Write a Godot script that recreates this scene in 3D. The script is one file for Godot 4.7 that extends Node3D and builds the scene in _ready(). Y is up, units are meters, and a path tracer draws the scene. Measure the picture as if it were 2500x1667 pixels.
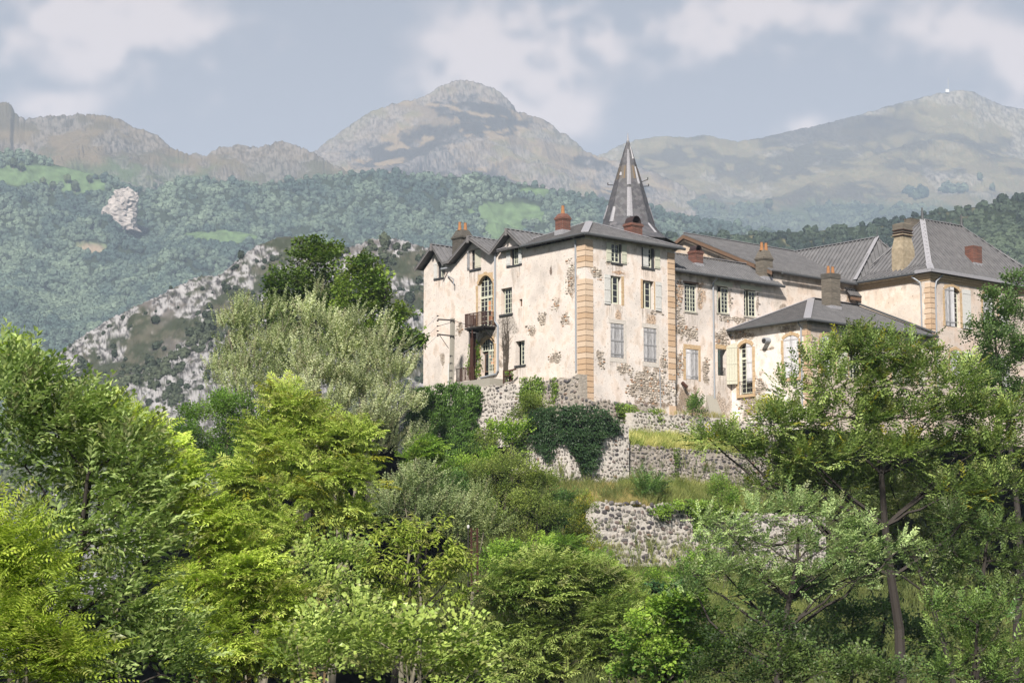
extends Node3D
# A hillside chateau above retaining walls and trees, limestone hill and mountains behind. Eye level is y = 0; the view runs along -z.

const FOCAL := 5000.0            # focal length in pixels of the 2500 x 1667 photograph
const PITCH := 7.5               # degrees the camera looks up
const DA := Vector3(-0.6427876, 0, -0.7660444)   # along the long west front, away from the house corner
const DB := Vector3(0.7660444, 0, -0.6427876)    # along the south front, away from the house corner
const CORNER := Vector3(4.7619, 0, -131.0)
const NA := Vector3(-0.7660444, 0, 0.6427876)    # outward normals of the two fronts
const NB := Vector3(0.6427876, 0, 0.7660444)
const UP := Vector3.UP
const DIM := 0.78                # all mineral and timber base colours, against the exposure

var M := {}
var used := {}
var rng := RandomNumberGenerator.new()
var nz := FastNoiseLite.new()
var cloudiness: PackedFloat32Array

func _ready():
	rng.seed = 4711
	nz.seed = 11
	nz.noise_type = FastNoiseLite.TYPE_SIMPLEX_SMOOTH
	nz.fractal_type = FastNoiseLite.FRACTAL_FBM
	nz.fractal_octaves = 4
	nz.frequency = 1.0
	# ---- camera, sky, sun, exposure, haze
	var cam := Camera3D.new()
	cam.name = "camera"
	cam.fov = rad_to_deg(2.0 * atan(833.5 / FOCAL))
	cam.near = 0.5
	cam.far = 20000.0
	cam.rotation_degrees.x = PITCH
	add_child(cam)
	var env := Environment.new()
	env.background_mode = Environment.BG_SKY
	var sky := ProceduralSkyMaterial.new()
	sky.sky_top_color = Color(0.076, 0.086, 0.11).linear_to_srgb()
	sky.sky_horizon_color = Color(0.36, 0.35, 0.372).linear_to_srgb()
	sky.sky_curve = 0.16
	sky.ground_bottom_color = Color(0.1, 0.12, 0.08).linear_to_srgb()
	sky.ground_horizon_color = Color(0.3, 0.32, 0.33).linear_to_srgb()
	sky.sun_angle_max = 1.0
	sky.sky_cover = cloud_cover()
	sky.sky_cover_modulate = Color(1, 1, 1, 1)
	env.sky = Sky.new()
	env.sky.sky_material = sky
	env.tonemap_mode = Environment.TONE_MAPPER_LINEAR
	env.tonemap_exposure = 2.5
	env.sdfgi_enabled = true
	env.ssao_enabled = true
	env.ssil_enabled = true
	env.fog_enabled = true
	env.fog_density = 0.00015
	env.fog_light_color = Color(0.82, 0.9, 1.0)
	var we := WorldEnvironment.new()
	we.name = "world_environment"
	we.environment = env
	add_child(we)
	var sun := DirectionalLight3D.new()
	sun.name = "sun"
	sun.light_energy = 1.5
	sun.light_color = Color(1.0, 0.972, 0.935)
	sun.light_angular_distance = 4.0
	sun.shadow_enabled = true
	sun.look_at_from_position(Vector3.ZERO, -Vector3(-0.14, 0.62, 0.77), UP)
	add_child(sun)
	make_materials()
	make_terrain()
	make_mountains()
	make_house()
	make_turret()
	make_linking_wing()
	make_hall()
	make_annex()
	make_pavilion()
	make_walls()
	make_small_things()
	make_plants()
	make_trees()

# ------------------------------------------------------------------ helpers
func ray(px: float, py: float) -> Vector3:
	var x := (px - 1250.0) / FOCAL
	var y := (833.5 - py) / FOCAL
	var c := cos(deg_to_rad(PITCH))
	var s := sin(deg_to_rad(PITCH))
	return Vector3(x, y * c + s, -(c - y * s))

func at(px: float, py: float, depth: float) -> Vector3:
	var r := ray(px, py)
	return r * (depth / -r.z)

func pix(w: Vector3) -> Vector2:
	var c := cos(deg_to_rad(PITCH))
	var s := sin(deg_to_rad(PITCH))
	var y := w.y * c + w.z * s
	var z := w.y * s - w.z * c
	return Vector2(1250.0 + FOCAL * w.x / z, 833.5 - FOCAL * y / z)

func L(a: float, b: float, h: float) -> Vector3:
	return CORNER + DA * a + DB * b + UP * h

func numbered(n: String) -> String:
	if not used.has(n):
		used[n] = 0
		return n
	used[n] += 1
	return "%s_%03d" % [n, used[n]]

func thing(called: String, label: String, category: String, group := "", where := Vector3.ZERO) -> Node3D:
	var o := Node3D.new()
	o.name = numbered(called)
	add_child(o)
	o.position = where
	o.set_meta("label", label)
	o.set_meta("category", category)
	if group:
		o.set_meta("group", group)
	return o

func part(parent: Node, called: String, mesh: Mesh, mat: Material, where := Vector3.ZERO) -> MeshInstance3D:
	var o := MeshInstance3D.new()
	o.name = called
	o.mesh = mesh
	o.material_override = mat
	if mat and mesh is ArrayMesh and mesh.get_surface_count():
		o.material_override = null
		if mesh.surface_get_material(0) == null:
			mesh.surface_set_material(0, mat)
		else:
			o.set_surface_override_material(0, mat)
	o.position = where
	parent.add_child(o, true)
	return o

func tag(o: Node, label: String, category: String, group := "") -> Node:
	o.set_meta("label", label)
	o.set_meta("category", category)
	if group:
		o.set_meta("group", group)
	return o

func struct(o: Node) -> Node:
	o.set_meta("kind", "structure")
	return o

func stuff(o: Node) -> Node:
	o.set_meta("kind", "stuff")
	return o

func ST() -> SurfaceTool:
	var st := SurfaceTool.new()
	st.begin(Mesh.PRIMITIVE_TRIANGLES)
	return st

func tri(st: SurfaceTool, a: Vector3, b: Vector3, c: Vector3):
	st.add_vertex(a)
	st.add_vertex(b)
	st.add_vertex(c)

func quad(st: SurfaceTool, a: Vector3, b: Vector3, c: Vector3, d: Vector3):
	tri(st, a, b, c)
	tri(st, a, c, d)

func quad_uv(st: SurfaceTool, p: Array, t: Array):
	for k in [0, 1, 2, 0, 2, 3]:
		st.set_uv(t[k])
		st.add_vertex(p[k])

# a box from a corner and its three edges
func box(st: SurfaceTool, o: Vector3, x: Vector3, y: Vector3, z: Vector3):
	quad(st, o, o + x, o + x + y, o + y)
	quad(st, o + z, o + z + y, o + z + x + y, o + z + x)
	quad(st, o, o + y, o + y + z, o + z)
	quad(st, o + x, o + x + z, o + x + y + z, o + x + y)
	quad(st, o, o + z, o + x + z, o + x)
	quad(st, o + y, o + x + y, o + x + y + z, o + y + z)

# a bar of square section between two points
func bar(st: SurfaceTool, a: Vector3, b: Vector3, w: float, h := -1.0):
	if h < 0.0:
		h = w
	var d := (b - a).normalized()
	var s := d.cross(UP) if absf(d.y) < 0.98 else d.cross(DA)
	s = s.normalized() * w
	var t := s.cross(d).normalized() * h
	box(st, a - s * 0.5 - t * 0.5, s, t, b - a)

func tube(st: SurfaceTool, pts: Array, radii: Array, sides := 6):
	var rings := []
	for i in pts.size():
		var d: Vector3 = (pts[mini(i + 1, pts.size() - 1)] - pts[maxi(i - 1, 0)]).normalized()
		var s := d.cross(Vector3(0.31, 0.2, 0.93)).normalized()
		var t := d.cross(s)
		var ring := []
		for k in sides:
			var an := TAU * k / sides
			ring.append(pts[i] + (s * cos(an) + t * sin(an)) * radii[i])
		rings.append(ring)
	for i in rings.size() - 1:
		for k in sides:
			var q := (k + 1) % sides
			quad(st, rings[i][k], rings[i][q], rings[i + 1][q], rings[i + 1][k])
	for e in [0, rings.size() - 1]:
		for k in range(1, sides - 1):
			tri(st, rings[e][0], rings[e][k], rings[e][k + 1])

func mat(color: Color, rough := 0.85, spec := 0.35) -> StandardMaterial3D:
	var m := StandardMaterial3D.new()
	m.albedo_color = (color if color == Color.WHITE else color * DIM).linear_to_srgb()
	m.roughness = rough
	m.metallic_specular = spec
	return m

func noise_tex(freq: float, lo: Color, hi: Color, seed_: int, oct := 4, size := 512, type := FastNoiseLite.TYPE_SIMPLEX_SMOOTH, mid: Variant = null) -> NoiseTexture2D:
	var n := FastNoiseLite.new()
	n.noise_type = type
	n.seed = seed_
	n.frequency = freq
	n.fractal_octaves = oct
	var t := NoiseTexture2D.new()
	t.noise = n
	t.width = size
	t.height = size
	t.seamless = true
	var g := Gradient.new()
	g.set_color(0, lo.linear_to_srgb())
	g.set_color(1, hi.linear_to_srgb())
	if mid != null:
		g.add_point(0.5, (mid as Color).linear_to_srgb())
	t.color_ramp = g
	return t

# a material whose grain is computed and laid on by world position
func grained(lo: Color, hi: Color, freq: float, metres: float, seed_: int, relief := 0.0, rough := 0.9, mid: Variant = null) -> StandardMaterial3D:
	var m := StandardMaterial3D.new()
	m.albedo_texture = noise_tex(freq, lo * DIM, hi * DIM, seed_, 5, 512, FastNoiseLite.TYPE_SIMPLEX_SMOOTH, mid)
	m.uv1_triplanar = true
	m.uv1_world_triplanar = true
	m.uv1_scale = Vector3.ONE / metres
	m.roughness = rough
	m.metallic_specular = 0.3
	if relief > 0.0:
		m.heightmap_enabled = true
		m.heightmap_texture = noise_tex(freq, Color.BLACK, Color.WHITE, seed_ + 1, 5)
		m.heightmap_scale = relief
	return m

func make_materials():
	M.roof = grained(Color(0.12, 0.12, 0.126), Color(0.235, 0.23, 0.235), 0.012, 4.0, 21, 0.0, 0.6)
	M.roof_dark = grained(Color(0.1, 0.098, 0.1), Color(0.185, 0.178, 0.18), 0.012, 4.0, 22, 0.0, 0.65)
	M.zinc = grained(Color(0.24, 0.24, 0.26), Color(0.4, 0.39, 0.41), 0.03, 2.0, 23, 0.0, 0.5)
	M.gutter = mat(Color(0.085, 0.09, 0.095), 0.5)
	M.pipe = mat(Color(0.3, 0.32, 0.35), 0.45)
	M.slate = mat(Color.WHITE, 0.6)
	M.slate.vertex_color_use_as_albedo = true
	M.tint = mat(Color.WHITE, 0.92, 0.25)
	M.tint.vertex_color_use_as_albedo = true
	M.cream = mat(Color(0.66, 0.67, 0.54), 0.6)
	M.white_wood = grained(Color(0.5, 0.5, 0.48), Color(0.74, 0.73, 0.7), 0.02, 1.6, 24)
	M.green_wood = grained(Color(0.52, 0.53, 0.42), Color(0.64, 0.64, 0.52), 0.02, 1.6, 25)
	M.beige_wood = grained(Color(0.48, 0.465, 0.37), Color(0.6, 0.58, 0.48), 0.02, 1.6, 35)
	M.grey_wood = [weathered(31, 0.38), weathered(32, 0.5), weathered(33, 0.28)]
	M.pale_wood = [weathered(34, 0.62), weathered(36, 0.72), weathered(37, 0.66)]
	M.dark_frame = mat(Color(0.06, 0.06, 0.065), 0.7)
	M.glass = mat(Color(0.018, 0.02, 0.024), 0.12, 0.5)
	M.paper = mat(Color(0.55, 0.25, 0.14), 0.8)
	M.curtain = mat(Color(0.38, 0.37, 0.4), 0.9)
	M.orange = grained(Color(0.42, 0.28, 0.14), Color(0.66, 0.52, 0.37), 0.022, 1.7, 26, 0.8)
	M.quoins = [grained(Color(0.52, 0.38, 0.26), Color(0.68, 0.51, 0.37), 0.03, 1.2, 27, 0.4), grained(Color(0.58, 0.44, 0.32), Color(0.74, 0.59, 0.45), 0.03, 1.2, 28, 0.4), grained(Color(0.5, 0.34, 0.21), Color(0.63, 0.46, 0.32), 0.03, 1.2, 29, 0.4)]
	M.pale_trim = grained(Color(0.5, 0.46, 0.41), Color(0.74, 0.69, 0.64), 0.02, 1.5, 53, 0.5)
	M.joint = mat(Color(0.16, 0.11, 0.075))
	M.brick_red = brick_mat(Color(0.2, 0.07, 0.045), Color(0.1, 0.035, 0.026), 41)
	M.brick_grey = brick_mat(Color(0.19, 0.165, 0.13), Color(0.09, 0.08, 0.066), 42)
	M.brick_dark = brick_mat(Color(0.085, 0.078, 0.066), Color(0.05, 0.046, 0.04), 43)
	M.pot = grained(Color(0.3, 0.14, 0.06), Color(0.42, 0.22, 0.11), 0.03, 0.8, 44)
	M.hood = mat(Color(0.045, 0.03, 0.03), 0.6)
	M.stone_chimney = grained(Color(0.22, 0.18, 0.12), Color(0.5, 0.42, 0.31), 0.015, 2.5, 45, 2.0)
	M.rust = grained(Color(0.045, 0.022, 0.018), Color(0.1, 0.045, 0.03), 0.04, 0.8, 46)
	M.iron = mat(Color(0.03, 0.026, 0.024), 0.6)
	M.beam = grained(Color(0.12, 0.075, 0.05), Color(0.25, 0.16, 0.11), 0.03, 1.0, 47)
	M.grey_trim = grained(Color(0.16, 0.15, 0.15), Color(0.26, 0.25, 0.25), 0.03, 1.0, 48)
	M.concrete = grained(Color(0.28, 0.26, 0.22), Color(0.42, 0.4, 0.35), 0.03, 1.0, 49)
	M.plain_wall = grained(Color(0.4, 0.35, 0.29), Color(0.56, 0.49, 0.42), 0.012, 5.0, 50)
	M.mortar = grained(Color(0.46, 0.42, 0.38), Color(0.72, 0.67, 0.61), 0.03, 3.0, 51, 3.0)
	M.mortar_dark = grained(Color(0.27, 0.235, 0.2), Color(0.5, 0.45, 0.39), 0.03, 3.0, 52, 3.0)
	M.stones = []
	for c in [Color(0.17, 0.155, 0.15), Color(0.1, 0.09, 0.095), Color(0.27, 0.235, 0.2), Color(0.2, 0.155, 0.14), Color(0.36, 0.33, 0.29), Color(0.24, 0.165, 0.125), Color(0.13, 0.125, 0.135)]:
		M.stones.append(grained(c * 0.75, c * 1.2, 0.04, 0.9, 60 + M.stones.size(), 0.8))
	M.bark = grained(Color(0.045, 0.036, 0.028), Color(0.12, 0.098, 0.075), 0.05, 0.9, 70, 1.5)
	M.bark_lichen = grained(Color(0.12, 0.09, 0.05), Color(0.3, 0.2, 0.09), 0.05, 0.9, 71, 1.5)
	M.bark_dark = mat(Color(0.045, 0.038, 0.032))
	M.bark_pale = mat(Color(0.2, 0.18, 0.13))
	M.soil = grained(Color(0.045, 0.06, 0.02), Color(0.11, 0.13, 0.04), 0.02, 9.0, 72, 3.0)
	M.leaf = leaf_mat(0.5, Color(0.8, 0.9, 0.45))
	M.leaf_shiny = leaf_mat(0.36, Color(0.6, 0.7, 0.4))
	M.far_leaf = leaf_mat(0.8, Color(0.4, 0.45, 0.25))
	M.grass = leaf_mat(0.7, Color(0.9, 0.9, 0.5))
	M.rock = mat(Color.WHITE, 0.95, 0.15)
	M.rock.vertex_color_use_as_albedo = true
	M.rock.albedo_texture = noise_tex(0.03, Color(0.62, 0.62, 0.62), Color(1, 1, 1), 73, 6, 1024)
	M.rock.uv1_triplanar = true
	M.rock.uv1_world_triplanar = true
	M.rock.uv1_scale = Vector3.ONE / 170.0

func weathered(seed_: int, tone: float) -> StandardMaterial3D:
	var im := Image.create(64, 256, false, Image.FORMAT_RGB8)
	var n := FastNoiseLite.new()
	n.seed = seed_
	n.frequency = 1.0
	for y in 256:
		for x in 64:
			var streak := n.get_noise_2d(x * 0.22, y * 0.012) * 0.55 + n.get_noise_2d(x * 0.5 + 90, y * 0.03) * 0.35
			var v := clampf(tone + streak * 0.5 - 0.1 * smoothstep(200, 256, y), 0.07, 0.85)
			im.set_pixel(x, y, (Color(v, v * 0.985, v * 1.01) * DIM).linear_to_srgb())
	var m := StandardMaterial3D.new()
	m.albedo_texture = ImageTexture.create_from_image(im)
	m.roughness = 0.85
	return m

func brick_mat(a: Color, b: Color, seed_: int) -> StandardMaterial3D:
	var w := 128
	var im := Image.create(w, w, false, Image.FORMAT_RGB8)
	var hm := Image.create(w, w, false, Image.FORMAT_RGB8)
	var r := RandomNumberGenerator.new()
	r.seed = seed_
	for row in 16:
		for colm in 5:
			var t := r.randf()
			var c := a.lerp(b, t) * r.randf_range(0.75, 1.25)
			for yy in 8:
				for xx in 26:
					var joint := yy == 0 or xx < 2
					var cc := (Color(0.2, 0.17, 0.14) if joint else c) * r.randf_range(0.9, 1.1)
					var q := posmod(colm * 26 + xx + (13 if row % 2 else 0), w)
					im.set_pixel(q, row * 8 + yy, (cc * DIM).linear_to_srgb())
					hm.set_pixel(q, row * 8 + yy, Color.BLACK if joint else Color.WHITE * r.randf_range(0.7, 1.0))
	var m := StandardMaterial3D.new()
	m.albedo_texture = ImageTexture.create_from_image(im)
	m.uv1_triplanar = true
	m.uv1_scale = Vector3.ONE / 1.15
	m.roughness = 0.92
	m.heightmap_enabled = true
	m.heightmap_texture = ImageTexture.create_from_image(hm)
	m.heightmap_scale = 1.0
	return m

func leaf_mat(rough: float, through: Color) -> StandardMaterial3D:
	var m := StandardMaterial3D.new()
	m.vertex_color_use_as_albedo = true
	m.roughness = rough
	m.metallic_specular = 0.35
	m.backlight_enabled = true
	m.backlight = through.linear_to_srgb()
	return m

# ------------------------------------------------------------------ sky
func cloud_cover() -> ImageTexture:
	var w := 3072
	var h := 1536
	var n := FastNoiseLite.new()
	n.seed = 5
	n.noise_type = FastNoiseLite.TYPE_SIMPLEX_SMOOTH
	n.fractal_octaves = 6
	n.frequency = 0.016
	# banks: azimuth, elevation, half widths, strength (degrees); those of the view first, then the rest of the sky in the same manner
	var banks := []
	for c in [[190, 60, 330, 130, 0.95], [60, 25, 200, 90, 0.8], [105, 250, 100, 42, 1.0], [360, 228, 26, 26, 0.6], [1220, 150, 170, 120, 1.15], [1330, 250, 90, 60, 0.9], [1420, 60, 260, 80, 0.9], [1800, 40, 330, 75, 1.0], [2050, 75, 160, 60, 0.7],
			[2310, 60, 120, 60, 0.85], [2480, 130, 60, 70, 0.85], [1975, 318, 62, 36, 1.5], [870, 110, 90, 40, 0.5], [1000, 45, 100, 40, 0.5], [680, 80, 120, 22, 0.35], [1120, 215, 80, 40, 0.6], [2460, 230, 60, 40, 0.6]]:
		var d := ray(c[0], c[1]).normalized()
		banks.append([rad_to_deg(atan2(d.x, -d.z)), rad_to_deg(asin(d.y)), c[2] * 1.25 / FOCAL * 57.3, c[3] * 1.25 / FOCAL * 57.3, c[4]])
	var r := RandomNumberGenerator.new()
	r.seed = 3
	for k in 260:
		var az := r.randf_range(19, 341)
		banks.append([az if az < 180 else az - 360, r.randf_range(1, 24), r.randf_range(1, 4), r.randf_range(0.6, 1.6), r.randf_range(0.5, 1.1)])
	for k in 120:
		banks.append([r.randf_range(-180, 180), r.randf_range(21, 62), r.randf_range(3, 8), r.randf_range(1.5, 4), r.randf_range(0.5, 1.0)])
	var mw := 1024
	var mask := PackedFloat32Array()
	mask.resize(mw * 512)
	for b in banks:
		var cx: float = b[0] / 360.0 * mw
		var cy: float = (90.0 - b[1]) / 180.0 * 512
		var rx: float = b[2] / 360.0 * mw * 1.0
		var ry: float = b[3] / 180.0 * 512
		for y in range(maxi(0, int(cy - ry * 2.2)), mini(511, int(cy + ry * 2.2)) + 1):
			for x in range(int(cx - rx * 2.2), int(cx + rx * 2.2) + 1):
				var q := ((x - cx) / rx) ** 2 + ((y - cy) / ry) ** 2
				var at_ := y * mw + posmod(x, mw)
				mask[at_] = maxf(mask[at_], b[4] * exp(-q * 0.8))
	var mi := Image.create_from_data(mw, 512, false, Image.FORMAT_RF, mask.to_byte_array())
	mi.resize(w, h, Image.INTERPOLATE_BILINEAR)
	var big := mi.get_data().to_float32_array()
	var out := PackedByteArray()
	out.resize(w * h * 4)
	for y in h:
		var el := 90.0 - (y + 0.5) / h * 180.0
		if el > 70.0 or el < -3.0:
			continue
		for x in w:
			var m := big[y * w + x]
			if m < 0.06:
				continue
			var sx := x if x < w / 2 else x - w
			var v := n.get_noise_2d(sx * 1.0, y * 1.5)
			var v2 := n.get_noise_2d(sx * 4.5 + 500, y * 6.0)
			var al := pow(smoothstep(0.13, 0.95, m * (0.82 + v * 1.4 + v2 * 1.0)), 1.0)
			if al <= 0.0:
				continue
			var i := (y * w + x) * 4
			out[i] = 140
			out[i + 1] = 122
			out[i + 2] = 108
			out[i + 3] = int(clampf(al, 0, 1) * 205)
	return ImageTexture.create_from_image(Image.create_from_data(w, h, false, Image.FORMAT_RGBA8, out))

# ------------------------------------------------------------------ ground
func ground(x: float, z: float, behind := 0.0) -> float:
	var p := Vector3(x, 0, z) - Vector3(CORNER.x, 0, CORNER.z)
	var a := p.dot(DA)
	var b := p.dot(DB)
	# the land itself lies back behind the retaining walls; the terraces are filled in separately
	a -= behind * smoothstep(-11.5, -10.0, a)
	b -= behind * smoothstep(-4.5, -3.0, b)
	var f := 13.1
	if a < -9.9:
		f = 2.1 + (a + 9.9) * 0.45
	elif a < -9.4:
		f = lerpf(2.1, 6.1, (a + 9.9) / 0.5)
	elif a < -6.4:
		f = lerpf(6.1, 7.5, (a + 9.4) / 3.0)
	elif a < -5.9:
		f = lerpf(7.5, 9.75, (a + 6.4) / 0.5)
	elif a < -3.3:
		f = lerpf(9.75, 10.5, (a + 5.9) / 2.6)
	elif a < -2.8:
		f = lerpf(10.5, 12.45, (a + 3.3) / 0.5)
	elif a < 0.0:
		f = lerpf(12.45, 13.1, (a + 2.8) / 2.8)
	var s := 100.0
	if b < -2.5:
		s = 11.3 + (b + 2.5) * 0.62
	elif b < -2.0:
		s = lerpf(11.3, 14.3, (b + 2.5) / 0.5)
	elif b < 0.0:
		s = 14.4
	if a > 0.0 and b < 0.0:
		f = 100.0
	var h := minf(f, s) - maxf(0.0, b - 45.0) * 0.25 - maxf(0.0, a - 25.0) * 0.35
	return maxf(h, -5.5) + nz.get_noise_2d(x * 0.11, z * 0.11) * 0.5 * clampf((6.0 - h) / 4.0, 0.12, 1.0)

func grid_mesh(pos: PackedVector3Array, col: PackedColorArray, w: int, h: int, turned := true) -> ArrayMesh:
	var nor := PackedVector3Array()
	nor.resize(w * h)
	for j in h:
		for i in w:
			var e := pos[j * w + mini(i + 1, w - 1)] - pos[j * w + maxi(i - 1, 0)]
			var g := pos[mini(j + 1, h - 1) * w + i] - pos[maxi(j - 1, 0) * w + i]
			var n := e.cross(g).normalized()
			nor[j * w + i] = n if n.y >= 0.0 else -n
	var idx := PackedInt32Array()
	idx.resize((w - 1) * (h - 1) * 6)
	var k := 0
	for j in h - 1:
		for i in w - 1:
			var o := j * w + i
			idx[k] = o
			idx[k + 1] = o + 1
			idx[k + 2] = o + w + 1
			idx[k + 3] = o
			idx[k + 4] = o + w + 1
			idx[k + 5] = o + w
			k += 6
	var arr := []
	arr.resize(Mesh.ARRAY_MAX)
	arr[Mesh.ARRAY_VERTEX] = pos
	arr[Mesh.ARRAY_NORMAL] = nor
	arr[Mesh.ARRAY_INDEX] = idx
	if not turned:
		arr[Mesh.ARRAY_NORMAL] = null
	if col.size():
		arr[Mesh.ARRAY_COLOR] = col
	var m := ArrayMesh.new()
	m.add_surface_from_arrays(Mesh.PRIMITIVE_TRIANGLES, arr)
	return m

func make_terrain():
	var w := 190
	var h := 250
	var pos := PackedVector3Array()
	pos.resize(w * h)
	for j in h:
		for i in w:
			var x := -85.0 + i
			var z := -8.0 - j * 0.9
			pos[j * w + i] = Vector3(x, ground(x, z, 1.5), z)
	struct(part(self, "hillside_ground", grid_mesh(pos, PackedColorArray(), w, h), M.soil))
	var pm := PlaneMesh.new()
	pm.size = Vector2(24000, 24000)
	struct(part(self, "valley_ground", pm, grained(Color(0.05, 0.08, 0.025), Color(0.1, 0.13, 0.05), 0.02, 120.0, 80), Vector3(0, -13, 0)))

# ------------------------------------------------------------------ hills and mountains
var layers := {}

func crest_at(c: Array, px: float) -> float:
	for i in range(1, c.size()):
		if px <= c[i][0] or i == c.size() - 1:
			var t: float = (px - c[i - 1][0]) / (c[i][0] - c[i - 1][0])
			return lerpf(c[i - 1][1], c[i][1], clampf(t, 0.0, 1.0))
	return c[0][1]

# a ridge whose crest stands at depth dc and whose slope comes forward to depth df: smooth gullied slopes with outcrops of broken rock
func ridge(called: String, kind: String, crest: Array, x0: float, x1: float, nx: int, nv: int, dc: float, df: float, foot: float, power: float, amp: float, wave: float, jag: float, crag: float, seed_: int):
	var rn := FastNoiseLite.new()
	rn.seed = seed_
	rn.noise_type = FastNoiseLite.TYPE_SIMPLEX_SMOOTH
	rn.fractal_type = FastNoiseLite.FRACTAL_RIDGED
	rn.fractal_octaves = 4
	rn.fractal_gain = 0.4
	rn.frequency = 1.0 / wave
	rn.domain_warp_enabled = true
	rn.domain_warp_amplitude = wave * 0.3
	rn.domain_warp_frequency = 0.8 / wave
	var broken := FastNoiseLite.new()
	broken.seed = seed_ + 3
	broken.noise_type = FastNoiseLite.TYPE_CELLULAR
	broken.cellular_return_type = FastNoiseLite.RETURN_DISTANCE2_SUB
	broken.fractal_type = FastNoiseLite.FRACTAL_FBM
	broken.fractal_octaves = 3
	broken.frequency = 9.0 / wave
	broken.domain_warp_enabled = true
	broken.domain_warp_amplitude = wave * 0.12
	broken.domain_warp_frequency = 6.0 / wave
	var fine := FastNoiseLite.new()
	fine.seed = seed_ + 7
	fine.frequency = 1.0
	fine.fractal_octaves = 5
	var back := 8
	var h := nv + back
	var pos := PackedVector3Array()
	var rocky := PackedFloat32Array()
	pos.resize(nx * h)
	rocky.resize(nx * h)
	for i in nx:
		var px := lerpf(x0, x1, float(i) / (nx - 1))
		var py := crest_at(crest, px) + jag * (fine.get_noise_2d(px * 0.035, seed_) * 0.6 + fine.get_noise_2d(px * 0.14, seed_ + 50) * 0.4)
		var top := at(px, crest_at(crest, px), dc).y
		var tooth := at(px, py, dc).y - top
		var low := at(px, foot, df).y
		var rx := ray(px, py)
		var sx := -rx.x / rx.z
		for j in h:
			var p := Vector3.ZERO
			var rk := 0.0
			if j < back:
				var q := float(back - j)
				var dd := dc + q * (dc - df) * 0.06
				p = Vector3(sx * dd, top + tooth - q * q * (top - low) * 0.012, -dd)
			else:
				var v := float(j - back) / (nv - 1)
				var vv := v / 0.93
				var dd := lerpf(dc, df, v)
				p = Vector3(sx * dd, top, -dd)
				if vv <= 1.0:
					p.y = lerpf(top, low, pow(vv, power))
				else:
					p.y = lerpf(low, -14.0, (vv - 1.0) / (1.0 / 0.93 - 1.0))
				p.y += tooth * (1.0 - smoothstep(0.0, 0.07, v))
				var cut := (1.0 - rn.get_noise_2d(p.x, p.z)) * 0.5
				var calm := smoothstep(0.0, 0.14, v) * (1.0 - smoothstep(0.93, 1.0, v))
				p.y -= amp * cut * calm
				var place := fine.get_noise_2d(p.x * 1.6 / wave + 5.0, p.y * 3.0 / wave) + fine.get_noise_2d(p.x * 7.0 / wave, p.y * 12.0 / wave) * 0.45
				rk = smoothstep(0.12, 0.34, place + crag + 0.4 * (0.42 - cut) + (0.05 if kind == "crag" else 0.2) * (1.0 - smoothstep(0.0, 0.12, v)))
				var br := broken.get_noise_3d(p.x, p.y * 1.3, p.z * 0.5)
				p.y += rk * jag * dc / FOCAL * (br * 2.6 + 1.6) * smoothstep(0.0, 0.03, v)
				p.y += jag * 0.16 * dc / FOCAL * fine.get_noise_2d(p.x * 24.0 / wave, p.z * 24.0 / wave) * smoothstep(0.0, 0.03, v)
				rk *= clampf(1.15 + 0.75 * br, 0.2, 1.2)
			pos[j * nx + i] = p
			rocky[j * nx + i] = rk
	var col := PackedColorArray()
	col.resize(nx * h)
	for j in h:
		for i in nx:
			var o := j * nx + i
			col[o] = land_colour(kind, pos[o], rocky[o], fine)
	var o := part(self, called, grid_mesh(pos, col, nx, h), M.rock)
	struct(o)
	layers[kind] = {"pos": pos, "w": nx, "h": h, "back": back, "x0": x0, "x1": x1}

func in_blob(p: Vector2, blobs: Array, rough: float) -> float:
	var best := 0.0
	for b in blobs:
		var q := sqrt(((p.x - b[0]) / b[2]) ** 2 + ((p.y - b[1]) / b[3]) ** 2)
		best = maxf(best, 1.0 - q + rough)
	return best

# where pasture, rock and forest lie, as places on the land
const MEADOWS := [[110, 430, 150, 30], [60, 425, 80, 24], [200, 455, 60, 20], [560, 580, 75, 18], [1250, 520, 95, 34], [1310, 470, 50, 14], [1230, 560, 60, 30], [225, 606, 42, 16], [480, 575, 40, 10]]
const RIGHT_WOODS := [[1690, 520, 60, 26], [1640, 500, 50, 26], [1750, 556, 130, 26], [2060, 525, 90, 22], [2130, 555, 130, 20], [1900, 545, 60, 18], [2230, 520, 70, 16], [1830, 518, 50, 12], [2300, 545, 120, 18], [2240, 474, 30, 10], [2330, 462, 36, 10]]

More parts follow.
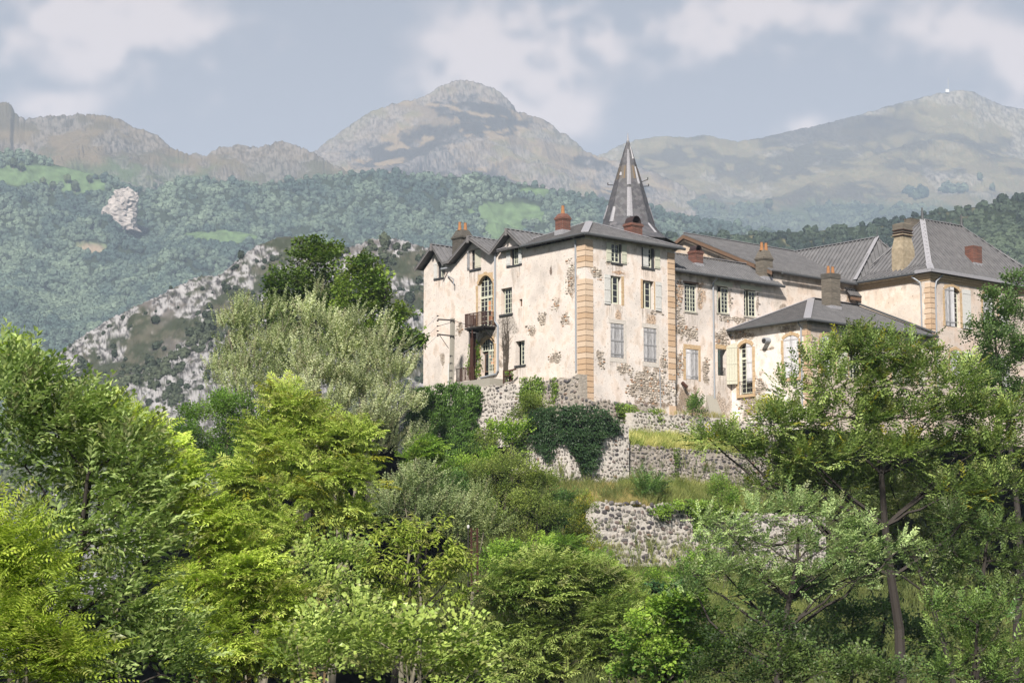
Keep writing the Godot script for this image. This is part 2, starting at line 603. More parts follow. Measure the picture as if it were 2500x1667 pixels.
func land_colour(kind: String, p: Vector3, rock: float, fine: FastNoiseLite) -> Color:
	var scale_ := 0.012 if kind in ["crag", "near"] else 0.003
	# vegetation runs in bands down and across the slope
	var n1 := fine.get_noise_2d(p.x * scale_ + p.y * scale_ * 0.7, p.y * scale_ * 2.2 - p.x * scale_ * 0.25)
	var n2 := fine.get_noise_2d(p.x * scale_ * 3.6 + 70.0, p.y * scale_ * 7.0 + p.x * scale_ * 1.2)
	var n3 := fine.get_noise_2d(p.x * scale_ * 18.0 + 30.0, p.y * scale_ * 26.0 - p.z * scale_ * 4.0)
	var s := pix(p)
	var c: Color
	# joints and shelves in the rock, their relief shading put into the colour
	var seam := absf(fine.get_noise_2d(p.x * scale_ * 13.0 + p.y * scale_ * 5.0, p.y * scale_ * 22.0 + 40.0))
	var rk := 0.3 + 1.9 * smoothstep(0.0, 0.28, seam)
	match kind:
		"crag":
			c = Color(0.06, 0.07, 0.045).lerp(Color(0.105, 0.102, 0.075), smoothstep(-0.1, 0.35, n2 + n3 * 0.6))
			c = c.lerp(Color(0.165, 0.15, 0.14), smoothstep(0.12, 0.32, n1 + (0.25 if s.y > 940 else 0.0)))
			c = c.lerp(Color(0.185, 0.18, 0.182) * rk, smoothstep(0.2, 0.6, rock + n3 * 0.6))
		"forest":
			c = Color(0.035, 0.05, 0.025)
			var me := in_blob(s, MEADOWS, n2 * 0.35)
			c = c.lerp(Color(0.125, 0.19, 0.085) * (1.0 + n3 * 0.6), smoothstep(0.02, 0.12, me))
			if absf(s.x - 225) < 55 and absf(s.y - 606) < 22:
				c = c.lerp(Color(0.36, 0.28, 0.2), clampf(me * 2.0, 0, 1))
		"cliff":
			c = Color(0.27, 0.21, 0.13).lerp(Color(0.17, 0.145, 0.095), smoothstep(-0.15, 0.3, n1 + n2 * 0.4))
			c = c.lerp(Color(0.13, 0.18, 0.07), smoothstep(375, 440, s.y + n2 * 60.0) * (1.0 - smoothstep(430, 560, s.x + n1 * 90.0) * 0.8))
			c = c.lerp(Color(0.19, 0.172, 0.16) * rk, rock)
		"peak":
			c = Color(0.3, 0.235, 0.165).lerp(Color(0.095, 0.083, 0.072), smoothstep(-0.1, 0.12, n1 + n2 * 0.3 + n3 * 0.2))  # dark heath tones, standing partly for cloud shade put into the colour
			c = c.lerp(Color(0.5, 0.37, 0.22), smoothstep(0.06, 0.26, n2 - n1 * 0.5) * 0.75)
			c = c.lerp(Color(0.16, 0.18, 0.085), smoothstep(0.2, 0.36, -n1 + n2 * 0.5) * 0.55)
			c = c.lerp(Color(0.215, 0.195, 0.182) * rk, rock * 0.95)
		"right":
			c = Color(0.27, 0.225, 0.13).lerp(Color(0.13, 0.113, 0.082), smoothstep(-0.16, 0.14, n1 + n2 * 0.2))
			c = c.lerp(Color(0.42, 0.34, 0.19), smoothstep(0.08, 0.3, n2 - n1 * 0.3) * 0.7)
			c = c.lerp(Color(0.15, 0.17, 0.085), smoothstep(0.12, 0.34, n3 + n2 * 0.4 - n1 * 0.3) * 0.5)
			c = c.lerp(Color(0.28, 0.255, 0.225) * rk, rock * 0.9)
			c = c.lerp(Color(0.085, 0.073, 0.066), smoothstep(0.0, 0.3, in_blob(s, [[2010, 312, 270, 48]], n2 * 0.3)) * 0.75)  # cloud shade on the upper slope, painted into the vertex colours
			c = c.lerp(Color(0.1, 0.135, 0.07), smoothstep(475, 530, s.y + n2 * 50.0))
		"near":
			c = Color(0.03, 0.042, 0.02).lerp(Color(0.2, 0.18, 0.1), smoothstep(0.25, 0.4, n2))
	var deep := {"peak": 0.64, "right": 0.62, "cliff": 0.64}
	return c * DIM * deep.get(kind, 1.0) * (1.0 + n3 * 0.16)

func layer_point(kind: String, px: float, py: float) -> Vector3:
	var d: Dictionary = layers[kind]
	var i := clampi(int(round((px - d.x0) / (d.x1 - d.x0) * (d.w - 1))), 0, d.w - 1)
	for j in range(d.back, d.h - 8):
		var p: Vector3 = d.pos[j * d.w + i]
		if pix(p).y >= py:
			return p
	return d.pos[(d.h - 12) * d.w + i]

# a far tree: a ragged ball of leaf clumps
func far_tree_mesh(seed_: int, clumps: int, leaf: float, tall: float) -> ArrayMesh:
	var r := RandomNumberGenerator.new()
	r.seed = seed_
	var v := PackedVector3Array()
	var c := PackedColorArray()
	for k in clumps:
		var z := r.randf_range(-0.75, 1.0)
		var an := r.randf() * TAU
		var d := Vector3(cos(an) * sqrt(1 - z * z), z, sin(an) * sqrt(1 - z * z))
		var bump := 0.78 + 0.3 * nz.get_noise_3d(d.x * 1.7 + seed_, d.y * 1.7, d.z * 1.7) + r.randf_range(-0.12, 0.08)
		var o := d * bump
		o.y *= tall
		var t := d.cross(Vector3(r.randf() - 0.5, r.randf() - 0.5, r.randf() - 0.5)).normalized()
		var b := d.cross(t).normalized()
		t = (t + d * r.randf_range(-0.5, 0.5)) * leaf * r.randf_range(0.7, 1.3)
		b = (b + d * r.randf_range(-0.5, 0.5)) * leaf * r.randf_range(0.7, 1.3)
		var tone := r.randf_range(0.78, 1.18)
		for q in [[-1, -0.6], [1, -0.8], [0.8, 0.9], [-1, -0.6], [0.8, 0.9], [-0.7, 1]]:
			v.append(o + t * q[0] + b * q[1])
			c.append(Color(tone, tone, tone))
	# a closed core, the crown's inner shade put into its darker tone
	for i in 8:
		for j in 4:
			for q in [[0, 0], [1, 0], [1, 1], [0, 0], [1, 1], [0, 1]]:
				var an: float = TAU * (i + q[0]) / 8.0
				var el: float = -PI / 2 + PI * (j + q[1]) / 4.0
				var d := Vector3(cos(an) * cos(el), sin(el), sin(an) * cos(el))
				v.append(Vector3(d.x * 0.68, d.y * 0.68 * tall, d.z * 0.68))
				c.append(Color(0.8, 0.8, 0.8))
	var arr := []
	arr.resize(Mesh.ARRAY_MAX)
	arr[Mesh.ARRAY_VERTEX] = v
	arr[Mesh.ARRAY_COLOR] = c
	var m := ArrayMesh.new()
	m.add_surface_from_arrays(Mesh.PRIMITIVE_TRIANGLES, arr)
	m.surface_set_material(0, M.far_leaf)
	return m

func multi(parent: Node, called: String, mesh: Mesh, where: Array, tint: Array) -> MultiMeshInstance3D:
	var mm := MultiMesh.new()
	mm.transform_format = MultiMesh.TRANSFORM_3D
	mm.use_colors = true
	mm.mesh = mesh
	mm.instance_count = where.size()
	for i in where.size():
		mm.set_instance_transform(i, where[i])
		mm.set_instance_color(i, tint[i])
	var o := MultiMeshInstance3D.new()
	o.name = called
	o.multimesh = mm
	parent.add_child(o, true)
	return o

func forest(called: String, kind: String, count: int, r0: float, r1: float, pick: String, v_bias: float, seed_: int):
	var d: Dictionary = layers[kind]
	var r := RandomNumberGenerator.new()
	r.seed = seed_
	var where := [[], [], []]
	var tint := [[], [], []]
	var tries := 0
	var made := 0
	while made < count and tries < count * 12:
		tries += 1
		var i := r.randi_range(0, d.w - 1)
		var j: int = d.back + int(pow(r.randf(), v_bias) * (d.h - d.back - 10))
		if kind == "forest" or kind == "near":
			j = maxi(j - 2, d.back - 2)
		var p: Vector3 = d.pos[j * d.w + i]
		var s := pix(p)
		var n := nz.get_noise_2d(p.x * 0.012, p.z * 0.012)
		var ok := true
		match pick:
			"forest":
				ok = in_blob(s, MEADOWS, nz.get_noise_2d(p.x * 0.05, p.z * 0.05) * 0.35) < 0.1
				if s.x < 430 and s.y < 470 and s.y < 395 + s.x * 0.17 and s.x > 130:
					ok = s.y > 380 + (s.x - 130) * 0.27 and ok
			"right":
				ok = in_blob(s, RIGHT_WOODS, nz.get_noise_2d(p.x * 0.03, p.z * 0.03) * 0.4) > 0.05
			"crag":
				ok = n + nz.get_noise_2d(p.x * 0.05 + 40, p.z * 0.05) * 0.9 > 0.08 or r.randf() < 0.09
			"near":
				ok = n > -0.4 or r.randf() < 0.5
		if not ok:
			continue
		var rad := r.randf_range(r0, r1) * (1.0 if r.randf() < 0.8 else r.randf_range(1.1, 1.7))
		if pick == "crag":
			rad *= 1.0 + 1.2 * maxf(0.0, n)
		var b := Basis(UP, r.randf() * TAU).scaled(Vector3(rad, rad * r.randf_range(0.85, 1.25), rad))
		var g := clampf(0.42 + n * 1.2 + nz.get_noise_2d(p.x * 0.0035, p.z * 0.0035) * 0.7 + r.randf_range(-0.16, 0.16), 0.0, 1.0)
		var c := Color(0.06, 0.1, 0.085).lerp(Color(0.185, 0.245, 0.17), g)  # pale blue-green: part of the valley haze is put into these tints
		if pick == "crag":
			c = Color(0.045, 0.062, 0.04).lerp(Color(0.13, 0.15, 0.09), g)
		elif pick == "near":
			c = Color(0.03, 0.05, 0.035).lerp(Color(0.095, 0.13, 0.075), g)
		elif pick == "right":
			c = Color(0.035, 0.06, 0.045).lerp(Color(0.12, 0.155, 0.095), g)
		var k := r.randi_range(0, 2)
		where[k].append(Transform3D(b, p + UP * rad * 0.45))
		tint[k].append(c)
		made += 1
	for k in 3:
		if where[k].size():
			var o := multi(self, numbered(called), far_trees[k], where[k], tint[k])
			stuff(o)
			o.set_meta("label", FOREST_LABEL[pick])
			o.set_meta("group", FOREST_LABEL[pick])

const FOREST_LABEL := {"forest": "hazy green forest covering the slope below the peaks", "right": "woods scattered on the pastures below the right-hand mountain", "crag": "dark scrub growing over the pale limestone hill", "near": "dark wooded ridge behind the grey roofs"}
var far_trees := []

func make_mountains():
	for k in 3:
		far_trees.append(far_tree_mesh(900 + k, 95, 0.27, 1.0 + k * 0.12))
	var right := [[1300, 440], [1400, 400], [1480, 372], [1520, 352], [1560, 340], [1620, 332], [1680, 335], [1722, 328], [1760, 338], [1800, 346], [1850, 338], [1920, 322], [2000, 305], [2080, 285], [2160, 262], [2240, 240], [2300, 226], [2350, 219], [2375, 222], [2410, 240], [2450, 258], [2480, 262], [2500, 266], [2560, 290], [2700, 330]]
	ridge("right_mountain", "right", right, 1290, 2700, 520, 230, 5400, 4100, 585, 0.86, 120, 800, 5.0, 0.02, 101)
	var peak := [[560, 470], [640, 450], [700, 425], [760, 375], [800, 342], [840, 315], [880, 287], [915, 268], [960, 252], [1000, 245], [1040, 232], [1080, 208], [1110, 198], [1135, 195], [1170, 200], [1205, 216], [1240, 240], [1262, 272], [1290, 280], [1330, 292], [1365, 320], [1400, 340], [1425, 365], [1455, 380], [1500, 392], [1600, 420], [1700, 470]]
	ridge("central_peak", "peak", peak, 560, 1700, 560, 230, 4800, 4000, 520, 0.8, 110, 480, 8.0, 0.12, 102)
	var cliff := [[-150, 255], [0, 252], [25, 250], [34, 278], [60, 290], [110, 283], [180, 280], [260, 281], [300, 295], [345, 318], [375, 325], [400, 345], [430, 368], [470, 376], [505, 378], [540, 358], [570, 354], [600, 356], [640, 358], [690, 343], [715, 350], [740, 362], [770, 378], [800, 395], [900, 440]]
	ridge("cliff_ridge", "cliff", cliff, -150, 900, 520, 210, 3700, 3080, 500, 0.78, 80, 340, 11.0, 0.12, 103)
	var woods := [[-150, 380], [0, 372], [60, 372], [120, 398], [180, 414], [260, 432], [310, 455], [360, 472], [400, 462], [420, 446], [450, 440], [540, 444], [640, 452], [720, 440], [800, 432], [880, 424], [930, 422], [1000, 428], [1100, 432], [1190, 430], [1250, 446], [1300, 454], [1360, 466], [1420, 480], [1500, 490], [1560, 500], [1640, 520], [1750, 545], [1900, 570], [2100, 600]]
	ridge("forested_slope", "forest", woods, -150, 2100, 460, 200, 2800, 1900, 960, 0.95, 80, 420, 2.0, -1.0, 104)
	var near := [[1500, 600], [1640, 580], [1700, 580], [1760, 572], [1850, 574], [1900, 566], [1980, 566], [2060, 556], [2140, 548], [2230, 530], [2300, 518], [2380, 505], [2440, 494], [2500, 476], [2600, 450], [2750, 430]]
	ridge("wooded_ridge", "near", near, 1480, 2750, 220, 90, 1350, 1050, 700, 0.9, 25, 200, 2.0, -1.0, 105)
	var crag := [[20, 930], [60, 905], [100, 888], [150, 857], [200, 822], [260, 782], [330, 747], [400, 715], [440, 692], [480, 676], [540, 672], [570, 640], [620, 603], [660, 586], [700, 578], [740, 578], [770, 588], [810, 598], [850, 602], [890, 590], [920, 582], [960, 582], [1000, 592], [1045, 607], [1100, 640], [1200, 700], [1320, 780]]
	ridge("limestone_hill", "crag", crag, 20, 1320, 470, 240, 760, 590, 1120, 0.9, 26, 110, 11.0, 0.36, 106)
	forest("forest_trees", "forest", 34000, 2.8, 4.8, "forest", 0.85, 201)
	forest("pasture_woods", "right", 3500, 5.0, 8.0, "right", 0.5, 202)
	forest("hillside_scrub", "crag", 8000, 0.45, 1.4, "crag", 0.8, 203)
	forest("ridge_trees", "near", 10000, 1.5, 2.7, "near", 0.7, 204)
	far_details()

func lone_tree(kind: String, px: float, py: float, rad: float, label: String, group: String):
	var p := layer_point(kind, px, py)
	var t := thing("pasture_tree", label, "tree", group, p)
	var st := ST()
	tube(st, [Vector3(0, -1, 0), Vector3(rad * 0.05, rad * 0.9, 0)], [rad * 0.12, rad * 0.08], 5)
	part(t, "trunk", st.commit(), M.bark_pale)
	var tones := [Color(0.08, 0.11, 0.05), Color(0.1, 0.13, 0.055), Color(0.07, 0.095, 0.045)]
	var mm := multi(t, "crown", far_trees[rng.randi_range(0, 2)], [Transform3D(Basis(UP, rng.randf() * TAU).scaled(Vector3(rad, rad * 1.15, rad)), Vector3(0, rad * 1.45, 0))], [tones[rng.randi_range(0, 2)]])

func far_details():
	# single trees on the left pasture and on the brow beyond the spire
	for c in [[30, 412, 6.5, "lone tree at the upper edge of the sloping pasture, nearest the picture's left edge"], [53, 416, 6.0, "slender tree second along the pasture's upper edge"], [105, 450, 4.8, "small round tree in the middle of the sloping pasture"], [131, 462, 5.2, "compact tree right of the middle of the sloping pasture"],
			[165, 448, 5.5, "tree on the right side of the pasture just below the tree line"], [184, 466, 6.2, "broad tree near the lower right edge of the pasture"], [82, 462, 4.6, "pale tree low in the left part of the pasture"], [380, 460, 4.5, "left one of two small trees on the green slope above the rock pinnacle"], [395, 459, 4.5, "right one of two small trees on the green slope above the rock pinnacle"], [216, 446, 5.0, "tree standing alone at the pasture's right end"]]:
		lone_tree("forest" if c[0] < 300 else "cliff", c[0], c[1], c[2], c[3], "trees standing on the pastures")
	for c in [[1622, 508, 9.5, "wide tree on the brow directly right of the spire"], [1673, 517, 8.0, "low tree on the brow second right of the spire"], [1698, 512, 8.0, "narrow tree on the brow third right of the spire"], [1737, 512, 10.0, "round dark tree alone on the middle of the brow"], [1763, 511, 6.5, "small tree beside the round dark tree on the brow"], [1824, 512, 9.0, "left of the pair of trees on the brow"], [1838, 512, 8.0, "right of the pair of trees on the brow"], [1874, 514, 12.0, "big spreading tree at the right end of the brow"],
			[2388, 440, 8.0, "pointed tree standing alone high on the right-hand slope"], [2418, 468, 8.0, "small tree below the pointed one on the right-hand slope"]]:
		lone_tree("right", c[0], c[1], c[2], c[3], "trees standing on the pastures")
	# the pale rock pinnacle that stands out of the forest
	var base := layer_point("forest", 305, 560) + Vector3(0, 2, 22)
	var t := thing("rock_pinnacle", "pale limestone pinnacle standing up out of the left forest", "rock", "", base)
	var pos := PackedVector3Array()
	var col := PackedColorArray()
	var w := 40
	var h := 46
	var s := -base.z / FOCAL
	for j in h:
		var v := float(j) / (h - 1)
		for i in w:
			var an := TAU * i / (w - 1)
			var lean := lerpf(-8.0, 6.0, v)
			var rx := lerpf(44.0, 30.0, v) * sqrt(clampf(1.0 - pow(v, 5.0), 0.0, 1.0))
			var d := Vector3(cos(an), 0, sin(an))
			var p := Vector3(lean + d.x * rx, v * 108.0 - 12.0, d.z * rx * 0.8)
			var n := nz.get_noise_3d(p.x * 0.028, p.y * 0.018, p.z * 0.028) * 13.0 + absf(nz.get_noise_3d(p.x * 0.06, p.y * 0.04, p.z * 0.06)) * 14.0
			p += d * n
			p.y += nz.get_noise_2d(p.x * 0.05, p.z * 0.05) * 14.0 * v
			pos.append(p * s)
			var q := nz.get_noise_3d(p.x * 0.08, p.y * 0.08, p.z * 0.08 + 9.0)
			col.append(Color(0.28, 0.25, 0.23) * (1.0 + q * 0.8))
	var gm := grid_mesh(pos, col, w, h, false)
	part(t, "rock_face", gm, M.tint)
	# the mast and hut on the right-hand summit
	var top := layer_point("right", 2316, 220)
	t = thing("radio_mast", "thin radio mast beside a hut on the right-hand summit", "mast", "", top)
	var st := ST()
	bar(st, Vector3(0, 0, 0), Vector3(0, 40, 0), 1.2)
	bar(st, Vector3(-3, 24, 0), Vector3(3, 24, 0), 0.9)
	part(t, "pole", st.commit(), M.concrete)
	t = thing("summit_hut", "tiny white hut on the right-hand summit below the mast", "hut", "", top + Vector3(-5, 0, 6))
	st = ST()
	box(st, Vector3(-5, -3, -3), Vector3(10, 0, 0), Vector3(0, 9, 0), Vector3(0, 0, 6))
	part(t, "wall", st.commit(), M.white_wood)
	st = ST()
	for zz in [-1, 1]:
		quad(st, Vector3(-5.5, 6, zz * 3.4), Vector3(5.5, 6, zz * 3.4), Vector3(5.5, 8.2, 0), Vector3(-5.5, 8.2, 0))
	part(t, "roof", st.commit(), M.roof)

# ------------------------------------------------------------------ building kit
# a wall frame: o at height 0, u along the wall, n outwards
func frame(o: Vector3, u: Vector3, n: Vector3) -> Dictionary:
	return {"o": o, "u": u, "n": n}

func W(f: Dictionary, u: float, h: float, out := 0.0) -> Vector3:
	return f.o + f.u * u + UP * h + f.n * out

# plaster with stains, damp streaks and the darker places where it has fallen off or shade is painted
func plaster(wm: float, hm: float, seed_: int, base: Color, bare: Array, dirt := 0.5, sills := [], at_u := 0.0) -> StandardMaterial3D:
	var per := 34.0
	var w := mini(640, int(wm * per))
	var h := mini(480, int(hm * per))
	var n := FastNoiseLite.new()
	n.seed = seed_
	n.frequency = 1.0
	n.fractal_octaves = 4
	var im := Image.create(w, h, false, Image.FORMAT_RGB8)
	var hi := Image.create(w, h, false, Image.FORMAT_RGB8)
	for y in h:
		var m := (1.0 - (y + 0.5) / h) * hm
		for x in w:
			var u := (x + 0.5) / w * wm
			var big := n.get_noise_2d(u * 0.28, m * 0.28)
			var mid := n.get_noise_2d(u * 1.1 + 40, m * 0.9)
			var run := n.get_noise_2d(u * 1.9 + 90, m * 0.24)
			var fine := n.get_noise_2d(u * 9.0, m * 9.0)
			var c := base * (1.0 + big * 0.3 + mid * 0.15 + fine * 0.11)
			c = c.lerp(base * Color(0.92, 0.82, 0.74), clampf(mid * 1.4 + big, 0.0, 0.6))
			# damp runs under the eaves and dirt near the ground
			var top := smoothstep(hm * 0.16, 0.0, hm - m)
			c = c.lerp(Color(0.36, 0.325, 0.285), clampf(top * (0.35 + run * 0.8 + mid * 1.2) * dirt * 1.3, 0.0, 0.8))
			c = c.lerp(Color(0.34, 0.29, 0.24), clampf((run * 0.5 + mid * 0.8 - 0.2) * 1.6, 0.0, 0.5) * dirt)
			c = c.lerp(Color(0.34, 0.3, 0.25), smoothstep(hm * 0.14, 0.0, m) * (0.5 + mid) * dirt)
			# runs below the sills
			for q in sills:
				var below: float = q[2] - HB - m
				if below > 0.0 and below < 1.5 and u + at_u > q[0] - 0.12 and u + at_u < q[1] + 0.12:
					c = c.lerp(Color(0.33, 0.28, 0.235), clampf((1.0 - below / 1.5) * (0.3 + n.get_noise_2d(u * 5.0, m * 0.5) * 1.3), 0.0, 0.6))
			# pits
			var pit := n.get_noise_2d(u * 5.0 + 300, m * 5.0)
			if pit > 0.54:
				c = c.lerp(Color(0.12, 0.1, 0.085), 0.75)
			var z := 0.7 + fine * 0.3
			for p in bare:
				var q: float = 1.0 - sqrt(((u - p[0]) / p[2]) ** 2 + ((m - p[1]) / p[3]) ** 2) + mid * 0.9 + fine * 0.35
				if q > 0.0:
					var grit := n.get_noise_2d(u * 6.0 + 20, m * 8.0)
					var under: Color = p[4] if p.size() > 4 else Color(0.3, 0.25, 0.2)
					c = c.lerp(under * (1.0 + grit * 1.3), smoothstep(0.0, 0.3, q) * 0.85)
					z = minf(z, 0.35 + grit * 0.4)
			im.set_pixel(x, y, (c * DIM).clamp().linear_to_srgb())
			hi.set_pixel(x, y, Color(z, z, z).clamp())
	var mt := StandardMaterial3D.new()
	mt.albedo_texture = ImageTexture.create_from_image(im)
	mt.texture_repeat = false
	mt.roughness = 0.95
	mt.metallic_specular = 0.2
	mt.heightmap_enabled = true
	mt.heightmap_texture = ImageTexture.create_from_image(hi)
	mt.heightmap_scale = 2.0
	return mt

# a wall with rectangular holes and their reveals; top may be a list of [u, h] giving a gabled outline
func wall(parent: Node, f: Dictionary, u0: float, u1: float, h0: float, h1: float, holes: Array, m: Material, top := [], reveal := 0.32, called := "wall") -> MeshInstance3D:
	var st := ST()
	var us := [u0, u1]
	var hs := [h0, h1]
	for q in holes:
		us.append_array([q[0], q[1]])
		hs.append_array([q[2], q[3]])
	us.sort()
	hs.sort()
	var hmax := h1
	for t in top:
		hmax = maxf(hmax, t[1])
	var tex := func(u, h): return Vector2((u - u0) / (u1 - u0), 1.0 - (h - h0) / (hmax - h0))
	for i in us.size() - 1:
		for j in hs.size() - 1:
			if us[i + 1] - us[i] < 0.001 or hs[j + 1] - hs[j] < 0.001:
				continue
			var cu: float = (us[i] + us[i + 1]) / 2
			var ch: float = (hs[j] + hs[j + 1]) / 2
			var inside := false
			for q in holes:
				if cu > q[0] and cu < q[1] and ch > q[2] and ch < q[3]:
					inside = true
			if inside or ch > h1:
				continue
			var p := [[us[i], hs[j]], [us[i + 1], hs[j]], [us[i + 1], hs[j + 1]], [us[i], hs[j + 1]]]
			quad_uv(st, p.map(func(c): return W(f, c[0], c[1])), p.map(func(c): return tex.call(c[0], c[1])))
	for q in holes:
		var e := [[q[0], q[2]], [q[1], q[2]], [q[1], q[3]], [q[0], q[3]]]
		for k in 4:
			var a: Array = e[k]
			var b: Array = e[(k + 1) % 4]
			var t: Vector2 = tex.call(a[0], a[1])
			var t2: Vector2 = tex.call(b[0], b[1])
			quad_uv(st, [W(f, a[0], a[1]), W(f, b[0], b[1]), W(f, b[0], b[1], -reveal), W(f, a[0], a[1], -reveal)], [t, t2, t2 + Vector2(0.01, 0.01), t + Vector2(0.01, 0.01)])
	for k in range(1, top.size()):
		var a: Array = top[k - 1]
		var b: Array = top[k]
		var low: float = a[2] if a.size() > 2 else h1
		var p := [[a[0], low], [b[0], low], b, a]
		quad_uv(st, p.map(func(c): return W(f, c[0], c[1])), p.map(func(c): return tex.call(c[0], c[1])))
	return part(parent, called, st.commit(), m)

# a casement: frame and glazing bars as one part, its panes as sub-parts
func window(parent: Node, f: Dictionary, u0: float, u1: float, h0: float, h1: float, cols: int, rows: int, opt := {}):
	var dep: float = opt.get("dep", 0.2)
	var m: Material = opt.get("mat", M.cream)
	var fw: float = opt.get("frame", 0.055)
	var bw: float = opt.get("bar", 0.03)
	var mid: bool = opt.get("double", cols % 2 == 0)
	var st := ST()
	var slab := func(a, b, c, d, t): box(st, W(f, a, c, -dep), f.u * (b - a), UP * (d - c), f.n * t)
	slab.call(u0, u0 + fw, h0, h1, 0.05)
	slab.call(u1 - fw, u1, h0, h1, 0.05)
	slab.call(u0 + fw, u1 - fw, h0, h0 + fw * 1.2, 0.05)
	slab.call(u0 + fw, u1 - fw, h1 - fw, h1, 0.05)
	var a0 := u0 + fw
	var a1 := u1 - fw
	var b0 := h0 + fw * 1.2
	var b1 := h1 - fw
	var cw := (a1 - a0) / cols
	var rh := (b1 - b0) / rows
	for i in range(1, cols):
		var t := fw * 1.5 if mid and i * 2 == cols else bw
		slab.call(a0 + cw * i - t / 2, a0 + cw * i + t / 2, b0, b1, 0.042)
	for j in range(1, rows):
		slab.call(a0, a1, b0 + rh * j - bw / 2, b0 + rh * j + bw / 2, 0.035)
	if opt.has("transom"):
		var tr: float = opt.transom
		slab.call(a0, a1, tr - 0.06, tr + 0.06, 0.07)
	var w := part(parent, "window", st.commit(), m)
	for i in cols:
		for j in rows:
			var pm: Material = M.glass
			if opt.has("paper") and [i, j] in opt.paper:
				pm = M.paper
			if opt.has("curtain") and [i, j] in opt.curtain:
				pm = M.curtain
			var g := ST()
			box(g, W(f, a0 + cw * i, b0 + rh * j, -dep + 0.008 + 0.002 * ((i + j) % 2)), f.u * cw, UP * rh, f.n * 0.006)
			part(w, "pane", g.commit(), pm)
	return w

# a shutter of upright boards with two or three battens; each board is a sub-part
func shutter(parent: Node, f: Dictionary, u0: float, u1: float, h0: float, h1: float, out: float, mats: Variant, boards := 4, battens := 2, arch := 0.0, rise_at := 0):
	var list: Array = mats if mats is Array else [mats]
	var s := Node3D.new()
	s.name = "shutter"
	parent.add_child(s, true)
	for k in battens:
		var st := ST()
		var hh := lerpf(h0 + (h1 - h0) * 0.1, h1 - (h1 - h0) * 0.1, float(k) / maxf(battens - 1, 1))
		box(st, W(f, u0 + 0.005, hh - 0.045, out + 0.03), f.u * (u1 - u0 - 0.01), UP * 0.09, f.n * 0.022)
		part(s, "batten", st.commit(), list[0])
	var bw := (u1 - u0) / boards
	for i in boards:
		var a := u0 + bw * i + 0.004
		var b := u0 + bw * (i + 1) - 0.004
		var ta := h1
		var tb := h1
		if arch > 0.0:   # the head curves down away from the meeting stile
			var q0 := absf((a - u0) / (u1 - u0) - rise_at)
			var q1 := absf((b - u0) / (u1 - u0) - rise_at)
			ta = h1 - arch * q0 * q0
			tb = h1 - arch * q1 * q1
		var e := rng.randf_range(0.0, 0.006)
		var lo := h0 + rng.randf_range(-0.008, 0.008)
		var g := ST()
		var p := [W(f, a, lo, out + e), W(f, b, lo, out + e), W(f, b, tb, out + e), W(f, a, ta, out + e)]
		var n: Vector3 = f.n * 0.03
		var du := rng.randf() * 0.7
		var uv := [Vector2(du, 1), Vector2(du + 0.25, 1), Vector2(du + 0.25, 0), Vector2(du, 0)]
		quad_uv(g, p.map(func(c): return c + n), uv)
		for q in 4:
			quad_uv(g, [p[q], p[(q + 1) % 4], p[(q + 1) % 4] + n, p[q] + n], [uv[q], uv[(q + 1) % 4], uv[(q + 1) % 4], uv[q]])
		part(s, "plank", g.commit(), list[i % list.size()])
	return s

# a segmental arch of stones round an opening: jamb stones and voussoirs, each a stone of its own
func arch_surround(parent: Node, f: Dictionary, u0: float, u1: float, h0: float, spring: float, rise: float, band: float, wall_mat: Material, crown: float):
	var holder := ST()
	# fill between the curve and the square hole behind it
	var pts := []
	for k in 13:
		var t := k / 12.0
		pts.append([lerpf(u0, u1, t), spring + rise * (1.0 - pow(absf(t * 2.0 - 1.0), 2.2))])
	for k in 12:
		quad(holder, W(f, pts[k][0], pts[k][1], 0.004), W(f, pts[k + 1][0], pts[k + 1][1], 0.004), W(f, pts[k + 1][0], crown + 0.05, 0.004), W(f, pts[k][0], crown + 0.05, 0.004))
		quad(holder, W(f, pts[k][0], pts[k][1], 0.004), W(f, pts[k + 1][0], pts[k + 1][1], 0.004), W(f, pts[k + 1][0], pts[k + 1][1], -0.3), W(f, pts[k][0], pts[k][1], -0.3))
	var s := part(parent, "window_surround", holder.commit(), M.orange)
	var n := 7
	for k in n:
		var st := ST()
		var ins := []
		var outs := []
		for q in 3:
			var t := (k + 0.015 + q * 0.485) / n
			var u := lerpf(u0, u1, t)
			var hh := spring + rise * (1.0 - pow(absf(t * 2.0 - 1.0), 2.2))
			ins.append([u, hh])
			var d := Vector2((t - 0.5) * 1.1, 1.0).normalized() * (band * (1.25 if k == n / 2 else 1.0))
			outs.append([u + d.x * 1.4, hh + d.y])
		prism(st, f, [ins[0], ins[1], ins[2], outs[2], outs[1], outs[0]], 0.008, 0.035 + (0.02 if k == n / 2 else 0.0))
		part(s, "arch_stone", st.commit(), M.orange)
	for side in 2:
		var hh := h0
		while hh < spring - 0.05:
			var top := minf(hh + rng.randf_range(0.34, 0.5), spring)
			if spring - top < 0.2:
				top = spring
			var wd := band * rng.randf_range(0.85, 1.25)
			var st := ST()
			if side == 0:
				prism(st, f, [[u0 - wd, hh + 0.008], [u0, hh + 0.008], [u0, top - 0.008], [u0 - wd, top - 0.008]], 0.006, 0.03)
			else:
				prism(st, f, [[u1, hh + 0.008], [u1 + wd, hh + 0.008], [u1 + wd, top - 0.008], [u1, top - 0.008]], 0.006, 0.03)
			part(s, "jamb_stone", st.commit(), M.orange)
			hh = top
	return s

